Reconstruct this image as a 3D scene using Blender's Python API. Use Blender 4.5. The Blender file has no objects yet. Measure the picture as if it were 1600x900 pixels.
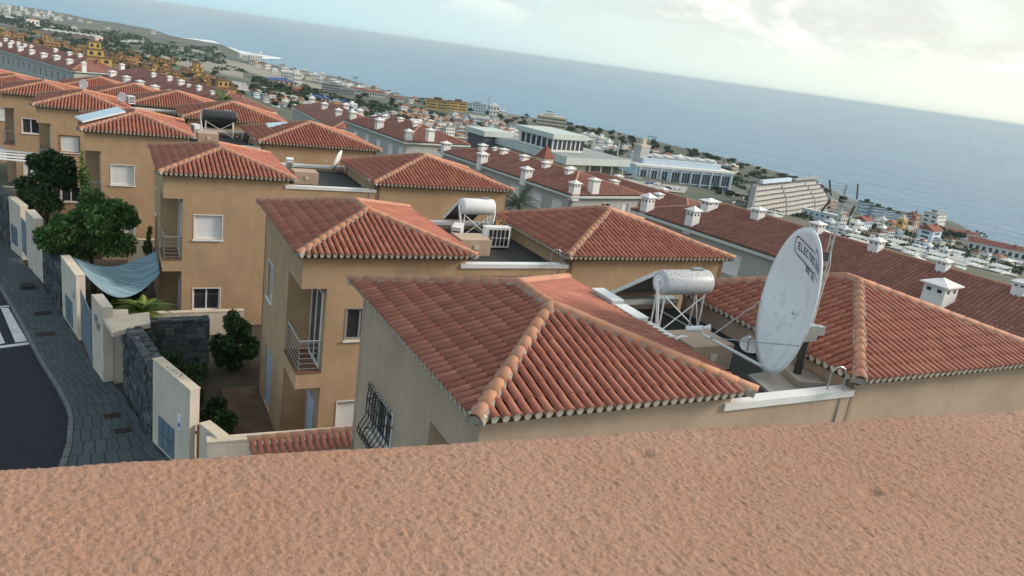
import bpy, math, random
import numpy as np
from mathutils import Vector, Matrix, noise
random.seed(7)
RNG = np.random.default_rng(11)
sc = bpy.context.scene
col = sc.collection
R = math.radians

# ------------------------------------------------------------------ camera
cam = bpy.data.cameras.new('camera')
cam.sensor_width = 36.0
cam.lens = 27.518
cam.clip_start = 0.05
cam.clip_end = 200000
camo = bpy.data.objects.new('camera', cam)
col.objects.link(camo)
PIT, ROL, YAW = R(16.558), R(8.1037), R(28.537)
_f = Vector((math.sin(YAW)*math.cos(PIT), math.cos(YAW)*math.cos(PIT), -math.sin(PIT)))
_r = Vector((math.cos(YAW), -math.sin(YAW), 0))
_u = Vector((math.sin(YAW)*math.sin(PIT), math.cos(YAW)*math.sin(PIT), math.cos(PIT)))
_x = _r*math.cos(ROL)+_u*math.sin(ROL)
_y = _u*math.cos(ROL)-_r*math.sin(ROL)
camo.matrix_world = Matrix(((_x.x, _y.x, -_f.x, 0), (_x.y, _y.y, -_f.y, 0), (_x.z, _y.z, -_f.z, 0), (0, 0, 0, 1)))
sc.camera = camo

# ------------------------------------------------------------------ light
SUN_AZ, SUN_EL = R(106), R(24)          # azimuth clockwise from +Y, over the sea to the right
SKY_STRENGTH = 0.115
sc.view_settings.view_transform = 'Standard'
sc.view_settings.look = 'None'
sc.view_settings.exposure = 0.62
sc.view_settings.gamma = 1.0

def mathn(nt, op, a, b=None, c=None, clamp=False):
    n = nt.nodes.new('ShaderNodeMath'); n.operation = op; n.use_clamp = clamp
    for i, v in enumerate((a, b, c)):
        if v is None: continue
        if isinstance(v, (int, float)): n.inputs[i].default_value = v
        else: nt.links.new(v, n.inputs[i])
    return n.outputs[0]

def mixc(nt, fac, a, b, mode='MIX'):
    n = nt.nodes.new('ShaderNodeMix'); n.data_type = 'RGBA'; n.blend_type = mode
    for idx, v in ((0, fac), (6, a), (7, b)):
        if isinstance(v, (int, float)): n.inputs[idx].default_value = v
        elif isinstance(v, tuple): n.inputs[idx].default_value = (*v[:3], 1)
        else: nt.links.new(v, n.inputs[idx])
    return n.outputs[2]

def maprange(nt, v, a, b, c=0.0, d=1.0, smooth=False):
    n = nt.nodes.new('ShaderNodeMapRange')
    if smooth: n.interpolation_type = 'SMOOTHSTEP'
    nt.links.new(v, n.inputs[0])
    for i, x in enumerate((a, b, c, d)): n.inputs[i+1].default_value = x
    return n.outputs[0]

def noisen(nt, vec, scale, detail=4, rough=0.55, dist=0.0):
    n = nt.nodes.new('ShaderNodeTexNoise')
    n.inputs['Scale'].default_value = scale; n.inputs['Detail'].default_value = detail
    n.inputs['Roughness'].default_value = rough; n.inputs['Distortion'].default_value = dist
    if vec is not None: nt.links.new(vec, n.inputs['Vector'])
    return n.outputs[0]

world = bpy.data.worlds.new("World")
sc.world = world
world.use_nodes = True
nt = world.node_tree
nt.nodes.clear()
out = nt.nodes.new('ShaderNodeOutputWorld')
bg = nt.nodes.new('ShaderNodeBackground')
sky = nt.nodes.new('ShaderNodeTexSky')
sky.sky_type = 'NISHITA'
sky.sun_disc = False
sky.sun_elevation = SUN_EL
sky.sun_rotation = SUN_AZ
sky.altitude = 100
sky.air_density = 1.0
sky.dust_density = 1.2
sky.ozone_density = 1.0
tc = nt.nodes.new('ShaderNodeTexCoord')
sep = nt.nodes.new('ShaderNodeSeparateXYZ')
nt.links.new(tc.outputs['Generated'], sep.inputs[0])
# cloud layer: broken cumulus all round the sky, thinning out low over the sea
mp = nt.nodes.new('ShaderNodeMapping'); mp.inputs['Scale'].default_value = (1, 1, 2.6)
mp.inputs['Location'].default_value = (0.35, 0.1, 0.0)
nt.links.new(tc.outputs['Generated'], mp.inputs[0])
n1 = noisen(nt, mp.outputs[0], 5.5, 9, 0.60, 0.35)
n2 = noisen(nt, mp.outputs[0], 1.7, 3, 0.5)
dens = mathn(nt, 'ADD', mathn(nt, 'MULTIPLY', n1, 0.7), mathn(nt, 'MULTIPLY', n2, 0.42))
lowfade = maprange(nt, sep.outputs['Z'], 0.02, 0.085, 0.0, 1.0, True)
cov = maprange(nt, dens, 0.47, 0.62, 0.0, 1.0, True)
covf = mathn(nt, 'MULTIPLY', cov, lowfade)
shade = maprange(nt, n1, 0.50, 0.62, 0.0, 1.0, True)
# sunlit side of the sky is brighter
sd = nt.nodes.new('ShaderNodeVectorMath'); sd.operation = 'DOT_PRODUCT'
nt.links.new(tc.outputs['Generated'], sd.inputs[0])
sd.inputs[1].default_value = (math.sin(SUN_AZ)*math.cos(SUN_EL), math.cos(SUN_AZ)*math.cos(SUN_EL), math.sin(SUN_EL))
tosun = maprange(nt, sd.outputs['Value'], -0.35, 0.85, 0.0, 1.0)
bright = mixc(nt, tosun, (4.9, 5.4, 5.5), (7.4, 7.2, 6.1))
grey = mixc(nt, tosun, (3.1, 3.8, 4.1), (5.2, 5.15, 4.6))
cloudc = mixc(nt, shade, grey, bright)
# thin veil that whitens the low sky, as over the sea horizon in the photograph
veilc = mixc(nt, tosun, (2.5, 4.5, 5.4), (6.5, 6.4, 5.3))
veil = maprange(nt, sep.outputs['Z'], 0.0, 0.35, 0.93, 0.40)
skyc = mixc(nt, veil, sky.outputs[0], veilc)
fin = mixc(nt, mathn(nt, 'MULTIPLY', covf, 0.95), skyc, cloudc)
nt.links.new(fin, bg.inputs[0])
bg.inputs[1].default_value = SKY_STRENGTH
nt.links.new(bg.outputs[0], out.inputs[0])

sl = bpy.data.lights.new('sun', 'SUN')
sl.energy = 2.3
sl.angle = R(14)
sl.color = (1.0, 0.88, 0.75)
so = bpy.data.objects.new('sun', sl)
col.objects.link(so)
so.rotation_euler = Vector((math.sin(SUN_AZ)*math.cos(SUN_EL), math.cos(SUN_AZ)*math.cos(SUN_EL), math.sin(SUN_EL))).to_track_quat('Z', 'Y').to_euler()

# ------------------------------------------------------------------ helpers
def tag(o, label=None, cat=None, group=None, kind=None):
    if label: o['label'] = label
    if cat:
        o['category'] = cat
        o['kind'] = 'thing'
    if group: o['group'] = group
    if kind: o['kind'] = kind
    return o

def thing(name, label, cat, loc=(0, 0, 0), rot=0.0, group=None):
    o = bpy.data.objects.new(name, None)
    col.objects.link(o)
    o.empty_display_size = 0.1
    o.location = loc
    o.rotation_euler = (0, 0, rot)
    return tag(o, label, cat, group)

def copy_tree(o, parent=None):
    c = o.copy()
    col.objects.link(c)
    if parent is not None: c.parent = parent
    for ch in list(o.children): copy_tree(ch, c)
    return c

def link(name, mesh, parent=None):
    o = bpy.data.objects.new(name, mesh)
    col.objects.link(o)
    if parent is not None: o.parent = parent
    return o

class MB:
    def __init__(s): s.v = []; s.f = []; s.m = []; s.t = []
    def add(s, pts, faces, m=0, t=0.0):
        b = len(s.v); s.v.extend([tuple(p) for p in pts])
        for f in faces:
            s.f.append(tuple(b+i for i in f)); s.m.append(m); s.t.append(t)
    def box(s, x0, x1, y0, y1, z0, z1, m=0, t=0.0):
        s.add([(x0, y0, z0), (x1, y0, z0), (x1, y1, z0), (x0, y1, z0), (x0, y0, z1), (x1, y0, z1), (x1, y1, z1), (x0, y1, z1)],
              [(0, 3, 2, 1), (4, 5, 6, 7), (0, 1, 5, 4), (1, 2, 6, 5), (2, 3, 7, 6), (3, 0, 4, 7)], m, t)
    def quad(s, a, b, c, d, m=0, t=0.0): s.add([a, b, c, d], [(0, 1, 2, 3)], m, t)
    def prism(s, poly, z0, z1, m=0, t=0.0):
        n = len(poly)
        s.add([(x, y, z0) for x, y in poly]+[(x, y, z1) for x, y in poly],
              [tuple(range(n-1, -1, -1)), tuple(range(n, 2*n))]+[(i, (i+1) % n, n+(i+1) % n, n+i) for i in range(n)], m, t)
    def tube(s, p0, p1, r0, r1=None, n=8, m=0, caps=True, t=0.0):
        r1 = r0 if r1 is None else r1
        p0 = Vector(p0); p1 = Vector(p1); d = (p1-p0)
        if d.length < 1e-6: return
        d.normalize()
        a = d.orthogonal().normalized(); b = d.cross(a)
        pts = []
        for p, r in ((p0, r0), (p1, r1)):
            for i in range(n):
                w = 2*math.pi*i/n
                pts.append(p+a*(math.cos(w)*r)+b*(math.sin(w)*r))
        fs = [(i, (i+1) % n, n+(i+1) % n, n+i) for i in range(n)]
        if caps: fs += [tuple(range(n-1, -1, -1)), tuple(range(n, 2*n))]
        s.add(pts, fs, m, t)
    def path(s, pts, r, n=6, m=0):
        for a, b in zip(pts[:-1], pts[1:]): s.tube(a, b, r, r, n, m)
    def obj(s, name, mats, parent=None, smooth=False, tint=False):
        me = bpy.data.meshes.new(name)
        me.from_pydata(s.v, [], s.f)
        if not isinstance(mats, (list, tuple)): mats = [mats]
        for mt in mats: me.materials.append(mt)
        if any(s.m): me.polygons.foreach_set('material_index', s.m)
        if smooth: me.polygons.foreach_set('use_smooth', [True]*len(s.f))
        if tint:
            a = me.attributes.new('tint', 'FLOAT', 'FACE'); a.data.foreach_set('value', s.t)
        me.update()
        return link(name, me, parent)

def wall_mb(mb, p0, p1, z0, z1, th, ops=(), m=0):
    """wall from p0 to p1 (plan), outer face on the right-hand side of the direction; openings (u0,u1,z0,z1)"""
    p0 = Vector((*p0, 0)); p1 = Vector((*p1, 0)); d = p1-p0; L = d.length; d.normalize()
    nin = Vector((-d.y, d.x, 0))
    us = sorted({0.0, L, *[max(0, o[0]) for o in ops], *[min(L, o[1]) for o in ops]})
    zs = sorted({z0, z1, *[max(z0, o[2]) for o in ops], *[min(z1, o[3]) for o in ops]})
    P = lambda u, z, k: tuple(p0+d*u+nin*(th*k)+Vector((0, 0, z)))
    def hole(i, j):
        if i < 0 or j < 0 or i >= len(us)-1 or j >= len(zs)-1: return None
        u = (us[i]+us[i+1])/2; z = (zs[j]+zs[j+1])/2
        return any(o[0] < u < o[1] and o[2] < z < o[3] for o in ops)
    for i in range(len(us)-1):
        for j in range(len(zs)-1):
            if hole(i, j): continue
            a, b, c, e = us[i], us[i+1], zs[j], zs[j+1]
            mb.quad(P(a, c, 0), P(b, c, 0), P(b, e, 0), P(a, e, 0), m)
            mb.quad(P(b, c, 1), P(a, c, 1), P(a, e, 1), P(b, e, 1), m)
            for (ii, jj, q) in ((i-1, j, (P(a, c, 1), P(a, c, 0), P(a, e, 0), P(a, e, 1))), (i+1, j, (P(b, c, 0), P(b, c, 1), P(b, e, 1), P(b, e, 0))),
                                (i, j-1, (P(a, c, 1), P(b, c, 1), P(b, c, 0), P(a, c, 0))), (i, j+1, (P(a, e, 0), P(b, e, 0), P(b, e, 1), P(a, e, 1)))):
                if hole(ii, jj) is not False: mb.quad(*q, m)

# ------------------------------------------------------------------ materials
MATS = {}
def mat(name, base, rough=0.8, var=0.12, vscale=3.0, bump=0.0, bscale=40.0, metal=0.0, base2=None, streak=0.0, spec=0.4, emit=None):
    m = bpy.data.materials.new(name); m.use_nodes = True
    t = m.node_tree; b = t.nodes['Principled BSDF']
    g = t.nodes.new('ShaderNodeNewGeometry')
    pos = g.outputs['Position']
    n = noisen(t, pos, vscale, 5, 0.6)
    f = maprange(t, n, 0.3, 0.7, 0.0, 1.0)
    b2 = base2 if base2 else tuple(c*(1-var*2) for c in base)
    b1 = base if base2 else tuple(min(1, c*(1+var*0.6)) for c in base)
    c = mixc(t, f, b2, b1)
    if streak:
        mp = t.nodes.new('ShaderNodeMapping'); mp.inputs['Scale'].default_value = (5, 5, 0.35)
        t.links.new(pos, mp.inputs[0])
        s = maprange(t, noisen(t, mp.outputs[0], 1.0, 5, 0.65), 0.5, 0.78, 0.0, streak)
        c = mixc(t, s, c, tuple(x*0.45 for x in base))
    t.links.new(c, b.inputs['Base Color'])
    b.inputs['Roughness'].default_value = rough
    b.inputs['Metallic'].default_value = metal
    b.inputs['Specular IOR Level'].default_value = spec
    if bump:
        bp = t.nodes.new('ShaderNodeBump'); bp.inputs['Strength'].default_value = bump; bp.inputs['Distance'].default_value = 0.02
        t.links.new(noisen(t, pos, bscale, 4, 0.6), bp.inputs['Height'])
        t.links.new(bp.outputs[0], b.inputs['Normal'])
    MATS[name] = m
    return m

def tinted(name, ca, cb, cc, rough=0.75, patch=(0.10, 0.06, 0.045), patchamt=0.4, vscale=1.3, bump=0.25, bscale=60, spec=0.3):
    """colour by a per-piece random (face attribute 'tint' plus the object's random) and weathering"""
    m = bpy.data.materials.new(name); m.use_nodes = True
    t = m.node_tree; b = t.nodes['Principled BSDF']
    at = t.nodes.new('ShaderNodeAttribute'); at.attribute_name = 'tint'
    oi = t.nodes.new('ShaderNodeObjectInfo')
    fr = mathn(t, 'FRACT', mathn(t, 'ADD', at.outputs['Fac'], oi.outputs['Random']))
    r = t.nodes.new('ShaderNodeValToRGB')
    e = r.color_ramp.elements
    e[0].position = 0.0; e[0].color = (*ca, 1); e[1].position = 1.0; e[1].color = (*cc, 1)
    k = e.new(0.55); k.color = (*cb, 1)
    t.links.new(fr, r.inputs[0])
    g = t.nodes.new('ShaderNodeNewGeometry'); pos = g.outputs['Position']
    f = maprange(t, noisen(t, pos, vscale, 6, 0.65), 0.45, 0.75, 0.0, patchamt)
    c = mixc(t, f, r.outputs[0], patch)
    f2 = maprange(t, noisen(t, pos, vscale*9, 4, 0.6), 0.35, 0.75, 0.0, 0.17)
    c = mixc(t, f2, c, tuple(x*0.6 for x in cb))
    t.links.new(c, b.inputs['Base Color'])
    b.inputs['Roughness'].default_value = rough
    b.inputs['Specular IOR Level'].default_value = spec
    if bump:
        bp = t.nodes.new('ShaderNodeBump'); bp.inputs['Strength'].default_value = bump; bp.inputs['Distance'].default_value = 0.01
        t.links.new(noisen(t, pos, bscale, 4, 0.6), bp.inputs['Height'])
        t.links.new(bp.outputs[0], b.inputs['Normal'])
    MATS[name] = m
    return m

M = MATS
mat('ochre_render', (0.50, 0.335, 0.205), 0.9, 0.10, 0.8, 0.35, 90, streak=0.22)
mat('tan_render', (0.50, 0.37, 0.275), 0.9, 0.08, 1.0, 0.3, 90, streak=0.2)
mat('cream_wall', (0.66, 0.58, 0.50), 0.9, 0.08, 1.5, 0.25, 80, streak=0.25)
mat('cream_coping', (0.66, 0.57, 0.45), 0.9, 0.08, 3, 0.2, 80)
mat('white_paint', (0.78, 0.78, 0.78), 0.6, 0.05, 2.0, 0.1, 60, streak=0.12)
mat('white_metal', (0.78, 0.79, 0.80), 0.35, 0.04, 3.0)
mat('shutter_white', (0.80, 0.81, 0.83), 0.5, 0.03, 1.5)
mat('grey_frame', (0.30, 0.31, 0.32), 0.5, 0.05)
mat('steel', (0.42, 0.45, 0.47), 0.35, 0.06, 5, metal=0.6)
mat('blue_steel', (0.16, 0.22, 0.28), 0.55, 0.10, 2, metal=0.0, streak=0.3)
mat('dark_metal', (0.03, 0.03, 0.032), 0.5, 0.1)
mat('black_plastic', (0.02, 0.02, 0.022), 0.5, 0.1)
mat('glass_dark', (0.035, 0.04, 0.05), 0.08, 0.1, 2, spec=0.6)
mat('door_blue', (0.42, 0.52, 0.66), 0.5, 0.05, 2)
mat('gravel_dark', (0.055, 0.055, 0.058), 0.95, 0.3, 30, 0.6, 60)
mat('mortar', (0.36, 0.33, 0.29), 0.95, 0.15, 6, 0.6, 70)
mat('mortar_white', (0.66, 0.60, 0.50), 0.95, 0.12, 8, 0.4, 70)
mat('roof_under', (0.11, 0.055, 0.038), 0.95, 0.2, 6, 0.3, 40)
mat('asphalt', (0.016, 0.021, 0.028), 0.9, 0.12, 1.2, 0.3, 120)
mat('kerb', (0.15, 0.165, 0.17), 0.9, 0.15, 3, 0.3, 60)
mat('road_white', (0.60, 0.62, 0.63), 0.8, 0.12, 4)
mat('concrete', (0.36, 0.34, 0.31), 0.9, 0.15, 2, 0.3, 50, streak=0.2)
mat('rust', (0.045, 0.035, 0.033), 0.9, 0.3, 9, 0.3, 60)
mat('wood', (0.34, 0.18, 0.07), 0.7, 0.2, 6)
mat('terrace_tile', (0.20, 0.10, 0.06), 0.8, 0.15, 5)
mat('sky_blue_panel', (0.45, 0.62, 0.74), 0.25, 0.05, 2, spec=0.6)
mat('solar_black', (0.018, 0.02, 0.026), 0.3, 0.2, 3)
mat('tank_black', (0.045, 0.05, 0.058), 0.35, 0.1, 3)
mat('net_blue', (0.24, 0.37, 0.46), 0.95, 0.15, 3)
mat('sign_blue', (0.05, 0.12, 0.45), 0.5, 0.02)
mat('print_black', (0.02, 0.022, 0.03), 0.6, 0.02)
mat('print_grey', (0.26, 0.30, 0.36), 0.6, 0.02)
mat('bark', (0.10, 0.075, 0.05), 0.95, 0.25, 8, 0.5, 40)
mat('joint', (0.045, 0.055, 0.062), 0.95, 0.15, 3, 0.3, 50)
mat('soil', (0.075, 0.06, 0.045), 0.95, 0.25, 1.0, 0.3, 20)
mat('flag_brown', (0.13, 0.082, 0.055), 0.9, 0.2, 2, 0.2, 30)
mat('render_white', (0.74, 0.74, 0.73), 0.85, 0.05, 0.3, 0, streak=0.1)
mat('render_grey', (0.44, 0.44, 0.43), 0.9, 0.05, 0.5, 0.1, 40, streak=0.15)
mat('render_pale', (0.50, 0.49, 0.465), 0.9, 0.05, 0.3, streak=0.12)
mat('render_cream', (0.60, 0.54, 0.43), 0.9, 0.05, 0.3, streak=0.12)
mat('render_yellow', (0.60, 0.40, 0.13), 0.9, 0.08, 0.2, streak=0.12)
mat('render_ochre', (0.42, 0.27, 0.11), 0.9, 0.10, 0.2, streak=0.12)
mat('render_pink', (0.52, 0.37, 0.30), 0.9, 0.06, 0.3, streak=0.1)
mat('render_orange', (0.50, 0.22, 0.10), 0.9, 0.06, 0.3, streak=0.1)
mat('render_blue', (0.56, 0.68, 0.80), 0.8, 0.05, 0.3, streak=0.1)
mat('cube_dark', (0.10, 0.105, 0.14), 0.7, 0.08, 0.3)
mat('fascia', (0.56, 0.62, 0.60), 0.7, 0.05, 0.4, streak=0.15)
mat('far_window', (0.05, 0.06, 0.075), 0.2, 0.1, 1)
mat('glass_green', (0.10, 0.13, 0.10), 0.12, 0.25, 0.5, spec=0.6)
mat('roof_flat_grey', (0.34, 0.36, 0.37), 0.9, 0.12, 0.5)
mat('roof_blue', (0.035, 0.085, 0.30), 0.6, 0.10, 0.4)
mat('roof_brown', (0.17, 0.085, 0.05), 0.9, 0.2, 0.7)
mat('roof_orange', (0.40, 0.19, 0.11), 0.9, 0.15, 0.6)
mat('roof_red', (0.26, 0.085, 0.065), 0.9, 0.15, 0.7)
mat('field_green', (0.045, 0.085, 0.045), 0.95, 0.35, 0.08)
mat('field_pale', (0.30, 0.28, 0.23), 0.95, 0.15, 0.03)
mat('field_grey', (0.40, 0.42, 0.42), 0.9, 0.15, 0.05)
mat('far_road', (0.38, 0.36, 0.33), 0.9, 0.1, 0.2)
mat('surf', (0.80, 0.84, 0.86), 0.8, 0.08, 0.05)
mat('car_white', (0.75, 0.76, 0.78), 0.25, 0.02, 1, spec=0.6)
mat('car_dark', (0.04, 0.045, 0.06), 0.25, 0.02, 1, spec=0.6)
mat('car_blue', (0.10, 0.17, 0.30), 0.25, 0.02, 1, spec=0.6)
mat('car_silver', (0.42, 0.44, 0.46), 0.25, 0.02, 1, spec=0.6)
tinted('roof_tile', (0.29, 0.098, 0.066), (0.345, 0.122, 0.083), (0.40, 0.16, 0.108), 0.7, (0.19, 0.085, 0.065), 0.24)
tinted('hip_tile', (0.45, 0.215, 0.145), (0.51, 0.26, 0.175), (0.55, 0.26, 0.145), 0.7, (0.30, 0.17, 0.12), 0.5)
tinted('apartment_tile', (0.24, 0.105, 0.082), (0.29, 0.13, 0.105), (0.34, 0.16, 0.13), 0.8, (0.14, 0.062, 0.052), 0.4, 0.8)
tinted('stone', (0.045, 0.052, 0.062), (0.085, 0.095, 0.11), (0.15, 0.16, 0.17), 0.9, (0.05, 0.055, 0.06), 0.5, 2, 0.6, 30)
tinted('paving', (0.065, 0.083, 0.096), (0.074, 0.093, 0.106), (0.083, 0.103, 0.116), 0.9, (0.04, 0.052, 0.062), 0.5, 0.8, 0.3, 40)
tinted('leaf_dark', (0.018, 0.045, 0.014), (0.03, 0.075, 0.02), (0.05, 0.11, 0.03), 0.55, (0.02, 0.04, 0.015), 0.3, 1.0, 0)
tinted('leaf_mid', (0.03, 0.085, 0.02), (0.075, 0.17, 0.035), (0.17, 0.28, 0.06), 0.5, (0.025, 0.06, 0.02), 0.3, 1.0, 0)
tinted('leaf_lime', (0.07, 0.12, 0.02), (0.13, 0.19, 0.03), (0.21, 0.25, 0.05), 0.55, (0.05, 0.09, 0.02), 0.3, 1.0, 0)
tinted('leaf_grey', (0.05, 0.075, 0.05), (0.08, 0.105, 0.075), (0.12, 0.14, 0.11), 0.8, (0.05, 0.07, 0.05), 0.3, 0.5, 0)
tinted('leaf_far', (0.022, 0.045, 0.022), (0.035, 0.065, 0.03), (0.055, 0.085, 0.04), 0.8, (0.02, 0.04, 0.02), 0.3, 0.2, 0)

# ------------------------------------------------------------------ ground, sea
CY=[-300,0,220,275,307,325,352,424,520,620,678,759,781,924,1074,1112,1260,1500,1750,1795,2140,2134.1,2465,2600,3500]
CX=[380,400,404,445,470,442,438,479,484,471,462,383,290,291,282,235,200,203,207,127,98,-19,-114,-300,-420]
def _interp(v,a,b):
    if v<=a[0]: return b[0]
    for i in range(1,len(a)):
        if v<=a[i]:
            t=(v-a[i-1])/(a[i]-a[i-1]); return b[i-1]+t*(b[i]-b[i-1])
    return b[-1]
CY2=sorted(CY)
ZY=[35,200,400,700,1000,1500,2000,3500]
ZZ=[-13.1,-18.0,-25.5,-36,-44,-53,-57,-58]
def coast(y): return _interp(y,CY2,CX)
def ground(x,y):
    zi=_interp(y,ZY,ZZ); c=coast(y)
    if x>c: return max(-70.0,-61.5-(x-c)*0.35)
    if x<=20: return zi
    t=(x-20)/max(c-20,1.0) if c>20 else 1.0
    return zi+(-61.5-zi)*t**0.85

GZ = -13.1
SEA = -63.0
xs = sorted(set([-2500, -1800, -1200, -800, -550, -400, -300, -220, -160, -120]+[x for x in range(-90, 60, 6)]+[x for x in range(60, 520, 10)]+[540, 580, 640]))
ys = sorted(set([-400, -250, -150, -90, -60]+[y for y in range(-40, 130, 6)]+[y for y in range(130, 700, 14)]+[y for y in range(700, 1500, 30)]+[y for y in range(1500, 2700, 45)]+[2800, 3000, 3300]))
tv = []
for y in ys:
    for x in xs:
        z = ground(x, y)
        nz = noise.noise(Vector((x*0.02, y*0.02, 0)))*0.2 if (y > 110 or x > 45) else 0
        tv.append((x, y, z-0.35+nz))
nx = len(xs)
tf = [(j*nx+i, j*nx+i+1, (j+1)*nx+i+1, (j+1)*nx+i) for j in range(len(ys)-1) for i in range(nx-1)]
gm = bpy.data.materials.new('terrain'); gm.use_nodes = True
t = gm.node_tree; b = t.nodes['Principled BSDF']; b.inputs['Roughness'].default_value = 0.95
g = t.nodes.new('ShaderNodeNewGeometry')
a1 = noisen(t, g.outputs['Position'], 0.012, 6, 0.6); a2 = noisen(t, g.outputs['Position'], 0.12, 6, 0.7)
c1 = mixc(t, maprange(t, a1, 0.42, 0.6), (0.055, 0.07, 0.045), (0.15, 0.145, 0.12))
c1 = mixc(t, maprange(t, a2, 0.5, 0.62), c1, (0.05, 0.07, 0.04))
t.links.new(c1, b.inputs['Base Color'])
me = bpy.data.meshes.new('ground'); me.from_pydata(tv, [], tf); me.materials.append(gm)
me.polygons.foreach_set('use_smooth', [True]*len(tf))
tag(link('ground', me), kind='structure')

wm = bpy.data.materials.new('sea_water'); wm.use_nodes = True
t = wm.node_tree; b = t.nodes['Principled BSDF']
b.inputs['Roughness'].default_value = 0.20; b.inputs['Specular IOR Level'].default_value = 0.5
b.inputs['IOR'].default_value = 1.45
g = t.nodes.new('ShaderNodeNewGeometry')
big = noisen(t, g.outputs['Position'], 0.0011, 5, 0.6, 0.5)
t.links.new(mixc(t, maprange(t, big, 0.4, 0.62), (0.010, 0.14, 0.28), (0.02, 0.175, 0.33)), b.inputs['Base Color'])
mp = t.nodes.new('ShaderNodeMapping'); mp.inputs['Scale'].default_value = (1.0, 0.30, 1); mp.inputs['Rotation'].default_value = (0, 0, R(20))
t.links.new(g.outputs['Position'], mp.inputs[0])
h = mathn(t, 'ADD', mathn(t, 'MULTIPLY', noisen(t, mp.outputs[0], 0.06, 6, 0.70), 5.5), mathn(t, 'MULTIPLY', noisen(t, mp.outputs[0], 0.012, 3, 0.5), 5.0))
bp = t.nodes.new('ShaderNodeBump'); bp.inputs['Strength'].default_value = 0.42; bp.inputs['Distance'].default_value = 2.0
t.links.new(h, bp.inputs['Height']); t.links.new(bp.outputs[0], b.inputs['Normal'])
rad = [0, 300, 800, 1600, 3200, 7000, 16000, 40000, 90000]
sv = [(0, 0, SEA)]; sf = []
NS = 64
for r in rad[1:]:
    for i in range(NS): sv.append((r*math.cos(2*math.pi*i/NS), r*math.sin(2*math.pi*i/NS), SEA))
for i in range(NS): sf.append((0, 1+i, 1+(i+1) % NS))
for k in range(len(rad)-2):
    for i in range(NS):
        a = 1+k*NS; c = a+NS
        sf.append((a+i, c+i, c+(i+1) % NS, a+(i+1) % NS))
me = bpy.data.meshes.new('sea'); me.from_pydata(sv, [], sf); me.materials.append(wm)
tag(link('sea', me), kind='structure')

import bisect
def sheet_z(x, y):
    i = min(max(bisect.bisect_right(xs, x)-1, 0), nx-2); j = min(max(bisect.bisect_right(ys, y)-1, 0), len(ys)-2)
    u = (x-xs[i])/(xs[i+1]-xs[i]); v = (y-ys[j])/(ys[j+1]-ys[j])
    q = lambda a, b: tv[b*nx+a][2]
    return q(i, j)*(1-u)*(1-v)+q(i+1, j)*u*(1-v)+q(i, j+1)*(1-u)*v+q(i+1, j+1)*u*v
def drape(name, pts, m, lift=0.25, step=None, kind='structure'):
    """flat patch laid on the ground: polygon, subdivided as a fan grid"""
    mb = MB()
    n = len(pts)
    if n == 4:
        K = 26
        P = [Vector((p[0], p[1], 0)) for p in pts]
        vs = []
        for j in range(K+1):
            for i in range(K+1):
                u, v = i/K, j/K
                q = P[0]*(1-u)*(1-v)+P[1]*u*(1-v)+P[2]*u*v+P[3]*(1-u)*v
                vs.append((q.x, q.y, max(sheet_z(q.x, q.y), SEA+0.1)+lift))
        mb.add(vs, [(j*(K+1)+i, j*(K+1)+i+1, (j+1)*(K+1)+i+1, (j+1)*(K+1)+i) for j in range(K) for i in range(K)])
    return tag(mb.obj(name, m), kind=kind)

# ------------------------------------------------------------------ street
KERB = [(-9, 5), (-4.6, 14.5), (-2.3, 19.5), (-1.45, 22.4), (-1.2, 24.3), (-1.2, 26.6), (-1.65, 28.6), (-2.34, 31.2), (-3.3, 35.4), (-4.35, 39.8), (-6.2, 47.0), (-9.2, 57), (-14.3, 74), (-22, 99), (-30, 125)]
LINE = [(-3, 5), (0.6, 14.5), (1.9, 19.5), (2.1, 21.6), (1.18, 24.1), (0.62, 26.8), (0.3, 28.3), (-0.6, 30.4), (-1.13, 33.2), (-1.78, 36), (-2.75, 40.7), (-4.0, 45.5), (-7.0, 55.0), (-12.2, 72), (-19.8, 97), (-28, 123)]
def resample(pl, n):
    P = [Vector((x, y, 0)) for x, y in pl]
    L = [0]
    for a, b in zip(P[:-1], P[1:]): L.append(L[-1]+(b-a).length)
    o = []
    for i in range(n):
        s = L[-1]*i/(n-1)
        k = max(j for j in range(len(L)-1) if L[j] <= s+1e-9)
        o.append(P[k].lerp(P[k+1], (s-L[k])/(L[k+1]-L[k])))
    return o
gz = lambda y: ground(0, y)
NK = 150
kA = resample(KERB, NK); kB = resample(LINE, NK)
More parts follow.
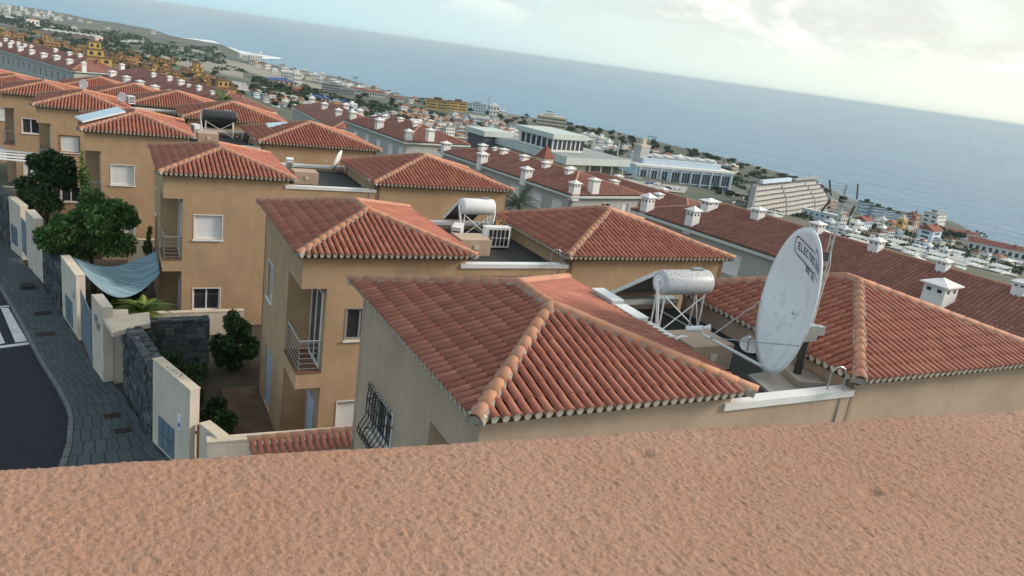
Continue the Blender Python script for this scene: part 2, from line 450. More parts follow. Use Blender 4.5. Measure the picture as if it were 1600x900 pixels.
# match the two edges by the street's own direction
mb = MB(); pav = MB(); kb = MB()
for i in range(NK-1):
    a, b, c, d = kA[i], kA[i+1], kB[i+1], kB[i]
    ia, ib = a.lerp(d, 0.07), b.lerp(c, 0.07)
    za, zb = gz(a.y), gz(b.y)
    mb.quad((ia.x, ia.y, za-0.012), (ib.x, ib.y, zb-0.012), (c.x, c.y, gz(c.y)-0.012), (d.x, d.y, gz(d.y)-0.012))
    # kerb stone, one per two steps
    g0 = 0.02
    p = [a.lerp(b, g0), b.lerp(a, g0), ib.lerp(ia, g0), ia.lerp(ib, g0)]
    zz = za+0.012
    kb.add([(q.x, q.y, zz) for q in p]+[(q.x, q.y, za-0.3) for q in p], [(0, 3, 2, 1), (4, 5, 6, 7), (0, 1, 5, 4), (1, 2, 6, 5), (2, 3, 7, 6), (3, 0, 4, 7)], 0, random.random())
    if a.y < 70:
        NR = 7; sh = (i % 2)*0.5
        for k in range(NR):
            f0 = 0.075+0.925*max(0, (k-sh*0.6))/NR; f1 = 0.075+0.925*min(NR, k+1-sh*0.6)/NR
            if f1-f0 < 0.02: continue
            p = [a.lerp(d, f0+0.006), b.lerp(c, f0+0.006), b.lerp(c, f1-0.006), a.lerp(d, f1-0.006)]
            cx = sum((q for q in p), Vector())/4
            p = [q.lerp(cx, 0.025) for q in p]
            dz = random.uniform(0, 0.006)
            pav.add([(q.x, q.y, gz(q.y)+dz) for q in p]+[(q.x, q.y, gz(q.y)-0.02) for q in p], [(0, 3, 2, 1), (0, 1, 5, 4), (1, 2, 6, 5), (2, 3, 7, 6), (3, 0, 4, 7)], 0, random.random())
side = tag(mb.obj('pavement', M['joint']), kind='structure')
tag(pav.obj('paving_slabs', M['paving'], side, tint=True), kind='stuff')
tag(kb.obj('kerb_stones', M['kerb'], side), kind='stuff')
rd = MB()
far = [Vector((p.x-9.5-0.06*max(0, p.y-40), p.y-2.5, 0)) for p in kA]
for i in range(NK-1):
    a, b, c, d = kA[i], kA[i+1], far[i+1], far[i]
    rd.quad((d.x, d.y, gz(d.y)-0.125), (c.x, c.y, gz(c.y)-0.125), (b.x+0.05, b.y, gz(b.y)-0.125), (a.x+0.05, a.y, gz(a.y)-0.125))
road = tag(rd.obj('road', M['asphalt']), kind='structure')
zb = MB()
def mark(pts):
    q = [(p[0], p[1], GZ-0.117) for p in pts]
    zb.add(q, [(0, 1, 2, 3)])
mark([(-3.235, 33.237, -13.22), (-2.84, 33.326, -13.22), (-3.818, 37.248, -13.22), (-4.096, 37.267, -13.22)])
mark([(-3.916, 32.99, -13.22), (-3.567, 33.209, -13.22), (-4.391, 36.809, -13.22), (-4.867, 36.688, -13.22)])
mark([(-4.871, 32.6, -13.22), (-4.272, 32.904, -13.22), (-5.121, 36.249, -13.22), (-5.75, 36.15, -13.22)])
mark([(-4.839, 32.35, -13.22), (-4.875, 32.632, -13.22), (-2.747, 33.215, -13.22), (-2.721, 32.98, -13.22)])
mark([(-5.417, 36.884, -13.22), (-5.448, 37.12, -13.22), (-3.801, 37.574, -13.22), (-3.786, 37.409, -13.22)])
tag(zb.obj('crossing_marking', M['road_white']), kind='structure')
dr = MB()
for (x, y, a, l, w) in ((-2.5, 36.2, 0.22, 0.62, 0.34), (-2.25, 33.7, 0.22, 0.7, 0.42), (0.05, 26.1, 0.2, 0.5, 0.36), (0.35, 25.0, 0.2, 0.5, 0.36), (-3.3, 40.0, 0.22, 0.6, 0.5)):
    d = MB()
    ca, sa = math.cos(a), math.sin(a)
    pl = [(x+ca*i*l/2-sa*j*w/2, y+sa*i*l/2+ca*j*w/2) for i, j in ((-1, -1), (1, -1), (1, 1), (-1, 1))]
    d.prism(pl, GZ-0.02, GZ+0.012)
    for k in range(4):
        f = -0.375+0.25*k
        q = [(x+ca*i*l*0.42-sa*(f+j*0.03)*w, y+sa*i*l*0.42+ca*(f+j*0.03)*w) for i, j in ((-1, -1), (1, -1), (1, 1), (-1, 1))]
        d.prism(q, GZ+0.012, GZ+0.018)
    d.obj('manhole_cover', M['rust'], side)
# gardens: soil between the houses and the walls
gd = MB()
for (x0, x1, y0, y1) in ((-1.5, 22, 14, 34.0), (-9, 20, 34.0, 60)):
    gd.quad((x0, y0, GZ-0.14), (x1, y0, GZ-0.14), (x1, y1, gz(y1)-0.14), (x0, y1, gz(y1)-0.14))
tag(gd.obj('garden_soil', M['soil']), kind='structure')
pt = MB(); pt.box(2.9, 9.5, 18.0, 21.3, GZ-0.1, GZ-0.02); pt.box(3.6, 4.86, 21.3, 27.7, GZ-0.1, GZ-0.02)
tag(pt.obj('courtyard_floor', M['flag_brown']), kind='structure')

# ------------------------------------------------------------------ parapet under the camera
PA0 = Vector((-0.081, 0.678, -0.38)); PB0 = Vector((1.146, 0.56, -0.38))
PA = PA0*1.02; PB = PB0*1.02; PA.z = PB.z = -0.380
sm_ = bpy.data.materials.new('rough_stucco'); sm_.use_nodes = True
t = sm_.node_tree; b = t.nodes['Principled BSDF']; b.inputs['Roughness'].default_value = 0.92; b.inputs['Specular IOR Level'].default_value = 0.25
g = t.nodes.new('ShaderNodeNewGeometry'); P = g.outputs['Position']
s1 = noisen(t, P, 1.6, 5, 0.6); s2 = noisen(t, P, 300, 3, 0.6); s3 = noisen(t, P, 24, 5, 0.65)
c1 = mixc(t, maprange(t, s1, 0.35, 0.65), (0.415, 0.235, 0.16), (0.465, 0.285, 0.215))
c1 = mixc(t, maprange(t, s3, 0.45, 0.75, 0, 0.30), c1, (0.36, 0.26, 0.21))
c1 = mixc(t, maprange(t, s2, 0.42, 0.68, 0.0, 0.55), c1, (0.27, 0.14, 0.095))
t.links.new(c1, b.inputs['Base Color'])
bp = t.nodes.new('ShaderNodeBump'); bp.inputs['Strength'].default_value = 0.5; bp.inputs['Distance'].default_value = 0.003
t.links.new(s2, bp.inputs['Height']); t.links.new(bp.outputs[0], b.inputs['Normal'])
ed = (PB-PA); LEN = ed.length; ed.normalize()
inn = Vector((ed.y, -ed.x, 0))
if inn.dot(PA) > 0: inn = -inn
X0, X1 = -0.35, LEN+0.35
NU = int((X1-X0)/0.0021); prof = []
rr = 0.022
for i in range(8):
    w = math.pi/2*i/8
    prof.append((rr-rr*math.sin(math.pi/2-w)*1.0, -rr+rr*math.sin(w)))
prof = [(rr-rr*math.cos(w), -rr+rr*math.sin(w)) for w in [math.pi/2*i/9 for i in range(9)]]
prof = [(0, -0.9), (0, -0.4), (0, -0.12)]+[(0, -rr-0.05), (0, -rr-0.02)]+prof
v = rr
while v < 0.46: prof.append((v, 0)); v += 0.0023
prof += [(0.47, -0.005), (0.47, -0.6)]
us = np.linspace(X0, X1, NU)
pv = np.zeros((len(prof), NU, 3))
for j, (v, z) in enumerate(prof):
    base = PA+inn*v
    for i in range(NU):
        u = us[i]
        q = base+ed*u
        n1_ = noise.noise(Vector((q.x*270, q.y*270, z*270)))
        n2_ = noise.noise(Vector((q.x*90, q.y*90, z*90+5)))
        n3_ = noise.noise(Vector((q.x*9, q.y*9, 3)))
        h = 0.0019*n1_+0.0008*n2_+0.0018*n3_
        dep = noise.noise(Vector((q.x*15, q.y*32, 11)))
        if dep > 0.70: h -= (dep-0.70)*0.03
        if z < -rr*0.5: pv[j, i] = (q.x-inn.x*h, q.y-inn.y*h, q.z+z)
        else: pv[j, i] = (q.x, q.y, q.z+z+h)
me = bpy.data.meshes.new('parapet_wall')
npf = len(prof)
idx = np.arange(npf*NU).reshape(npf, NU)
fc = np.stack([idx[:-1, :-1], idx[1:, :-1], idx[1:, 1:], idx[:-1, 1:]], -1).reshape(-1, 4)
me.vertices.add(npf*NU); me.vertices.foreach_set('co', pv.reshape(-1))
me.loops.add(fc.size); me.loops.foreach_set('vertex_index', fc.reshape(-1).astype(np.int32))
me.polygons.add(len(fc)); me.polygons.foreach_set('loop_start', np.arange(0, fc.size, 4, dtype=np.int32))
me.polygons.foreach_set('use_smooth', [True]*len(fc))
me.update(calc_edges=True); me.validate()
me.materials.append(sm_)
tag(link('parapet_wall', me), 'rough pinkish terracotta rendered parapet running across the foreground', 'parapet')

# ------------------------------------------------------------------ tiled roofs
def arch(n, r, h):
    return [(r*math.cos(math.pi-math.pi*i/n), h*math.sin(math.pi*i/n)) for i in range(n+1)]

def tile_geo(w0, w1, L, h0, h1, n=5, th=0.012):
    """barrel cover tile: wide end at v=0 (down-slope), narrow end at v=L; x across, y up-slope, z normal"""
    a0 = arch(n, w0/2, h0); a1 = arch(n, w1/2, h1); ai = arch(n, w0/2-th, h0-th)
    v = [(x, 0, z+0.014) for x, z in a0]+[(x, L, z) for x, z in a1]+[(x, 0.004, z+0.014) for x, z in ai]+[(x*0.97, 0.10, z+0.010) for x, z in ai]
    k = n+1
    f = [(i, i+1, k+i+1, k+i) for i in range(n)]+[(2*k+i, 2*k+i+1, i+1, i) for i in range(n)]+[(3*k+i, 3*k+i+1, 2*k+i+1, 2*k+i) for i in range(n)]
    return v, f

def tile_mesh(name, m, *a, **k):
    v, f = tile_geo(*a, **k)
    me = bpy.data.meshes.new(name); me.from_pydata(v, [], f); me.materials.append(m)
    me.polygons.foreach_set('use_smooth', [True]*len(f)); me.update()
    return me
COVER = tile_mesh('roof_tile', M['roof_tile'], 0.155, 0.125, 0.43, 0.062, 0.05)
HIPM = tile_mesh('hip_tile', M['hip_tile'], 0.215, 0.185, 0.42, 0.088, 0.078)
PITCH = 0.186; COURSE = 0.362

class Joined:
    """many copies of one little shape joined into one mesh, each copy with its own tint"""
    def __init__(s): s.V = []; s.F = []; s.T = []; s.n = 0
    def put(s, v, f, mtx):
        v = np.asarray(v, float)
        w = v@np.array(mtx.to_3x3()).T+np.array(mtx.translation)
        s.V.append(w); s.F.extend([tuple(i+s.n for i in q) for q in f]); s.T.extend([random.random()]*len(f)); s.n += len(v)
    def obj(s, name, m, parent, smooth=True):
        me = bpy.data.meshes.new(name)
        me.from_pydata(np.concatenate(s.V).tolist(), [], s.F)
        me.materials.append(m)
        if smooth: me.polygons.foreach_set('use_smooth', [True]*len(s.F))
        a = me.attributes.new('tint', 'FLOAT', 'FACE'); a.data.foreach_set('value', s.T)
        me.update()
        return link(name, me, parent)

def frame(o, U, V):
    U = U.normalized(); N = U.cross(V).normalized(); V = N.cross(U)
    return Matrix(((U.x, V.x, N.x, o.x), (U.y, V.y, N.y, o.y), (U.z, V.z, N.z, o.z), (0, 0, 0, 1)))

CAMLOC = Vector((0, 0, 0))
def hip_roof(x0, W, L, rise, a, b, y0=0.0, tile_n=5):
    """planes of a hip roof in house coordinates: list of (origin, U, V, length, boundary us, vs, key)"""
    FL = Vector((x0, y0, 0)); FR = Vector((x0+W, y0, 0)); RL = Vector((x0, y0+L, 0)); RR = Vector((x0+W, y0+L, 0))
    AF = Vector((x0+W/2, y0+a, rise)); AB = Vector((x0+W/2, y0+L-b, rise))
    pl = []
    for key, A, B, tops in (('front', FL, FR, [AF]), ('right', FR, RR, [AF, AB]), ('rear', RR, RL, [AB]), ('left', RL, FL, [AB, AF])):
        U = (B-A).normalized(); N = U.cross(tops[0]-A).normalized(); V = N.cross(U).normalized()
        us = [0]+[(t-A).dot(U) for t in tops]+[(B-A).length]
        vs = [0]+[(t-A).dot(V) for t in tops]+[0]
        pl.append((A, U, V, N, us, vs, key))
    return pl, dict(FL=FL, FR=FR, RL=RL, RR=RR, AF=AF, AB=AB)

def build_roof(parent, x0, W, L, rise, a, b, singles, seg, cut=None):
    """returns list of (matrix, key) of whole tiles for later choice; builds slab, mortar, hip caps"""
    pl, c = hip_roof(x0, W, L, rise, a, b)
    roof = MB()
    dz = Vector((0, 0, -0.03))
    i2 = 0.05
    def ins(p):   # pull the slab in a little behind the tile tips
        ctr = Vector((x0+W/2, L/2, p.z)); d = ctr-p
        return p+Vector((math.copysign(i2, d.x), math.copysign(i2, d.y), 0))+dz
    q = {k: (ins(v) if k in ('FL', 'FR', 'RL', 'RR') else v+dz) for k, v in c.items()}
    lo = {k: q[k]+Vector((0, 0, -0.07)) for k in ('FL', 'FR', 'RL', 'RR')}
    pts = [q['FL'], q['FR'], q['RR'], q['RL'], q['AF'], q['AB'], lo['FL'], lo['FR'], lo['RR'], lo['RL']]
    roof.add(pts, [(0, 1, 4), (1, 2, 5, 4), (2, 3, 5), (3, 0, 4, 5)], 0)
    roof.add(pts, [(6, 7, 1, 0), (7, 8, 2, 1), (8, 9, 3, 2), (9, 6, 0, 3), (9, 8, 7, 6)], 0)
    ro = roof.obj('roof', [M['roof_under'], M['mortar_white']], parent)
    tiles = []; plug = MB(); mort = MB()
    for A, U, V, N, us, vs, key in pl:
        ncol = int((us[-1])/PITCH)
        off = (us[-1]-ncol*PITCH)/2+PITCH/2
        for i in range(ncol):
            u = off+i*PITCH
            vm = float(np.interp(u, us, vs))-0.06
            j = 0
            while j*COURSE < vm-0.10:
                v = j*COURSE
                ln = min(1.0, (vm-v)/0.40)
                o = A+U*u+V*(v-0.03)+N*(0.018+random.uniform(-0.004, 0.004))
                Vt = (V+N*0.035+U*random.uniform(-0.02, 0.02)).normalized()
                mt = frame(o, U, Vt)@Matrix.Diagonal((1, ln, 1, 1))
                tiles.append((mt, key, ln)); j += 1
            if vm > 0.05:
                # mortar plug that closes the mouth of the eave tile and droops under it
                o = A+U*u-V*0.012; mt = frame(o, U, V)
                r = 0.060
                ar = [(r*math.cos(math.pi-math.pi*k/5), 0.0, 0.062*math.sin(math.pi*k/5)+0.014) for k in range(6)]
                lowp = [(0.056, 0, -0.012), (0.034, 0, -0.07), (-0.034, 0, -0.07), (-0.056, 0, -0.012)]
                pts = [mt@Vector(p) for p in ar+lowp]; back = [mt@Vector((p[0], 0.13, p[2])) for p in ar+lowp]
                n = len(pts)
                plug.add(pts+back, [tuple(range(n-1, -1, -1))]+[(k, (k+1) % n, n+(k+1) % n, n+k) for k in range(n)])
    # hips and ridge: mortar bed and cap tiles
    caps = []
    for A, B in ((c['FL'], c['AF']), (c['FR'], c['AF']), (c['RL'], c['AB']), (c['RR'], c['AB']), (c['AF'], c['AB'])):
        d = (B-A); ln = d.length; d.normalize()
        Us = d.cross(Vector((0, 0, 1))).normalized(); N = Us.cross(d).normalized()
        w = 0.155
        P = lambda s, x, z: A+d*s+Us*x+N*z
        if ln > 0.3:
            K = max(2, int(ln/0.12))
            rows = []
            for k in range(K+1):
                s = ln*k/K; jit = random.uniform(-0.02, 0.02)
                rows.append([P(s, -w-jit, -0.05), P(s, -w*0.8-jit, 0.048), P(s, 0, 0.085), P(s, w*0.8+jit, 0.048), P(s, w+jit, -0.05)])
            bpts = [p for rw in rows for p in rw]
            mort.add(bpts, [(5*k+i, 5*k+i+1, 5*k+6+i, 5*k+5+i) for k in range(K) for i in range(4)]+[(4, 3, 2, 1, 0)])
            nk = max(1, round(ln/0.36))
            st = ln/nk
            for k in range(nk):
                o = P(k*st-0.02, 0, 0.045)
                jit = random.uniform(-0.015, 0.015)
                Vt = (d+Us*jit+N*0.03).normalized()
                Ux = Vt.cross(N).normalized()
                mt = frame(o, Ux, Vt)
                caps.append((mt, 'hip', 1.0))
    tag(plug.obj('eave_mortar', M['mortar_white'], ro), kind='stuff')
    mort.obj('hip_mortar', M['mortar'], ro)
    return ro, tiles, caps

def finish_tiles(root, sets, n_single, seg):
    """sets: list of (roof object, tiles, caps); the n_single nearest visible ones become objects, the rest one joined part"""
    inv = root.matrix_world if False else Matrix.Translation(root.location)@Matrix.Rotation(root.rotation_euler.z, 4, 'Z')
    cand = []
    for si, (ro, tiles, caps) in enumerate(sets):
        for ti, (mt, key, ln) in enumerate(tiles):
            pos = inv@mt.translation
            N = inv.to_3x3()@Vector(mt.col[2][:3])
            face = -(pos-CAMLOC).normalized().dot(N)
            vis = face > 0.03 and key != 'rear' and ln > 0.5
            dep = pos.dot(_f); px = pos.dot(_x)/dep; py = pos.dot(_y)/dep
            vis = vis and abs(px) < 0.68 and abs(py) < 0.39 and not (py < -0.12 and False)
            cand.append(((face+0.25)/dep if vis else -1, si, ti))
    cand.sort(reverse=True)
    chosen = {(s, i) for sc_, s, i in cand[:n_single] if sc_ > 0}
    gv, gf = tile_geo(0.155, 0.125, 0.43, 0.062, 0.05, n=seg)
    hv, hf = tile_geo(0.215, 0.185, 0.42, 0.088, 0.078, n=seg)
    for si, (ro, tiles, caps) in enumerate(sets):
        J = Joined()
        for ti, (mt, key, ln) in enumerate(tiles):
            if (si, ti) in chosen:
                o = link('roof_tile', COVER, ro); o.matrix_basis = mt
            else: J.put(gv, gf, mt)
        if J.n: tag(J.obj('roof_tiles', M['roof_tile'], ro), kind='stuff')
        H = Joined()
        for mt, key, ln in caps:
            if n_single:
                o = link('hip_tile', HIPM, ro); o.matrix_basis = mt
            else: H.put(hv, hf, mt)
        if H.n: tag(H.obj('hip_tiles', M['hip_tile'], ro), kind='stuff')

# ------------------------------------------------------------------ house parts
def window(parent, face, u0, u1, z0, z1, style, frame_mat='white_paint', depth=0.12):
    """window set in an opening; face = (origin, direction along the wall, inward normal)"""
    o, d, n = face
    def P(u, z, k): q = o+d*u+n*k; return (q.x, q.y, z)
    def slab(mb, a, b, c, e, k0, k1, m=0):
        pts = [P(a, c, k0), P(b, c, k0), P(b, c, k1), P(a, c, k1), P(a, e, k0), P(b, e, k0), P(b, e, k1), P(a, e, k1)]
        mb.add(pts, [(0, 3, 2, 1), (4, 5, 6, 7), (0, 1, 5, 4), (1, 2, 6, 5), (2, 3, 7, 6), (3, 0, 4, 7)], m)
    w = MB(); ft = 0.055
    slab(w, u0, u0+ft, z0, z1, depth-0.04, depth+0.03); slab(w, u1-ft, u1, z0, z1, depth-0.04, depth+0.03)
    slab(w, u0+ft, u1-ft, z0, z0+ft, depth-0.04, depth+0.03); slab(w, u0+ft, u1-ft, z1-ft, z1, depth-0.04, depth+0.03)
    wo = w.obj('window', M[frame_mat], parent)
    if style == 'shutter':
        s = MB(); nsl = int((z1-z0-2*ft)/0.055)
        for k in range(nsl):
            a = z0+ft+(z1-z0-2*ft)*k/nsl; e = z0+ft+(z1-z0-2*ft)*(k+1)/nsl-0.006
            slab(s, u0+ft+0.002, u1-ft-0.002, a, e, depth-0.02, depth+0.01)
        slab(s, u0+ft, u1-ft, z0+ft, z1-ft, depth+0.008, depth+0.02)
        s.obj('roller_shutter', M['shutter_white'], wo)
    else:
        um = (u0+u1)/2
        g1 = MB(); slab(g1, u0+ft, um-0.03, z0+ft, z1-ft, depth, depth+0.012); g1.obj('pane', M['glass_dark'], wo)
        g2 = MB(); slab(g2, um+0.03, u1-ft, z0+ft, z1-ft, depth, depth+0.012); g2.obj('pane', M['glass_dark'], wo)
        mm = MB(); slab(mm, um-0.03, um+0.03, z0+ft, z1-ft, depth-0.03, depth+0.02); mm.obj('mullion', M[frame_mat], wo)
    si = MB(); slab(si, u0-0.07, u1+0.07, z0-0.05, z0-0.001, -0.06, depth+0.02); si.obj('sill', M['white_paint'], wo)
    # outer casing, a thin proud band round the opening
    cs = MB()
    for a, b, c, e in ((u0-0.035, u0, z0, z1+0.035), (u1, u1+0.035, z0, z1+0.035), (u0, u1, z1, z1+0.035)): slab(cs, a, b, c, e, -0.014, 0.02)
    cs.obj('casing', M[frame_mat if frame_mat != 'wood' else 'wood'], wo)
    return wo

def railing(parent, pts, z0, h, m='steel', bars=6):
    mb = MB()
    for a, b in zip(pts[:-1], pts[1:]):
        A = Vector((*a, 0)); B = Vector((*b, 0))
        mb.tube((A.x, A.y, z0+h), (B.x, B.y, z0+h), 0.022, n=6)
        for k in range(bars):
            z = z0+0.10+(h-0.16)*k/(bars-1)
            mb.tube((A.x, A.y, z), (B.x, B.y, z), 0.011, n=5)
        n = max(1, int((B-A).length/0.9))
        for k in range(n+1):
            q = A.lerp(B, k/n); mb.tube((q.x, q.y, z0), (q.x, q.y, z0+h), 0.018, n=6)
    return mb.obj('railing', M[m], parent)

LW, LL, LRISE, LA, LB = 5.5, 6.633, 0.70, 2.83, 2.477
RW, RL_, RRISE, RA, RB = 7.22, 5.96, 0.913, 3.31, 2.235
ZG = -6.96
def house(x, y, z, rot, xR, label, singles, seg, opts, group='ochre terraced houses down the street'):
    root = thing('terraced_house', label, 'house', (x, y, z), R(rot), group)
    wm_ = M[opts.get('wall', 'ochre_render')]
    zb = ZG-2.0
    zt = -0.10
    XL, XF = 0.24, 0.27                  # wall faces
    X1 = LW-0.24
    XR0, XR1 = xR+0.24, xR+RW-0.24
    YB = LL-0.27
    lx, ly = 0.98, 2.1                   # corner loggia
    fz0, lint, slabb = -3.71, -1.08, -4.21
    w = MB()
    lop = [(-1, lx-XL, fz0, lint), (-1, lx-XL, zb+2.0, slabb)]
    front = [(u0-XL, u1-XL, a, b) for (u0, u1, a, b, s, fm) in opts.get('front', ())]
    wall_mb(w, (XL+0.005, XF), (X1, XF), zb, zt, 0.2, lop+front)                                     # front of left block
    left = [(u0, u1, a, b) for (u0, u1, a, b, s, fm) in opts.get('left', ())]
    LL_ = YB-XF
    wall_mb(w, (XL, YB), (XL, XF+0.005), zb, zt, 0.2, [(LL_-(ly-XF), LL_+1, fz0, lint), (LL_-(ly-XF), LL_+1, zb+2.0, slabb)]+left)  # left face, u from the rear
    wall_mb(w, (X1, XF+0.003), (X1, YB), -1.2, zt, 0.2)
    wall_mb(w, (X1, YB), (XL, YB), zb, zt, 0.2)
    # loggia inside: back wall, side wall, ceiling, floors
    w.quad((XL+0.2, ly, zb), (lx, ly, zb), (lx, ly, zt), (XL+0.2, ly, zt))
    w.quad((lx, ly, zb), (lx, XF+0.2, zb), (lx, XF+0.2, zt), (lx, ly, zt))
    w.quad((XL+.01, XF+.01, lint+0.002), (XL+.01, ly, lint+0.002), (lx, ly, lint+0.002), (lx, XF+.01, lint+0.002))
    w.obj('wall', wm_, root)
    sl_ = MB(); sl_.box(XL-0.012, lx+0.004, XF-0.012, ly, slabb-0.004, fz0-0.02); sl_.obj('balcony_slab', wm_, root)
    fl = MB(); fl.box(XL-0.03, lx-0.002, XF-0.03, ly-0.002, fz0-0.02, fz0+0.012); fl.obj('balcony_floor', M['terrace_tile'], root)
    pf = MB(); pf.box(XL, lx+0.1, XF, ly, ZG-0.1, ZG+0.02); pf.obj('porch_floor', M['terrace_tile'], root)
    if opts.get('rail', True):
        railing(root, [(lx-0.05, XF+0.05), (XL+0.06, XF+0.05), (XL+0.06, ly-0.03)], fz0+0.012, 0.98, opts.get('railmat', 'steel'))
    # balcony door in the side wall of the loggia (faces the street)
    dm = MB()
    z1 = -1.35
    for a, b, c, e in ((0.55, 0.61, fz0+0.02, z1), (1.85, 1.91, fz0+0.02, z1), (1.20, 1.26, fz0+0.02, z1), (0.55, 1.91, z1, z1+0.06), (0.61, 1.85, fz0+0.02, fz0+0.10)):
        dm.box(lx-0.05, lx-0.004, a, b, c, e)
    do = dm.obj('balcony_door', M['white_paint'], root)
    for a, b in ((0.61, 1.20), (1.26, 1.85)):
        g = MB(); g.box(lx-0.03, lx-0.012, a, b, fz0+0.10, z1); g.obj('pane', M['glass_dark'], do)
    lm = MB(); lm.tube((XL+0.36, 1.2, lint-0.07), (XL+0.36, 1.2, lint), 0.09, 0.07, 10); lm.obj('ceiling_lamp', M['steel'], root)
    d2 = MB(); d2.box(lx-0.045, lx-0.004, 0.75, 1.65, ZG+0.03, ZG+2.1); d2.obj('front_door', M['door_blue'], root)
    FF = (Vector((0, XF, 0)), Vector((1, 0, 0)), Vector((0, 1, 0)))
    for (u0, u1, a, b, s, fm) in opts.get('front', ()): window(root, FF, u0, u1, a, b, s, fm)
    LF = (Vector((XL, YB, 0)), Vector((0, -1, 0)), Vector((1, 0, 0)))
    for (u0, u1, a, b, s, fm) in opts.get('left', ()):
        if s == 'door':
            d = MB(); d.box(XL+0.06, XL+0.12, YB-u1, YB-u0, a, b); dd = d.obj('side_door', M['door_blue'], root)
        elif s == 'grille':
            wo = window(root, LF, u0, u1, a, b, 'glass', 'white_paint')
            gr = MB()
            Y0, Y1 = YB-u1, YB-u0
            def bar(p, q, r=0.013): gr.tube(p, q, r, n=5)
            nb = 8
            for k in range(nb+1):
                yy = Y0-0.05+(Y1-Y0+0.1)*k/nb
                prof = [(XL-0.10, b+0.10), (XL-0.12, b-0.2), (XL-0.12, (a+b)/2-0.1), (XL-0.27, a+0.12), (XL-0.28, a-0.02), (XL-0.16, a-0.10)]
                for (p0, p1) in zip(prof[:-1], prof[1:]): bar((p0[0], yy, p0[1]), (p1[0], yy, p1[1]))
                # scroll at the top
                for q in range(6):
                    w0, w1 = q*math.pi/3, (q+1)*math.pi/3
                    bar((XL-0.10+0.035*math.cos(w0), yy, b+0.13+0.035*math.sin(w0)), (XL-0.10+0.035*math.cos(w1), yy, b+0.13+0.035*math.sin(w1)), 0.009)
            for zz, xx in ((b+0.02, XL-0.11), (b-0.22, XL-0.12), ((a+b)/2, XL-0.12), (a+0.12, XL-0.27), (a-0.08, XL-0.17)):
                bar((xx, Y0-0.06, zz), (xx, Y1+0.06, zz), 0.014)
            for zz in (b-0.22, a+0.05):
                for yy in (Y0-0.06, Y1+0.06): bar((XL-0.13, yy, zz), (XL+0.02, yy-0.0, zz), 0.014)
            gr.obj('window_grille', M['dark_metal'], root)
        else: window(root, LF, u0, u1, a, b, s, fm)
    # middle block with the flat roof terrace
    mid = MB()
    cz = -0.44
    wall_mb(mid, (X1-0.02, XF+0.004), (XR0+0.02, XF+0.004), zb, cz, 0.2)
    mid.obj('middle_wall', wm_, root)
    mid = MB(); wall_mb(mid, (XR0+0.02, YB-0.3), (X1-0.02, YB-0.3), zb, cz, 0.2)
    mid.obj('middle_wall', wm_, root)
    fl = MB(); fl.box(X1-0.005, XR0+0.005, XF+0.19, YB-0.48, -0.9, -0.58); fl.obj('terrace_floor', M['gravel_dark'], root)
    c1 = MB(); c1.box(X1-0.16, XR0+0.02, XF-0.045, XF+0.24, cz, -0.305); c1.obj('terrace_coping', M['white_paint'], root)
    c2 = MB(); c2.box(X1-0.10, XR0-0.002, YB-0.54, YB-0.27, cz, -0.31); c2.obj('terrace_coping', M['white_paint'], root)
    bx = MB(); bx.box(X1+0.62, X1+1.72, 2.15, 3.1, -0.59, -0.03); bo = bx.obj('stair_hatch', M['tan_render'], root)
    b2 = MB(); b2.box(X1+1.1, X1+1.27, 2.12, 2.15, -0.36, -0.2); b2.obj('vent_cover', M['mortar_white'], bo)
    hp = MB()
    hx = XR0-0.62
    pts = [(hx, XF+0.1, -0.9), (hx, XF+0.1, 0.02)]+[(hx+0.16-0.16*math.cos(w), XF+0.1-0.09*w/math.pi, 0.02+0.17*math.sin(w)) for w in [math.pi*k/8 for k in range(9)]]+[(hx+0.32, XF-0.02, -1.35)]
    hp.path(pts, 0.017, 6); hp.obj('ladder_handrail', M['steel'], root)
    # right block
    rb = MB()
    YR = RL_-0.27
    zr = -0.10
    rf = [(u0-XR0, u1-XR0, a, b) for (u0, u1, a, b, s, fm) in opts.get('rfront', ())]
    wall_mb(rb, (XR0, XF), (XR1, XF), zb-3, zr, 0.2, rf)
    wall_mb(rb, (XR1, XF), (XR1, YR), zb-3, zr, 0.2)
    wall_mb(rb, (XR1, YR), (XR0, YR), zb-3, zr, 0.2)
    wall_mb(rb, (XR0, YR), (XR0, XF), -1.2, zr, 0.2)
    rb.obj('right_wall', wm_, root)
    sets = []
    sets.append(build_roof(root, 0, LW, LL, LRISE, LA, LB, singles, seg))
    sets.append(build_roof(root, xR, RW, RL_, RRISE, RA, RB, singles, seg))
    finish_tiles(root, sets, singles, seg)
    return root

SH, GL = 'shutter', 'glass'
def winset(s1, s2, fm1='white_paint', fm2='white_paint'):
    return [(1.45, 2.55, -2.82, -1.75, s1, fm1), (1.45, 2.55, -6.0, -5.0, s2, fm2)]
H1 = house(4.70, 9.20, -5.15, 0.5, 8.24, 'nearest tan house, its flat roof carrying the big satellite dish', 300, 5,
           dict(wall='tan_render', front=winset(SH, SH), left=[(1.25, 2.45, -2.85, -1.9, 'grille', '')]))
H2 = house(4.65, 21.2, -6.14, -0.2, 8.74, 'ochre house second from the front with the steel railed corner balcony', 300, 5,
           dict(front=[(1.62, 2.5, -2.72, -1.72, GL, 'grey_frame'), (1.55, 2.6, -5.9, -4.75, SH, 'white_paint')],
                left=[(0.9, 1.75, -3.05, -1.75, GL, 'white_paint'), (1.1, 2.3, ZG+0.03, ZG+2.2, 'door', '')]))
H3 = house(1.78, 34.16, -6.50, 0.07, 8.94, 'ochre house third from the front, a blue shade net tied to its corner', 0, 4,
           dict(front=winset(SH, GL), left=[(0.9, 1.5, -2.9, -1.75, GL, 'white_paint')]))
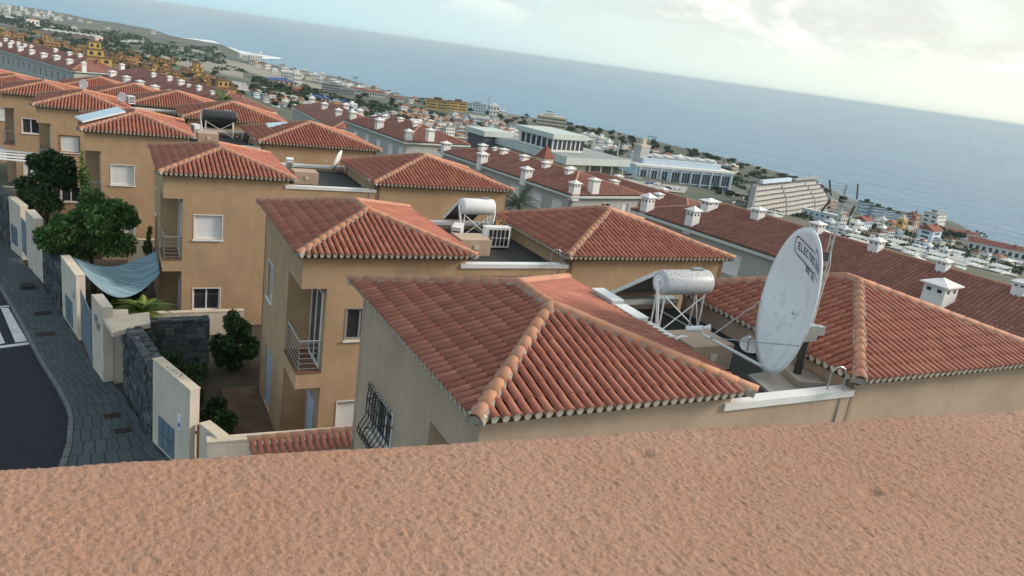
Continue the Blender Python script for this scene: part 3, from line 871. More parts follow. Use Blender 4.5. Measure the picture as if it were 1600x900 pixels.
H4 = house(-1.28, 45.5, -6.65, 0.6, 8.74, 'ochre house fourth from the front with the black water tank and panels on both roofs', 0, 3,
           dict(front=winset(SH, SH)))
H5 = house(-4.09, 56.3, -6.94, 0.0, 8.4, 'ochre house fifth from the front with a wood framed shuttered window', 0, 3,
           dict(front=winset(SH, GL, 'wood')))
H6 = house(-6.95, 67.2, -7.58, 0.0, 8.4, 'ochre house sixth from the front with a two pane white window', 0, 3,
           dict(front=winset(GL, SH)))
H7 = house(-9.75, 78.2, -8.33, 0.0, 8.4, 'far ochre house seventh up the row, half hidden at the left edge', 0, 3, dict(front=winset(SH, SH)))
H8 = house(-12.6, 88.8, -8.96, 0.0, 8.4, 'last ochre house of the row, only its roofs showing', 0, 3, dict(front=winset(SH, SH)))

# ------------------------------------------------------------------ things on the flat roofs
def heater(label, loc, rot, L, r, zt, tank_mat, coll=1.75, group='solar water heaters on the flat roofs', speck=False, drop=1.15, over=0.0):
    """thermosiphon heater: tank on a braced frame, collector sloping down behind it; local x along the tank, y away from the tank"""
    t = thing('solar_water_heater', label, 'water heater', loc, R(rot), group)
    tk = MB()
    n = 20
    prof = [(0.0, 0.0), (0.0, r*0.72), (0.02, r*0.86), (0.05, r*0.97), (0.09, r), (L-0.09, r), (L-0.05, r*0.97), (L-0.02, r*0.86), (L, r*0.72), (L, 0.0)]
    vs = []; fs = []
    for (x, q) in prof:
        for k in range(n):
            w = 2*math.pi*k/n; vs.append((x-L/2, q*math.sin(w), zt+q*math.cos(w)))
    for j in range(len(prof)-1):
        for k in range(n): fs.append((j*n+k, j*n+(k+1) % n, (j+1)*n+(k+1) % n, (j+1)*n+k))
    tk.add(vs, fs)
    to = tk.obj('tank', tank_mat, t, smooth=True)
    e = MB()
    e.tube((-L/2-0.012, 0, zt), (-L/2+0.01, 0, zt), r*0.62, n=16); e.obj('end_cover', M['white_metal'] if tank_mat is not M['tank_black'] else M['grey_frame'], to)
    v = MB(); v.tube((L*0.15, 0, zt+r*0.97), (L*0.15, 0, zt+r+0.09), 0.018, n=6); v.box(L*0.12, L*0.32, -0.05, 0.05, zt+r*0.97, zt+r+0.05); v.obj('valve', M['steel'], to)
    # collector
    c = MB()
    y0, z0 = r*0.75, zt+r*0.55+over; y1, z1 = y0+coll, z0-drop
    d = Vector((0, y1-y0, z1-z0)).normalized(); nn = Vector((0, -d.z, d.y))
    hw = min(L/2*0.93, 0.95)
    def cb(x0, x1, s0, s1, k0, k1, mb):
        o = Vector((0, y0, z0)); Q = lambda x, s, k: tuple(o+Vector((x, 0, 0))+d*s+nn*k)
        pts = [Q(x0, s0, k0), Q(x1, s0, k0), Q(x1, s1, k0), Q(x0, s1, k0), Q(x0, s0, k1), Q(x1, s0, k1), Q(x1, s1, k1), Q(x0, s1, k1)]
        mb.add(pts, [(0, 3, 2, 1), (4, 5, 6, 7), (0, 1, 5, 4), (1, 2, 6, 5), (2, 3, 7, 6), (3, 0, 4, 7)])
    S = (Vector((0, y1, z1))-Vector((0, y0, z0))).length
    cb(-hw, hw, 0, S, -0.05, 0.02, c); co = c.obj('collector_panel', M['solar_black'], t)
    fr = MB()
    cb(-hw-0.03, -hw-0.001, -0.02, S+0.03, -0.06, 0.035, fr); cb(hw+0.001, hw+0.03, -0.02, S+0.03, -0.06, 0.035, fr)
    cb(-hw, hw, S+0.001, S+0.03, -0.06, 0.035, fr); fr.obj('panel_frame', M['white_metal'], co)
    # stand
    zl = zt-r
    for sx in (-1, 1):
        x = sx*hw*0.86
        for (p, q) in (((x, -r*0.5, 0), (x, -r*0.45, zl+0.06)), ((x, r*0.6, 0), (x, r*0.6, zl+0.06))):
            g = MB(); g.tube(p, q, 0.022, n=6); g.obj('leg', M['white_metal'], t)
        g = MB(); g.tube((x, -r*0.5, 0.03), (x, y1, 0.03), 0.02, n=6); g.tube((x, y1, 0.03), (x, y1, max(0.06, z1)), 0.02, n=6); g.obj('base_rail', M['white_metal'], t)
        g = MB(); g.tube((x, -r*0.5, 0.05), (x, r*0.6, zl), 0.014, n=5); g.obj('side_brace', M['white_metal'], t)
    for s in (-1, 1):
        g = MB(); g.tube((s*hw*0.86, -r*0.5+0.01*s, 0.05), (-s*hw*0.86, -r*0.46+0.01*s, zl), 0.016, n=6); g.obj('cross_brace', M['white_metal'], t)
    pp = MB(); pp.path([(-L/2-0.01, -0.03, zt+r*0.25), (-L/2-0.12, -0.08, zt+r*0.15), (-L/2-0.10, -0.16, zt-r*0.6), (-L/2+0.02, -r*0.8, 0.12)], 0.035, 8); pp.obj('pipe', M['white_metal'], t)
    return t

def ac_unit(label, loc, rot, w=0.85, d=0.30, h=0.62, grid=False, group='air conditioner units on the flat roofs'):
    t = thing('air_conditioner', label, 'air conditioner', loc, R(rot), group)
    b = MB(); b.box(-w/2, w/2, -d/2, d/2, 0.06, h-0.03); b.obj('casing', M['white_metal'], t)
    tp = MB(); tp.box(-w/2-0.012, w/2+0.012, -d/2-0.012, d/2+0.012, h-0.03, h); tp.obj('top_cover', M['white_metal'], t)
    g = MB(); g.box(-w*0.40, w*0.44, -d/2-0.008, -d/2-0.001, 0.10, h-0.07); go = g.obj('coil_grille', M['black_plastic'], t)
    v = MB()
    for k in range(6): 
        x = -w*0.40+w*0.84*k/5; v.box(x-0.008, x+0.008, -d/2-0.018, -d/2-0.0085, 0.10, h-0.07)
    for k in range(3):
        z = 0.12+(h-0.2)*k/2; v.box(-w*0.40, w*0.44, -d/2-0.024, -d/2-0.0185, z-0.007, z+0.007)
    v.obj('guard_bars', M['white_metal'], go)
    s = MB()
    for k in range(5): 
        z = 0.14+0.085*k; s.box(w/2+0.0005, w/2+0.006, -d/2+0.03, d/2-0.03, z, z+0.05)
    s.obj('side_vents', M['black_plastic'], t)
    for x in (-w*0.32, w*0.32):
        f = MB(); f.box(x-0.04, x+0.04, -d/2, d/2, 0, 0.06); f.obj('foot', M['dark_metal'], t)
    return t

def disc(mb, ctr, n, rad, depth, rings=7, seg=40, aspect=1.0, th=0.02):
    """shallow dish bowl opening towards n"""
    n = Vector(n).normalized(); a = Vector((0, 0, 1)).cross(n).normalized(); up = n.cross(a)
    pts = [Vector(ctr)-n*depth]
    fs = []
    for side in (0, 1):
        b0 = len(pts) if side else 0
        if side: pts.append(Vector(ctr)-n*(depth+th))
        for k in range(1, rings+1):
            r = rad*k/rings
            for i in range(seg):
                w = 2*math.pi*i/seg
                pts.append(Vector(ctr)+a*(r*math.cos(w)*aspect)+up*(r*math.sin(w))-n*(depth*(1-(k/rings)**2)+(th if side else 0)))
        b = b0+1
        for i in range(seg): fs.append((b0, b+i, b+(i+1) % seg) if not side else (b0, b+(i+1) % seg, b+i))
        for k in range(rings-1):
            for i in range(seg):
                q = (b+k*seg+i, b+(k+1)*seg+i, b+(k+1)*seg+(i+1) % seg, b+k*seg+(i+1) % seg)
                fs.append(q if not side else q[::-1])
    o0 = 1+(rings-1)*seg; o1 = 1+rings*seg+1+(rings-1)*seg
    for i in range(seg): fs.append((o0+i, o1+i, o1+(i+1) % seg, o0+(i+1) % seg))
    mb.add(pts, fs)
    return a, up, n

def small_dish(label, base, ctr, az, el, rad, group='small white satellite dishes on the roofs', m='white_paint'):
    t = thing('satellite_dish', label, 'satellite dish', base, 0, group)
    c = Vector(ctr)-Vector(base)
    n = Vector((math.sin(R(az))*math.cos(R(el)), math.cos(R(az))*math.cos(R(el)), math.sin(R(el))))
    b = MB(); a, up, n = disc(b, c, n, rad, rad*0.16, 5, 28, 0.92); b.obj('reflector', M[m], t, smooth=True)
    p = MB(); p.path([(0, 0, 0), (0, 0, max(0.1, c.z-0.05)), tuple(c-n*(rad*0.2))], 0.022, 6); p.obj('mast', M['steel'], t)
    f = c+n*rad*0.95-up*rad*0.55
    ar = MB(); ar.path([tuple(c-up*rad*0.9), tuple(f)], 0.014, 5); ar.obj('arm', M['steel'], t)
    l = MB(); l.tube(f, f-n*0.10+up*0.05, 0.035, 0.03, 8); l.obj('receiver_head', M['white_metal'], t)
    return t

# --- house 1 roof
pd = MB(); pd.prism([(11.5, 9.85), (13.12, 9.75), (13.15, 11.1), (11.75, 10.95)], -5.735, -5.66)
tag(pd.obj('concrete_pad', M['concrete']), 'worn concrete pad under the big dish, stained at the mast', 'pad')
bk = MB(); bk.prism([(12.35, 10.15), (12.95, 9.95), (13.14, 10.75), (12.72, 11.3)], -5.655, -5.5)
tag(bk.obj('concrete_block', M['concrete']), 'grey concrete block beside the big dish mast', 'block')
DC = Vector((12.12, 10.79, -3.99)); DN = Vector((-0.866, 0.487, 0.10)).normalized(); DR = 1.52
bigd = thing('satellite_dish', 'very large white satellite dish with grey stains and printed lettering', 'satellite dish', (12.66, 10.52, -5.67), 0)
def loc(v): return Vector(v)-Vector((12.66, 10.52, -5.67))
dm = bpy.data.materials.new('dish_paint'); dm.use_nodes = True
t = dm.node_tree; b = t.nodes['Principled BSDF']; b.inputs['Roughness'].default_value = 0.5
g = t.nodes.new('ShaderNodeNewGeometry'); P = g.outputs['Position']
sp = t.nodes.new('ShaderNodeSeparateXYZ'); t.links.new(P, sp.inputs[0])
band = mathn(t, 'MULTIPLY', maprange(t, sp.outputs['Z'], -3.3, -3.85, 0, 1, True), maprange(t, sp.outputs['Z'], -5.6, -5.0, 0.35, 1, True))
st = maprange(t, noisen(t, P, 2.6, 6, 0.62, 0.5), 0.48, 0.68, 0, 0.75, True)
st2 = maprange(t, noisen(t, P, 1.4, 4, 0.6), 0.40, 0.65, 0.15, 1.0)
c1 = mixc(t, mathn(t, 'MULTIPLY', mathn(t, 'MULTIPLY', st, band), st2), (0.82, 0.84, 0.87), (0.33, 0.30, 0.23))
c1 = mixc(t, maprange(t, noisen(t, P, 9, 5, 0.7), 0.45, 0.7, 0, 0.10), c1, (0.5, 0.5, 0.5))
t.links.new(c1, b.inputs['Base Color'])
bb = MB(); DA, DU, DN = disc(bb, loc(DC), DN, DR, 0.24, 12, 72, 1.0, 0.03)
dobj = bb.obj('reflector', dm, bigd, smooth=True)
mb = MB(); mb.tube((0, 0, -0.03), (0, 0, 1.1), 0.085, 0.075, 14); mb.obj('mast', M['dark_metal'], bigd)
mb = MB(); mb.tube(loc(DC-DN*0.27-DU*0.15), (0, 0, 1.05), 0.10, 0.09, 10); mb.obj('mount', M['steel'], bigd)
mb = MB(); mb.box(-0.17, 0.17, -0.12, 0.12, 0.92, 1.25); mb.obj('clamp', M['steel'], bigd)
mb = MB(); mb.tube((0.05, 0, 0.35), loc(DC-DN*0.2-DU*0.95), 0.025, n=6); mb.obj('brace', M['steel'], bigd)
mb = MB(); mb.box(0.12, 0.42, -0.07, 0.07, 1.02, 1.20); mb.obj('motor_housing', M['steel'], bigd)
FE = Vector((10.62, 11.34, -4.86)); BT = DC-DU*(DR*0.97)
mb = MB(); mb.tube(loc(BT), loc(FE), 0.036, 0.03, 8); mb.obj('feed_arm', M['white_metal'], bigd)
for s in (-1, 1):
    mb = MB(); mb.tube(loc(DC+DA*s*DR*0.93-DU*DR*0.30), loc(FE+(BT-FE)*0.12), 0.013, n=5); mb.obj('strut', M['steel'], bigd)
mb = MB(); mb.tube(loc(FE+Vector((0, 0, 0.02))), loc(FE+Vector((0.02, 0.05, 0.16))), 0.03, n=6)
mb.tube(loc(FE+Vector((-0.02, 0.02, 0.10))), loc(FE+Vector((-0.28, 0.16, 0.05))), 0.065, 0.06, 10)
mb.tube(loc(FE+Vector((0.02, 0.0, 0.12))), loc(FE+Vector((0.14, -0.07, 0.15))), 0.03, 0.075, 10); mb.obj('receiver_head', M['white_metal'], bigd)
# printing on the dish
def on_dish(u, v, k=0.006):
    rr_ = (u*u+v*v)/(DR*DR)
    return loc(DC)+DA*u+DU*v-DN*(0.24*(1-rr_))+DN*k
def letter_quads(ch):
    S = {'E': [(0, 0, .25, 1), (.25, 0, 1, .2), (.25, .4, .85, .6), (.25, .8, 1, 1)], 'L': [(0, 0, .25, 1), (.25, 0, 1, .2)],
         'C': [(0, 0, .25, 1), (.25, 0, 1, .2), (.25, .8, 1, 1)], 'T': [(.37, 0, .63, .8), (0, .8, 1, 1)],
         'R': [(0, 0, .25, 1), (.25, .8, 1, 1), (.25, .4, .8, .58), (.75, .58, 1, .8), (.6, 0, .88, .4)], 'O': [(0, 0, .25, 1), (.25, 0, .75, .2), (.25, .8, .75, 1), (.75, 0, 1, 1)],
         'N': [(0, 0, .24, 1), (.76, 0, 1, 1), (.24, .45, .5, .85), (.5, .15, .76, .55)], 'I': [(.37, 0, .63, 1)], 'S': [(0, 0, 1, .2), (.75, .2, 1, .4), (0, .4, 1, .6), (0, .6, .25, .8), (0, .8, 1, 1)],
         '9': [(0, 0, 1, .18), (.75, .18, 1, 1), (0, .42, .75, .58), (0, .58, .25, .82), (0, .82, .75, 1)], '2': [(0, 0, 1, .2), (0, .2, .25, .4), (0, .4, 1, .6), (.75, .6, 1, .8), (0, .8, 1, 1)],
         '7': [(0, .8, 1, 1), (.6, .4, .95, .8), (.35, 0, .68, .4)], '3': [(0, 0, 1, .2), (.75, .2, 1, .8), (.2, .42, .75, .58), (0, .8, 1, 1)], '.': [(.3, 0, .6, .2)], '1': [(.37, 0, .63, 1)]}
    return S.get(ch, [])
# text runs left to right as read from the camera: along -DA if DA points the other way
TS = -1 if DA.dot(_r) > 0 else 1
def text(s, u0, v0, w, h, gap, slope, mb):
    for i, ch in enumerate(s):
        for (a, b_, c, d_) in letter_quads(ch):
            q = []
            for (x, y) in ((a, b_), (c, b_), (c, d_), (a, d_)):
                u = u0+i*(w+gap)+x*w; v = v0+y*h+slope*(u-u0)
                q.append(on_dish(TS*u, v))
            mb.add(q, [(0, 1, 2, 3)])
def band(pts, w, mb):
    for (p, q) in zip(pts[:-1], pts[1:]):
        d = Vector((q[0]-p[0], q[1]-p[1])); d.normalize(); nrm = Vector((-d.y, d.x))*w/2
        mb.add([on_dish(TS*(p[0]+nrm.x), p[1]+nrm.y), on_dish(TS*(q[0]+nrm.x), q[1]+nrm.y), on_dish(TS*(q[0]-nrm.x), q[1]-nrm.y), on_dish(TS*(p[0]-nrm.x), p[1]-nrm.y)], [(0, 1, 2, 3)])
SLP = -0.10
tb = MB(); text('ELECTRO', -0.60, 0.98, 0.105, 0.155, 0.045, SLP, tb)
text('922.723', -0.05, 0.68, 0.07, 0.10, 0.028, SLP, tb)
bx0, by0 = -0.72, 1.05
band([(bx0, by0-0.13), (bx0-0.03, by0), (bx0, by0+0.13), (bx0+0.08, by0+0.18), (0.30, by0+0.18+SLP*1.0)], 0.022, tb)
band([(bx0, by0-0.13), (bx0+0.08, by0-0.17), (0.52, by0-0.17+SLP*1.2)], 0.022, tb)
pr = tb.obj('lettering', M['print_black'], dobj)
tb = MB()
for k in range(5):
    x = 0.50+0.10*k; band([(x, 0.93+SLP*x*1.1), (x+0.05, 1.04+SLP*x*1.1)], 0.05, tb)
band([(0.42, 1.12), (0.50, 1.24), (0.60, 1.16), (0.72, 1.08), (0.9, 1.0)], 0.03, tb)
band([(0.46, 1.05), (0.95, 0.93)], 0.025, tb); band([(0.5, 0.80), (0.95, 0.70)], 0.022, tb)
tb.obj('faded_print', M['print_grey'], dobj)

an = thing('tv_antenna', 'tall thin lattice aerial mast with a reflector aerial behind the big dish', 'antenna', (13.32, 11.05, -5.67), 0)
A0 = Vector((13.32, 11.05, -5.67))
TOPZ = -1.62-A0.z
mb = MB(); zz = np.linspace(0, TOPZ-0.9, 15)
for k in range(3):
    w = 2*math.pi*k/3; o = Vector((0.055*math.cos(w), 0.055*math.sin(w), 0)); mb.tube(o, o+Vector((0, 0, TOPZ-0.9)), 0.011, n=5)
for j in range(14):
    for k in range(3):
        w, w2 = 2*math.pi*k/3, 2*math.pi*(k+1)/3
        mb.tube((0.055*math.cos(w), 0.055*math.sin(w), zz[j]), (0.055*math.cos(w2), 0.055*math.sin(w2), zz[j+1]), 0.006, n=4)
mb.obj('lattice_mast', M['steel'], an)
mb = MB(); mb.tube((0, 0, TOPZ-1.0), (0, 0, TOPZ), 0.02, n=6); mb.obj('top_pole', M['steel'], an)
ax = (_r*1.0).normalized(); ay = Vector((-ax.y, ax.x, 0))
hz = TOPZ-0.30; AS = 0.74
for (sz, l0) in ((1, 'upper_reflector'), (-1, 'lower_reflector')):
    rf = MB()
    for s in (-1, 1):
        p0 = ax*(s*0.36*AS)+Vector((0, 0, hz+sz*0.05))-ay*0.02; p1 = ax*(s*0.40*AS)+ay*0.18+Vector((0, 0, hz+sz*0.33))
        rf.tube(p0, p1, 0.020, n=6, m=1)
    for k in range(5):
        f = 0.1+0.2*k
        c_ = ay*(-0.02+0.20*f)+Vector((0, 0, hz+sz*(0.05+0.28*f)))
        rf.tube(c_-ax*(0.36+0.04*f)*AS, c_+ax*(0.36+0.04*f)*AS, 0.006, n=4)
    rf.obj('reflector_grid', [M['steel'], M['dark_metal']], an)
bm_ = MB(); bm_.tube(Vector((0, 0, hz))+ay*0.05, Vector((0, 0, hz))-ay*0.75, 0.013, n=6)
for k in range(8):
    c_ = Vector((0, 0, hz))-ay*(0.12+0.085*k); bm_.tube(c_-ax*0.11, c_+ax*0.11, 0.006, n=4)
bm_.obj('boom', M['steel'], an)
dp = MB(); dp.box(-0.06, 0.06, -0.05, 0.05, hz-0.06, hz+0.06); dp.obj('dipole_box', M['dark_metal'], an)
cb_ = MB(); cb_.path([(0.07, 0.03, TOPZ-1.3), (0.13, 0.0, TOPZ-1.7), (0.12, 0.02, TOPZ-2.3), (0.07, 0, 0.6)], 0.008, 5); cb_.obj('cable', M['white_metal'], an)
jb = MB(); jb.box(-0.13, -0.04, -0.05, 0.05, TOPZ-1.6, TOPZ-1.42); jb.obj('amplifier_box', M['dark_metal'], an)

speck = bpy.data.materials.new('tank_peeling'); speck.use_nodes = True
t = speck.node_tree; b = t.nodes['Principled BSDF']; b.inputs['Roughness'].default_value = 0.35
g = t.nodes.new('ShaderNodeNewGeometry'); P = g.outputs['Position']; sp = t.nodes.new('ShaderNodeSeparateXYZ'); t.links.new(P, sp.inputs[0])
hi = maprange(t, sp.outputs['Z'], -4.52, -4.36, 0, 1, True)
c1 = mixc(t, mathn(t, 'MULTIPLY', maprange(t, noisen(t, P, 24, 5, 0.7), 0.50, 0.60, 0, 0.75), hi), (0.52, 0.55, 0.59), (0.22, 0.15, 0.12))
t.links.new(c1, b.inputs['Base Color'])
heater('white water tank with peeling top on the nearest flat roof', (11.87, 13.6, -5.73), 0, 1.45, 0.29, 1.22, speck, coll=1.7, drop=1.1)
heater('clean white water tank on the second house roof', (12.2, 26.0, -6.72), 0, 1.32, 0.30, 1.13, M['white_metal'], coll=1.35, drop=1.0)
heater('black water tank and dark collector on the fourth house roof', (6.02, 50.4, -7.23), 0, 1.95, 0.34, 1.28, M['tank_black'], coll=1.4, drop=1.1)
for k, (y, z) in enumerate(((14.06, 0.80), (13.13, 0.73), (12.2, 0.66))):
    ac_unit(('white air conditioner furthest along the nearest tiled roof edge', 'middle white air conditioner along the nearest tiled roof edge', 'white air conditioner closest to the tan hatch on the nearest roof')[k], (10.14+0.02*k, y, -5.73), 270, 0.86, 0.30, z)
pp = MB(); pp.path([(10.3, 11.85, -5.2), (10.75, 12.0, -5.2), (11.15, 11.9, -5.28), (11.5, 11.55, -5.62)], 0.045, 8)
tag(pp.obj('white_pipe', M['white_metal']), 'white insulated pipe bending across the nearest flat roof', 'pipe')
ac_unit('white air conditioner seen end on beside the second house water tank', (11.05, 24.95, -6.72), 240, 0.85, 0.32, 0.66)
ac_unit('white air conditioner with barred black grille on the second house roof', (12.3, 24.35, -6.72), 0, 0.95, 0.32, 0.80)
ac_unit('white air conditioner at the tiled roof edge on the third house', (7.95, 39.0, -7.08), 260, 0.62, 0.32, 0.72)
ac_unit('white air conditioner beside the black water tank', (4.62, 49.6, -7.23), 285, 0.6, 0.34, 0.78)
ac_unit('small white air conditioner box on the fifth house roof', (1.414, 58.5, -6.638), 285, 0.6, 0.4, 0.55)
small_dish('white dish facing left on the third house terrace edge', (10.75, 39.9, -7.08), (10.42, 39.6, -6.40), 300, 18, 0.56)
small_dish('thin edge-on white dish beside the second house water tank', (13.25, 26.5, -6.72), (13.07, 26.4, -6.17), 292, 10, 0.42)
small_dish('white dish below the black water tank', (7.6, 50.2, -7.23), (7.38, 50.0, -6.98), 296, 15, 0.42)
small_dish('small white dish above the panel roof on the fifth house', (0.983, 60.0, -6.81), (0.909, 60.0, -6.393), 220, 12, 0.36)
small_dish('small white dish furthest up the tiled roofs', (-1.519, 71.0, -7.281), (-1.599, 71.0, -6.849), 215, 12, 0.40)
small_dish('little white dish low behind the big stained dish', (13.12, 12.3, -5.73), (13.05, 12.2, -5.52), 250, 62, 0.34)
st_ = thing('rail_stand', 'steel rack of rails beside the third house dish', 'rack', (11.3, 39.2, -7.08), 0)
for k in range(4):
    m_ = MB(); x = -0.3+0.22*k; m_.tube((x, 0, 0), (x+0.22, 0.3, 0.62), 0.018, n=5); m_.obj('rail', M['steel'], st_)
m_ = MB(); m_.tube((-0.3, 0, 0.1), (0.5, 0, 0.1), 0.016, n=5); m_.tube((-0.1, 0.26, 0.55), (0.6, 0.26, 0.55), 0.016, n=5); m_.obj('crossbar', M['steel'], st_)
wc = thing('wooden_chair', 'small wooden chair at the terrace wall of the second house', 'chair', (13.05, 25.35, -6.72), R(20))
for (x, y) in ((-.2, -.2), (.2, -.2), (-.2, .2), (.2, .2)):
    m_ = MB(); m_.box(x-.02, x+.02, y-.02, y+.02, 0, 0.42 if y < 0 else 0.8); m_.obj('leg', M['wood'], wc)
m_ = MB(); m_.box(-.23, .23, -.23, .23, 0.42, 0.46); m_.obj('seat', M['wood'], wc)
for zz_ in (0.56, 0.68): 
    m_ = MB(); m_.box(-.18, .18, .19, .21, zz_, zz_+0.06); m_.obj('back_slat', M['wood'], wc)
def roof_panel(label, c, L, Wd, tilt_dir, tilt, rot):
    t = thing('solar_collector', label, 'solar panel', c, R(rot), 'pale solar panels on tiled roofs')
    g = MB(); g.box(-L/2, L/2, -Wd/2, Wd/2, 0.0, 0.08); o = g.obj('panel_frame', M['white_metal'], t)
    h = MB(); h.box(-L/2+0.04, L/2-0.04, -Wd/2+0.04, Wd/2-0.04, 0.081, 0.09); h.obj('panel_glass', M['sky_blue_panel'], t)
    for x in (-L*0.35, L*0.35):
        f = MB(); f.box(x-0.03, x+0.03, Wd*0.35, Wd*0.42, -0.35, 0.0); f.obj('leg', M['steel'], t)
    t.rotation_euler = (R(tilt), R(tilt_dir), R(rot))
    return t
roof_panel('long pale solar panel on the left tiled roof of the fourth house', (-0.293, 47.7, -6.122), 2.3, 0.9, -15, 8, 24)
roof_panel('short pale solar panel on the right tiled roof of the fourth house', (9.335, 49.5, -6.188), 1.35, 1.0, -8, 14, 4)

# ------------------------------------------------------------------ garden walls along the pavement
def slab_wall(name, label, a, b, th, z0, z1, m='cream_wall', cap=True, group='cream garden walls along the pavement', ops=(), cat='wall'):
    a = Vector((*a, 0)); b = Vector((*b, 0)); d = (b-a).normalized(); n = Vector((-d.y, d.x, 0))
    rot = math.atan2(d.y, d.x); L = (b-a).length
    t = thing(name, label, cat, (a.x, a.y, z0), rot, group)
    h = z1-z0
    w = MB(); w.box(0, L, 0, th, -0.4, h); w.obj('wall', M[m], t)
    if cap:
        c = MB(); c.box(-0.015, L+0.015, -0.015, th+0.015, h+0.001, h+0.05); c.obj('coping', M['cream_coping'], t)
    return t, L, h
def panel(t, u0, u1, z0, z1, m='blue_steel', name='meter_door'):
    p = MB(); p.box(u0, u1, -0.03, -0.001, z0, z1); o = p.obj(name, M[m], t)
    q = MB()
    n = 3
    for k in range(1, n): 
        u = u0+(u1-u0)*k/n; q.box(u-0.008, u+0.008, -0.036, -0.0305, z0+0.03, z1-0.03)
    q.box(u0+0.02, u1-0.02, -0.036, -0.0305, (z0+z1)/2-0.008, (z0+z1)/2+0.008)
    q.obj('panel_joint', M['dark_metal'], o)
    return o
w1, L_, h_ = slab_wall('garden_wall', 'nearest cream wall slab with spotted top and small blue and white sign', (1.17, 24.13), (2.02, 21.75), 0.28, GZ, -10.33)
panel(w1, 0.48, 1.55, 0.1, 1.12)
s = MB(); s.box(1.80, 1.98, -0.02, -0.001, 1.25, 1.75); so_ = s.obj('sign_plate', M['white_paint'], w1)
s = MB(); s.tube((1.89, -0.0205, 1.42), (1.89, -0.024, 1.42), 0.07, n=16); s.obj('sign_disc', M['sign_blue'], so_)
for (u, v, r) in ((0.8, 0.1, 0.03), (1.1, 0.13, 0.035), (1.35, 0.12, 0.03), (1.5, 0.2, 0.04), (1.58, 0.12, 0.03), (1.72, 0.16, 0.025)):
    s = MB(); s.tube((u, v, h_+0.049), (u, v, h_+0.054), r, n=8); s.obj('tar_spot', M['dark_metal'], w1)
w4, L_, h_ = slab_wall('garden_wall', 'cream wall slab with blue meter door in front of the shade net', (-1.75, 35.95), (-1.13, 33.24), 0.32, GZ, -10.55)
panel(w4, 0.75, 2.0, 0.12, 1.2)
s = MB(); s.box(2.3, 2.42, -0.03, -0.001, 1.5, 1.75); s.obj('letter_slot', M['steel'], w4)
w7, L_, h_ = slab_wall('garden_wall', 'far cream wall slab beside the dark leafy bush', (-4.6, 47.34), (-3.92, 45.3), 0.34, GZ, -10.7)
panel(w7, 0.3, 1.4, 0.1, 1.1)
slab_wall('garden_wall', 'furthest cream wall slab up the pavement at the left edge', (-7.1, 55.4), (-6.3, 52.9), 0.34, gz(54), -11.0)
lw1, L_, h_ = slab_wall('boundary_wall', 'white capped boundary wall behind the nearest house', (2.35, 20.3), (10.5, 20.0), 0.30, GZ, -11.25, 'cream_wall', True, 'low boundary walls between the gardens')
slab_wall('boundary_wall', 'cream boundary wall behind the lime green shrub', (1.7, 33.3), (5.2, 33.4), 0.22, GZ, -12.22, 'cream_wall', True, 'low boundary walls between the gardens')
slab_wall('boundary_wall', 'cream boundary wall behind the round leafy tree', [0.92, 44.0], [2.322, 44.0], 0.22, GZ, -12.0, 'cream_wall', True, 'low boundary walls between the gardens')
slab_wall('boundary_wall', 'pale boundary wall at the left edge above the far stone wall', [-6.342, 52.0], [-3.557, 52.0], 0.25, gz(52), -11.2, 'cream_wall', True, 'low boundary walls between the gardens')
slab_wall('gate_post', 'short cream gate post at the end of the nearest wall slab', (2.25, 21.35), (2.62, 20.45), 0.30, GZ, -11.2, 'cream_wall', True, None, cat='post')
# brown gate leaf between slab and post
gt = thing('garden_gate', 'low brown gate leaf beside the nearest cream wall', 'gate', (2.12, 21.75, GZ), R(-66), None)
for k in range(5):
    s = MB(); s.box(0.02+0.075*k, 0.085+0.075*k, 0.1, 0.14, 0.08, 1.7); s.obj('board', M['wood'], gt)
s = MB(); s.box(0, 0.4, 0.06, 0.1, 0.3, 0.38); s.box(0, 0.4, 0.06, 0.1, 1.4, 1.48); s.obj('gate_rail', M['wood'], gt)
# gatehouse boxes with a thin canopy
def gatehouse(label, body, can, z1, zc, slab):
    t = thing('bin_store', label, 'bin store', (body[0][0], body[0][1], GZ), 0, 'cream bin stores with flat canopies')
    o = Vector(body[0])
    f = lambda pl: [(p[0]-o.x, p[1]-o.y) for p in pl]
    b = MB(); b.prism(f(body)[::-1], -0.3, z1-GZ); b.obj('wall', M['cream_wall'], t)
    c = MB(); c.prism(f(can)[::-1], zc-GZ-0.16, zc-GZ); co = c.obj('canopy', M['cream_wall'], t)
    ins = [((p[0]*0.92+sum(q[0] for q in can)/4*0.08)-o.x, (p[1]*0.92+sum(q[1] for q in can)/4*0.08)-o.y) for p in can]
    r = MB(); r.prism(ins[::-1], zc-GZ+0.001, zc-GZ+0.015); r.obj('canopy_top', M['cream_coping'], co)
    s = MB(); s.prism(f(slab[0])[::-1], 0, slab[1]-GZ); s.obj('upright_slab', M['cream_wall'], t)
    return t
g2 = gatehouse('cream bin store with canopy before the stone wall corner', [(-0.5, 30.2), (-0.17, 28.85), (0.62, 29.0), (0.62, 30.2)][::-1], [(-0.2, 28.9), (0.1, 27.4), (1.28, 28.2), (1.29, 29.35)][::-1], -10.86, -10.68, ([(-0.56, 30.25), (-0.2, 28.8), (0.12, 28.86), (-0.2, 30.3)][::-1], -10.28))
s = MB(); s.box(-0.03, 0.0, 0, 0.25, 0, 0.3)
for (px_, py_, pz_, nm_) in ((-0.37, 29.3, -11.15, 'house_number'), (-0.44, 29.62, -10.95, 'letter_slot')):
    q = MB(); q.box(-0.02, 0.012, -0.12, 0.12, -0.12, 0.12); oo = q.obj(nm_, M['grey_frame'], g2); oo.location = (px_-0.62, py_-30.2, pz_-GZ); oo.rotation_euler = (0, 0, R(14))
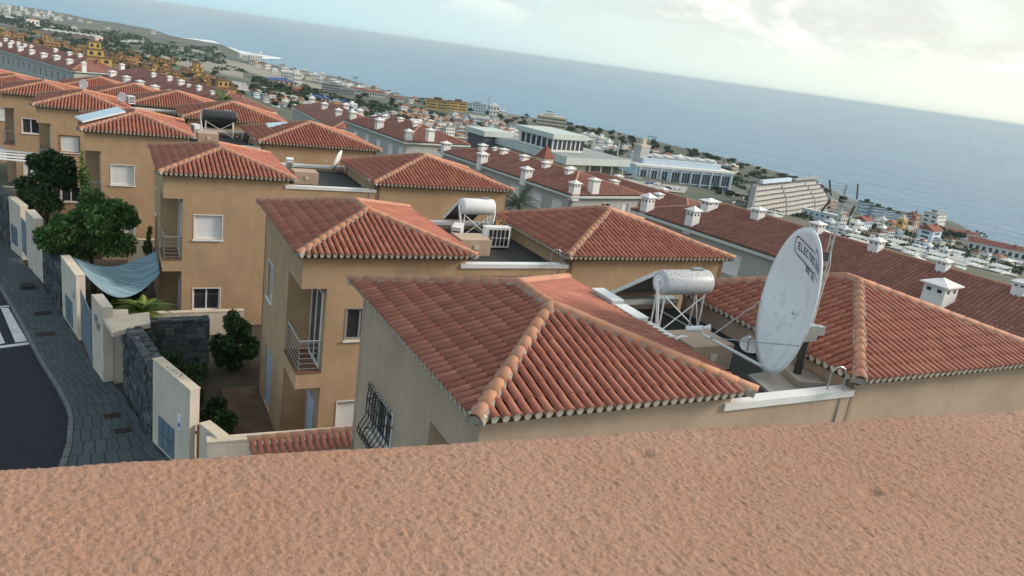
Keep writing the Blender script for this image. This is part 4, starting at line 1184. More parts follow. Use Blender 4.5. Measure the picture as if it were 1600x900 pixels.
q = MB(); q.box(-0.07, 0.07, -0.015, 0.015, -0.07, 0.07); oo = q.obj('switch_box', M['steel'], g2); oo.location = (0.42-0.62, 28.93-30.2, -11.55-GZ)
gatehouse('cream bin store further up beside the round leafy tree', [(-3.55, 43.8), (-2.75, 40.9), (-2.0, 41.1), (-2.3, 43.9)][::-1], [(-3.35, 43.0), (-2.85, 40.75), (-1.9, 40.9), (-2.1, 43.2)][::-1], -11.4, -11.22, ([(-3.6, 43.9), (-3.1, 42.1), (-2.75, 42.2), (-3.2, 44.0)][::-1], -10.5))
def slat_gate(label, a, b, h):
    a = Vector((*a, 0)); b = Vector((*b, 0)); d = b-a; L = d.length
    t = thing('metal_gate', label, 'gate', (a.x, a.y, GZ), math.atan2(d.y, d.x), 'blue grey slatted metal gates')
    n = int(L/0.13)
    for k in range(n):
        s = MB(); s.box(L*k/n+0.01, L*(k+1)/n-0.01, 0, 0.03, 0.08, h-0.03); s.obj('slat', M['blue_steel'], t)
    s = MB(); s.box(0, L, 0.031, 0.07, 0.3, 0.38); s.box(0, L, 0.031, 0.07, h-0.3, h-0.22); s.obj('gate_rail', M['blue_steel'], t)
    return t
slat_gate('blue grey slatted gate between the shade net wall and the bin store', (-1.0, 33.1), (-0.6, 30.35), 2.1)
slat_gate('blue grey slatted gate past the further bin store', (-3.9, 45.3), (-3.6, 44.0), 1.9)

def stone_wall(label, a, b, th, z0, z1, course=0.20):
    a = Vector((*a, 0)); b = Vector((*b, 0)); d = b-a; L = d.length; rot = math.atan2(d.y, d.x)
    t = thing('stone_wall', label, 'stone wall', (a.x, a.y, z0), rot, 'dark volcanic stone walls')
    h = z1-z0
    c = MB(); c.box(0.04, L-0.04, 0.05, th-0.05, -0.4, h-0.05); c.obj('wall_core', M['mortar'], t)
    J = MB()
    def stone(u0, u1, z0_, z1_, y0, y1):
        j = lambda: random.uniform(-0.022, 0.022)
        pts = [(u0+j(), y0+j(), z0_+j()), (u1+j(), y0+j(), z0_+j()), (u1+j(), y1+j(), z0_+j()), (u0+j(), y1+j(), z0_+j()), (u0+j(), y0+j(), z1_+j()), (u1+j(), y0+j(), z1_+j()), (u1+j(), y1+j(), z1_+j()), (u0+j(), y1+j(), z1_+j())]
        J.add(pts, [(0, 3, 2, 1), (4, 5, 6, 7), (0, 1, 5, 4), (1, 2, 6, 5), (2, 3, 7, 6), (3, 0, 4, 7)], 0, random.random())
    z = -0.1
    while z < h-0.02:
        ch = min(course*random.uniform(0.8, 1.3), h+0.02-z)
        for (y0, y1) in ((-0.01, 0.10), (th-0.10, th+0.01)):
            u = 0
            while u < L-0.02:
                w = min(random.uniform(0.16, 0.42), L-u)
                stone(u+0.012, u+w-0.012, z+0.01, z+ch-0.01, y0+random.uniform(-0.03, 0.02), y1); u += w
        z += ch
    u = 0
    while u < L-0.02:
        w = min(random.uniform(0.15, 0.35), L-u)
        stone(u+0.01, u+w-0.01, h-0.06, h+random.uniform(0.0, 0.05), 0.0, th*0.5); stone(u+0.01, u+w-0.01, h-0.06, h+random.uniform(0.0, 0.05), th*0.5+0.015, th); u += w
    for (u0, u1) in ((-0.01, 0.08), (L-0.08, L+0.01)):
        z = 0
        while z < h: stone(u0, u1, z, min(h, z+course), 0.06, th-0.06); z += course
    tag(J.obj('stones', M['stone'], t, tint=True), kind='stuff')
    return t
stone_wall('dark stone wall between the bin store and the nearest cream slab', (0.42, 28.3), (1.15, 24.2), 0.5, GZ, -10.72)
stone_wall('dark stone return wall running from the corner into the garden', (0.95, 28.78), (3.3, 28.85), 0.42, GZ, -10.86)
stone_wall('dark stone wall below the round leafy tree', (-2.7, 40.7), (-1.8, 36.0), 0.45, GZ, -11.35)
stone_wall('dark stone wall climbing out at the left edge', (-6.2, 52.8), (-4.65, 47.4), 0.45, gz(50), -10.9)
# iron garden gate with an arched top
ig = thing('iron_gate', 'arched wrought iron gate in the dark garden', 'gate', (4.05, 29.3, GZ), 0)
for k in range(9):
    x = 0.1*k; s = MB(); s.tube((x, 0, 0.05), (x, 0, 0.95+0.22*math.sin(math.pi*k/8)), 0.012, n=5); s.obj('bar', M['dark_metal'], ig)
s = MB(); s.path([(0.8*k/16, 0, 0.98+0.24*math.sin(math.pi*k/16)) for k in range(17)], 0.014, 5); s.tube((0, 0, 0.2), (0.8, 0, 0.2), 0.014, n=5); s.obj('arched_rail', M['dark_metal'], ig)
# shade net
net = MB()
NUv, NV = 24, 8
cs_ = [Vector((-1.3, 35.7, -10.5)), Vector((-0.75, 33.4, -10.62)), Vector((1.93, 37.1, -10.55)), Vector((1.97, 35.2, -11.05))]
pts = []
for j in range(NV+1):
    v = j/NV
    for i in range(NUv+1):
        u = i/NUv
        p = cs_[0].lerp(cs_[2], u).lerp(cs_[1].lerp(cs_[3], u), v)
        sag = 4*u*(1-u)*(0.55+0.45*v)*0.95
        p.z -= sag+0.06*math.sin(v*19+u*5)*math.sin(math.pi*u)
        pts.append(p)
net.add(pts, [(j*(NUv+1)+i, j*(NUv+1)+i+1, (j+1)*(NUv+1)+i+1, (j+1)*(NUv+1)+i) for j in range(NV) for i in range(NUv)])
nm_ = bpy.data.materials.new('net_striped'); nm_.use_nodes = True
t = nm_.node_tree; b = t.nodes['Principled BSDF']; b.inputs['Roughness'].default_value = 0.95
tcn = t.nodes.new('ShaderNodeTexCoord'); mpn = t.nodes.new('ShaderNodeMapping'); mpn.inputs['Scale'].default_value = (0.15, 9.0, 0.6)
t.links.new(tcn.outputs['Object'], mpn.inputs[0])
sn = noisen(t, mpn.outputs[0], 1.6, 5, 0.7, 0.4)
t.links.new(mixc(t, maprange(t, sn, 0.38, 0.62), (0.10, 0.18, 0.24), (0.25, 0.37, 0.44)), b.inputs['Base Color'])
no = tag(net.obj('shade_net', nm_, smooth=True), 'pale blue shade net sagging from wall to house corner', 'shade net')
md = no.modifiers.new('thick', 'SOLIDIFY'); md.thickness = 0.012
# little tiled wall beside the nearest house
tw = thing('tiled_wall', 'low wall capped with terracotta tiles behind the nearest house', 'wall', (3.1, 18.1, -11.6), 0)
s = MB(); s.box(0, 2.95, 0, 0.5, -1.5, 1.12); s.obj('wall', M['cream_wall'], tw)
for k in range(16):
    for c in range(2):
        o = link('roof_tile', COVER, tw); o.matrix_basis = frame(Vector((0.1+0.178*k, -0.16+0.3*c, 1.12+0.07*c)), Vector((1, 0, 0)), Vector((0, 1, 0.3)).normalized())
for k in range(8):
    o = link('hip_tile', HIPM, tw); o.matrix_basis = frame(Vector((0.0+0.36*k, 0.5, 1.30)), Vector((0, -1, 0)), Vector((1, 0, 0.03)).normalized())

# ------------------------------------------------------------------ plants
def leafmesh(name, m, clumps, n, size, parent, seed, droop=0.0, aspect=0.55):
    """clumps: list of (centre, radii); leaves are folded diamond blades spread through the outer shell of each clump"""
    rg = np.random.default_rng(seed)
    V = []; F = []; T = []
    vol = np.array([c[1][0]*c[1][1] for c in clumps]); pick = rg.choice(len(clumps), n, p=vol/vol.sum())
    for k in pick:
        c, r = clumps[k]
        d = rg.normal(size=3); d /= np.linalg.norm(d)
        q = rg.uniform(0.55, 1.02)
        p = np.array(c)+d*np.array(r)*q
        ax = d+rg.normal(size=3)*0.55; ax[2] -= droop; ax /= np.linalg.norm(ax)
        sd = np.cross(ax, rg.normal(size=3)); sd /= np.linalg.norm(sd)
        nn = np.cross(ax, sd)
        L = size*rg.uniform(0.6, 1.3); w = L*aspect*0.5
        b = len(V)
        V += [tuple(p-ax*L*0.5), tuple(p+sd*w-nn*w*0.25), tuple(p+ax*L*0.5), tuple(p-sd*w-nn*w*0.25)]
        F += [(b, b+1, b+2), (b, b+2, b+3)]
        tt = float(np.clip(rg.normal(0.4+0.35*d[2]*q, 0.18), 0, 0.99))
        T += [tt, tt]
    me = bpy.data.meshes.new(name); me.from_pydata(V, [], F); me.materials.append(m)
    a = me.attributes.new('tint', 'FLOAT', 'FACE'); a.data.foreach_set('value', T)
    me.update()
    return link(name, me, parent)

def tree(name, label, cat, base, crown_c, rad, n, size, m='leaf_mid', nclump=16, seed=1, group=None, droop=0.3, trunk_r=0.12, squash=1.0):
    rg = random.Random(seed)
    t = thing(name, label, cat, base, 0, group)
    c = Vector(crown_c)-Vector(base)
    clumps = []
    for k in range(nclump):
        while True:
            d = Vector((rg.uniform(-1, 1), rg.uniform(-1, 1), rg.uniform(-1, 1)))
            if d.length < 1: break
        d *= 0.92
        f = rg.uniform(0.20, 0.44)
        clumps.append(((c.x+d.x*rad[0], c.y+d.y*rad[1], c.z+d.z*rad[2]), (rad[0]*f, rad[1]*f, rad[2]*f*1.05)))
    tr = MB()
    top = c-Vector((0, 0, rad[2]*0.2))
    tr.tube((0, 0, -0.3), top*0.5, trunk_r, trunk_r*0.75, 8); tr.tube(top*0.5, top, trunk_r*0.75, trunk_r*0.4, 8)
    for (q, r) in clumps[:10]: tr.tube(top*0.55, q, trunk_r*0.4, trunk_r*0.12, 5)
    tr.obj('trunk', M['bark'], t)
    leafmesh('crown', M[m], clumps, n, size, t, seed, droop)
    return t
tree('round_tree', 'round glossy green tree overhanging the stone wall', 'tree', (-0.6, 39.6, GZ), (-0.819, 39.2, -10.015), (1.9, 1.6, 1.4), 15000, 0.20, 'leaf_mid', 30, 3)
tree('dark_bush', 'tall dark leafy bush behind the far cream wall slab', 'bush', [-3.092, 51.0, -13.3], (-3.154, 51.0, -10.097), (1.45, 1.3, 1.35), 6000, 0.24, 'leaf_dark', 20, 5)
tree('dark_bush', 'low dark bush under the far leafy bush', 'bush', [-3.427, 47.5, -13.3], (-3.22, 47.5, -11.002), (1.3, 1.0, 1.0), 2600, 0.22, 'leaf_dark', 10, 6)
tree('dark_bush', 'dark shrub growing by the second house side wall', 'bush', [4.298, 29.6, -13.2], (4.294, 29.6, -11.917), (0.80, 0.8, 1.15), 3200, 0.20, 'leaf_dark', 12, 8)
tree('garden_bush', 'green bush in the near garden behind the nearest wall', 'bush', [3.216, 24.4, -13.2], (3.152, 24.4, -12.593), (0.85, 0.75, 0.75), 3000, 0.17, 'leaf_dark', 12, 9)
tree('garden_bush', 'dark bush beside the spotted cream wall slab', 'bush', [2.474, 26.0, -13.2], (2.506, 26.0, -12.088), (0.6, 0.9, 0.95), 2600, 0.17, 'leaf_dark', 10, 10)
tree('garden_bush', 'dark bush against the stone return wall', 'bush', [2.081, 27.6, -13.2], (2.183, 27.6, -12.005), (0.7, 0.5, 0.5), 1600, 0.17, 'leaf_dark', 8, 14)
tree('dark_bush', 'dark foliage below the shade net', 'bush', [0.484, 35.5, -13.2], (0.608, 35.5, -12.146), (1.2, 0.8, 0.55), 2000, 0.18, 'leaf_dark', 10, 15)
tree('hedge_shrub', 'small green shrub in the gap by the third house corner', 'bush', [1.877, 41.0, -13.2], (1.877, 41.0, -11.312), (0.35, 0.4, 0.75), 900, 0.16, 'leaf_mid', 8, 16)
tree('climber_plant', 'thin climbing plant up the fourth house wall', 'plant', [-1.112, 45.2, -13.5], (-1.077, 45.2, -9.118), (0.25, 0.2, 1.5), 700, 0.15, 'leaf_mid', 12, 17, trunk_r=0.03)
def frond_mesh(name, m, L, w, nl, droop):
    V = []; F = []
    for s in (-1, 1):
        for k in range(nl):
            f = 0.12+0.88*k/nl
            x = L*f; z = L*0.28*math.sin(f*1.7)-droop*f*f*L
            ll = w*math.sin(math.pi*min(1, 0.15+f*0.9))+0.05
            b = len(V)
            V += [(x, 0, z), (x+0.03*L, 0, z-0.004), (x+ll*0.55, s*ll, z-ll*0.35)]
            F.append((b, b+1, b+2) if s > 0 else (b, b+2, b+1))
    b = len(V)
    for k in range(9):
        f = k/8; x = L*f; z = L*0.28*math.sin(f*1.7)-droop*f*f*L; r = 0.018*(1-f)+0.004
        V += [(x, -r, z), (x, r, z), (x, 0, z-r)]
    for k in range(8):
        o = b+3*k
        F += [(o, o+1, o+4, o+3), (o+1, o+2, o+5, o+4), (o+2, o, o+3, o+5)]
    me = bpy.data.meshes.new(name); me.from_pydata(V, [], F); me.materials.append(m); me.update()
    return me
FR_LIME = frond_mesh('frond', M['leaf_lime'], 1.05, 0.16, 26, 0.75)
FR_GREY = frond_mesh('frond', M['leaf_grey'], 2.4, 0.42, 30, 0.72)
FR_PALM = frond_mesh('frond', M['leaf_mid'], 2.4, 0.42, 30, 0.62)
def palm(label, base, h, scale, fm, n, seed, group=None, cat='palm', name='palm_tree'):
    rg = random.Random(seed)
    t = thing(name, label, cat, base, 0, group)
    if h > 0.3:
        tr = MB(); tr.tube((0, 0, -0.5), (0.05, 0, h*0.5), 0.14*scale, 0.12*scale, 8); tr.tube((0.05, 0, h*0.5), (0, 0, h), 0.12*scale, 0.11*scale, 8); tr.obj('trunk', M['bark'], t)
    for k in range(n):
        o = link('frond', fm, t)
        o.location = (0, 0, h); o.rotation_euler = (rg.uniform(-0.3, 0.3), -rg.uniform(-0.35, 1.0), 2*math.pi*k/n*1.618+rg.uniform(-0.3, 0.3))
        s_ = scale*rg.uniform(0.8, 1.1); o.scale = (s_, s_, s_)
    return t
palm('lime green feathery shrub behind the bin store', [1.161, 32.2, -12.9], 1.15, 1.05, FR_LIME, 60, 4, cat='shrub', name='feathery_shrub')
palm('loose grey green palm behind the third house right roof', (22.529, 42.0, -9.824), 1.0, 0.8, FR_GREY, 26, 9)
palm('green palm crown between the far tiled roofs', (9.57, 78.0, -8.822), 1.0, 0.62, FR_PALM, 24, 12)
# white pergola at the left edge
pg = thing('pergola', 'white slatted pergola at the left edge behind the dark bush', 'pergola', (-5.441, 56.0, -11.714), R(-12))
for k in range(4):
    s = MB(); s.box(-1.3, 1.3, 0.42*k, 0.42*k+0.36, 1.35+0.10*k, 1.40+0.10*k); s.obj('roof_slat', M['white_paint'], pg)
for x in (-1.2, 1.2):
    s = MB(); s.box(x-0.05, x+0.05, -0.05, 0.05, -1.2, 1.4); s.obj('post', M['dark_metal'], pg)
    s = MB(); s.box(x-0.04, x+0.04, -0.1, 1.75, 1.26, 1.33); s.obj('beam', M['dark_metal'], pg)

# ------------------------------------------------------------------ apartment rows with white chimneys
def chimney_mesh(w, h, twin=False):
    mb = MB()
    W2 = w/2; D2 = W2*0.85 if not twin else W2*0.62
    mb.box(-W2, W2, -D2, D2, -0.6, h*0.74, 0)
    ow, oz0, oz1 = w*0.09, h*0.50, h*0.62
    for s in ((-0.24, 0.24) if not twin else (-0.3, 0.3)):
        mb.box(s*w-ow, s*w+ow, -D2-0.004, D2+0.004, oz0, oz1, 1)
    for s in (-0.24, 0.24): mb.box(-W2-0.004, W2+0.004, s*D2*2-ow, s*D2*2+ow, oz0, oz1, 1)
    e = 0.12*w+0.02
    b = [(-W2-e, -D2-e, h*0.74), (W2+e, -D2-e, h*0.74), (W2+e, D2+e, h*0.74), (-W2-e, D2+e, h*0.74)]
    t_ = [(x, y, z+0.05*h) for x, y, z in b]
    rg_ = W2*0.5 if twin else W2*0.18
    m_ = [(x*0.45, y*0.45, h*0.90) for x, y, z in b]
    mb.add(b+t_+m_+[(-rg_*0.5, 0, h), (rg_*0.5, 0, h)], [(3, 2, 1, 0), (0, 1, 5, 4), (1, 2, 6, 5), (2, 3, 7, 6), (3, 0, 4, 7), (4, 5, 9, 8), (5, 6, 10, 9), (6, 7, 11, 10), (7, 4, 8, 11), (8, 9, 13, 12), (9, 10, 13), (10, 11, 12, 13), (11, 8, 12)], 0)
    return mb
def apartment(name, label, spec, chim, ground_z, wallm, wins, tiles=2, group='grey apartment rows with white chimneys', pitch=0.24, course=0.40, front_wins=(), gut='fascia'):
    ax_, ay_, az_, bx_, by_, bz_, hw, rise = spec
    A = Vector((ax_, ay_, az_)); B = Vector((bx_, by_, bz_))
    d = Vector((B.x-A.x, B.y-A.y, 0)); L = d.length; d.normalize()
    rot = math.atan2(-d.y, -d.x)-math.pi/2       # local +Y runs from the front end to the rear end
    t = thing(name, label, 'apartment building', (B.x, B.y, B.z), rot, group)
    slope_z = (A.z-B.z)
    W = hw*2
    h = B.z-ground_z
    w = MB(); i_ = 0.35
    lw = [(L-i_-u1, L-i_-u0, a, b) for (u0, u1, a, b, s) in wins]
    wall_mb(w, (i_, L-i_), (i_, i_), -h-2, -0.12, 0.2, [(u0, u1, a, b) for (u0, u1, a, b, s) in wins])
    wall_mb(w, (i_, i_), (W-i_, i_), -h-2, -0.12, 0.2, [(u0, u1, a, b) for (u0, u1, a, b, s) in front_wins])
    wall_mb(w, (W-i_, i_), (W-i_, L-i_), -h-2, -0.12, 0.2); wall_mb(w, (W-i_, L-i_), (i_, L-i_), -h-2, -0.12, 0.2)
    w.obj('wall', wallm, t)
    LF = (Vector((i_, L-i_, 0)), Vector((0, -1, 0)), Vector((1, 0, 0)))
    FF = (Vector((i_, i_, 0)), Vector((1, 0, 0)), Vector((0, 1, 0)))
    for (u0, u1, a, b, s) in wins: window(t, LF, u0, u1, a, b, s)
    for (u0, u1, a, b, s) in front_wins: window(t, FF, u0, u1, a, b, s)
    g = MB()
    g.box(-0.02, 0.16, -0.02, L+0.02, -0.26, -0.075); g.box(0.162, W-0.162, -0.02, 0.16, -0.26, -0.078); g.box(W-0.16, W+0.02, -0.02, L+0.02, -0.26, -0.075); g.box(0.162, W-0.162, L-0.16, L+0.02, -0.26, -0.078)
    g.obj('cornice', M[gut], t)
    pl, c = hip_roof(0, W, L, rise, hw, hw)
    ro = MB(); dz = Vector((0, 0, -0.012))
    ro.add([c['FL']+dz, c['FR']+dz, c['RR']+dz, c['RL']+dz, c['AF']+dz, c['AB']+dz], [(0, 1, 4), (1, 2, 5, 4), (2, 3, 5), (3, 0, 4, 5), (3, 2, 1, 0)])
    roof = ro.obj('roof', M['apartment_tile'], t)
    J = Joined()
    gv, gf = tile_geo(pitch*0.80, pitch*0.66, course*1.12, pitch*0.26, pitch*0.21, n=tiles)
    for P0, U, V, N, us, vs, key in pl:
        if key in ('rear',): continue
        n = int(us[-1]/pitch)
        for i in range(n):
            u = (i+0.5)*pitch; vm = float(np.interp(u, us, vs))
            if key == 'right': 
                if tiles < 3: continue
            j = 0
            while j*course < vm-0.05:
                ln = min(1.0, (vm-j*course)/(course*1.1))
                J.put(gv, gf, frame(P0+U*u+V*(j*course)+N*0.004, U, (V+N*0.03).normalized())@Matrix.Diagonal((1, ln, 1, 1))); j += 1
    if J.n: tag(J.obj('roof_tiles', M['apartment_tile'], roof), kind='stuff')
    rd_ = MB()
    for P0, P1 in ((c['FL'], c['AF']), (c['FR'], c['AF']), (c['RL'], c['AB']), (c['RR'], c['AB']), (c['AF'], c['AB'])):
        rd_.tube(P0+Vector((0, 0, 0.0)), P1+Vector((0, 0, 0.0)), 0.10, 0.10, 7)
    rd_.obj('ridge_line', M['hip_tile'], roof)
    cache = {}
    for (s, o, z, w_, h_) in chim:
        tw_ = w_ > 1.05*h_
        key = (round(w_, 1), round(h_, 1), tw_)
        if key not in cache:
            q = chimney_mesh(max(0.4, w_), max(0.4, h_), tw_).obj('chimney', [M['white_paint'], M['print_black']], roof); cache[key] = q
        else:
            q = cache[key].copy(); col.objects.link(q)
        q.location = (o, L-s, z-B.z); q.rotation_euler = (0, 0, random.uniform(-0.05, 0.05))
    return t
apartment('apartment_building', 'nearest grey apartment row, long dark red roof with large white chimneys', [31.731, 43.191, -9.0, 39.544, -0.275, -9.0, 4.4, 1.3],
          [[5.01, 0.486, -8.856, 0.695, 1.226], [1.088, 0.418, -8.876, 0.692, 1.167], [4.15, 2.986, -8.118, 1.018, 0.806], [7.42, 3.779, -7.883, 0.693, 0.775], [11.465, 4.09, -7.792, 0.692, 0.807], [15.258, 4.074, -7.796, 0.65, 0.794], [19.069, 4.045, -7.805, 0.608, 0.675], [20.697, 0.601, -8.822, 1.253, 1.315], [22.907, 3.918, -7.842, 0.69, 0.815]], -17.5, M['render_grey'],
          [(u, u+1.35, -2.0, -0.75, SH) for u in (1.5, 4.4, 7.6, 11.2, 15.0, 19.0, 23.0)], 3)
apartment('apartment_building', 'middle grey apartment block, cream gable end with two bright windows', [28.842, 72.137, -10.0, 32.478, 52.167, -10.0, 4.25, 1.05],
          [[7.295, 0.281, -9.93, 0.76, 1.111], [13.945, 0.309, -9.924, 0.762, 1.034], [19.957, 0.538, -9.867, 0.712, 1.017], [19.873, 2.647, -9.346, 0.725, 0.725], [3.625, 2.777, -9.314, 0.741, 0.68], [6.329, 3.335, -9.176, 0.725, 0.604], [9.554, 3.326, -9.178, 0.759, 0.584], [12.815, 3.273, -9.191, 0.733, 0.564], [15.797, 3.411, -9.157, 0.71, 0.601], [0.801, 0.379, -9.906, 0.75, 0.937], [4.729, 3.42, -9.155, 0.43, 0.368]], -18.5, M['render_grey'],
          [(u, u+1.35, -2.1, -0.85, SH if u != 7.6 else GL) for u in (1.6, 4.6, 7.6, 11.4, 14.6, 17.2)], 2, pitch=0.26,
          front_wins=[(3.4, 4.4, -1.9, -0.75, GL), (5.9, 6.6, -1.9, -0.75, SH)])
apartment('apartment_building', 'further grey apartment block with a tall chimney at its roof corner', [26.917, 100.418, -11.0, 29.528, 84.007, -11.0, 4.4, 1.5],
          [[0.944, 0.787, -10.732, 0.734, 1.141], [8.677, 0.7, -10.761, 0.843, 1.38], [5.665, 2.968, -9.988, 0.794, 0.636], [8.762, 3.477, -9.815, 0.7, 0.622], [12.408, 3.526, -9.798, 0.679, 0.604], [16.139, 0.711, -10.758, 0.72, 1.153], [17.459, 2.697, -10.081, 0.792, 0.864]], -20, M['render_grey'],
          [(u, u+1.3, -2.2, -0.9, SH) for u in (2.0, 5.2, 8.4, 11.6, 14.2)], 2, pitch=0.34, course=0.55)
apartment('apartment_building', 'long far apartment row at the left edge, many small white roof dormers', [-34.424, 221.987, -12.6, -5.069, 152.454, -12.6, 4.6, 1.8],
          [[39.6, 0.867, -12.261, 0.62, 0.868], [43.507, 1.367, -12.065, 0.612, 1.101], [49.031, 1.27, -12.103, 0.837, 0.957], [54.62, 1.284, -12.098, 0.818, 0.935], [60.109, 1.349, -12.072, 0.914, 0.914], [65.015, 1.643, -11.957, 0.896, 0.896], [70.649, 1.57, -11.986, 0.873, 0.873], [76.701, 1.425, -12.042, 0.637, 1.168], [36.1, 3.008, -11.423, 0.634, 0.761], [40.359, 2.74, -11.528, 0.623, 0.748], [43.273, 2.887, -11.47, 0.616, 0.739], [46.71, 2.829, -11.493, 0.608, 0.729], [48.915, 3.17, -11.359, 0.603, 0.603], [58.69, 3.794, -11.115, 0.581, 0.813], [64.494, 3.953, -11.053, 0.567, 0.794], [68.245, 4.184, -10.963, 0.559, 0.782]], -22, M['render_grey'],
          [(u, u+0.9, -2.6, -1.0, GL) for u in [3+2.6*k for k in range(28)]], 1, pitch=0.6, course=4.0)
apartment('apartment_building', 'far apartment row running behind the terraced tiled roofs', [-1.559, 156.918, -13.2, 13.571, 119.765, -13.2, 5.0, 2.0],
          [[-0.043, 0.973, -12.811, 0.666, 1.222], [4.813, 0.775, -12.89, 0.977, 0.977], [10.869, 0.494, -13.002, 0.949, 0.949], [16.103, 0.342, -13.063, 0.924, 0.924], [21.65, 0.133, -13.147, 0.999, 0.999], [26.38, 0.282, -13.087, 0.878, 0.781], [1.832, 3.639, -11.745, 0.669, 0.892], [13.965, 3.489, -11.804, 0.632, 0.843], [19.257, 3.612, -11.755, 0.72, 0.925], [23.473, 3.418, -11.833, 0.805, 0.906], [25.863, 3.456, -11.817, 0.597, 0.497], [29.583, 3.186, -11.926, 0.682, 0.877], [33.702, 3.137, -11.945, 0.572, 0.668]], -24, M['render_grey'],
          [], 1, pitch=0.6, course=4.0)
# the second rank of rows, seaward of the first
def behind(k_spec, off, dz, back, front):
    a = Vector(k_spec[:3]); b = Vector(k_spec[3:6]); d = (b-a); d.z = 0; d.normalize(); n = Vector((-d.y, d.x, 0))
    if n.dot(_r) < 0: n = -n
    a2 = a+n*off-d*back; b2 = b+n*off+d*front
    return [a2.x, a2.y, a.z+dz, b2.x, b2.y, b.z+dz, k_spec[6], k_spec[7]]
G1S = [31.731, 43.191, -9.0, 39.544, -0.275, -9.0, 4.4, 1.3]; G2S = [28.842, 72.137, -10.0, 32.478, 52.167, -10.0, 4.25, 1.05]
def rank_chim(spec, n, w=0.8, h=0.9, o=(2.6, 6.6), seed=1):
    rg = random.Random(seed); L = (Vector(spec[:2])-Vector(spec[3:5])).length
    return [(2.5+(L-5)*k/(n-1)+rg.uniform(-.6, .6), o[k % 2], spec[2]+spec[7]*(o[k % 2]/spec[6] if o[k % 2] < spec[6] else 2-o[k % 2]/spec[6])-0.1, w, h) for k in range(n)]
S6 = behind(G1S, 10.2, -2.1, 1.5, 6); S7 = behind(G2S, 10.5, -1.5, -3, 3.5)
apartment('apartment_building', 'second rank red roofed apartment row just seaward of the nearest row', S6, rank_chim(S6, 14, seed=3), -19, M['render_cream'], [], 2, pitch=0.30, course=0.5)
apartment('apartment_building', 'second rank red roofed apartment row behind the middle block', S7, rank_chim(S7, 6, 0.7, 0.7, seed=4), -20, M['render_cream'], [], 2, pitch=0.30, course=0.5)
tu = thing('roof_turret', 'dark red pyramid turret rising behind the middle apartment block', 'turret', (45.247, 79.67, -11.0), R(12))
s = MB(); s.box(-0.7, 0.7, -0.7, 0.7, -4, 0.0); s.obj('wall', M['render_cream'], tu)
s = MB(); s.add([(-0.85, -0.85, 0), (0.85, -0.85, 0), (0.85, 0.85, 0), (-0.85, 0.85, 0), (0, 0, 1.5)], [(0, 1, 4), (1, 2, 4), (2, 3, 4), (3, 0, 4), (3, 2, 1, 0)]); s.obj('roof', M['roof_red'], tu)
tu = thing('roof_turret', 'small red pyramid turret on the far left apartment row', 'turret', (-1.171, 157.437, -13.2), R(20))
s = MB(); s.box(-1.1, 1.1, -1.1, 1.1, -6, 0.0); s.obj('wall', M['render_grey'], tu)
s = MB(); s.add([(-1.3, -1.3, 0), (1.3, -1.3, 0), (1.3, 1.3, 0), (-1.3, 1.3, 0), (0, 0, 2.8)], [(0, 1, 4), (1, 2, 4), (2, 3, 4), (3, 0, 4), (3, 2, 1, 0)]); s.obj('roof', M['roof_red'], tu)
apartment('apartment_building', 'short far red roof with small chimneys left of the further grey block', [25.513, 126.375, -12.5, 26.308, 103.195, -12.5, 4.5, 1.6], rank_chim([25.513, 126.375, -12.5, 26.308, 103.195, -12.5, 4.5, 1.6], 6, 0.8, 1.2, seed=8), -22, M['render_grey'], [], 1, pitch=0.5, course=3.0)

# ------------------------------------------------------------------ the town down to the coast
def win_grid(mb, W, z0, z1, rows, cols, y, ww=0.55, hh=0.5, axis='x', x0=0.0):
    cw = W/cols; rh = (z1-z0)/rows
    for r in range(rows):
        for c in range(cols):
            a = x0+cw*(c+0.5-ww/2); b = x0+cw*(c+0.5+ww/2); e = z0+rh*(r+0.5-hh/2); f = z0+rh*(r+0.5+hh/2)
            if axis == 'x': mb.box(a, b, y-0.05, y+0.06, e, f)
            else: mb.box(y-0.05, y+0.06, a, b, e, f)

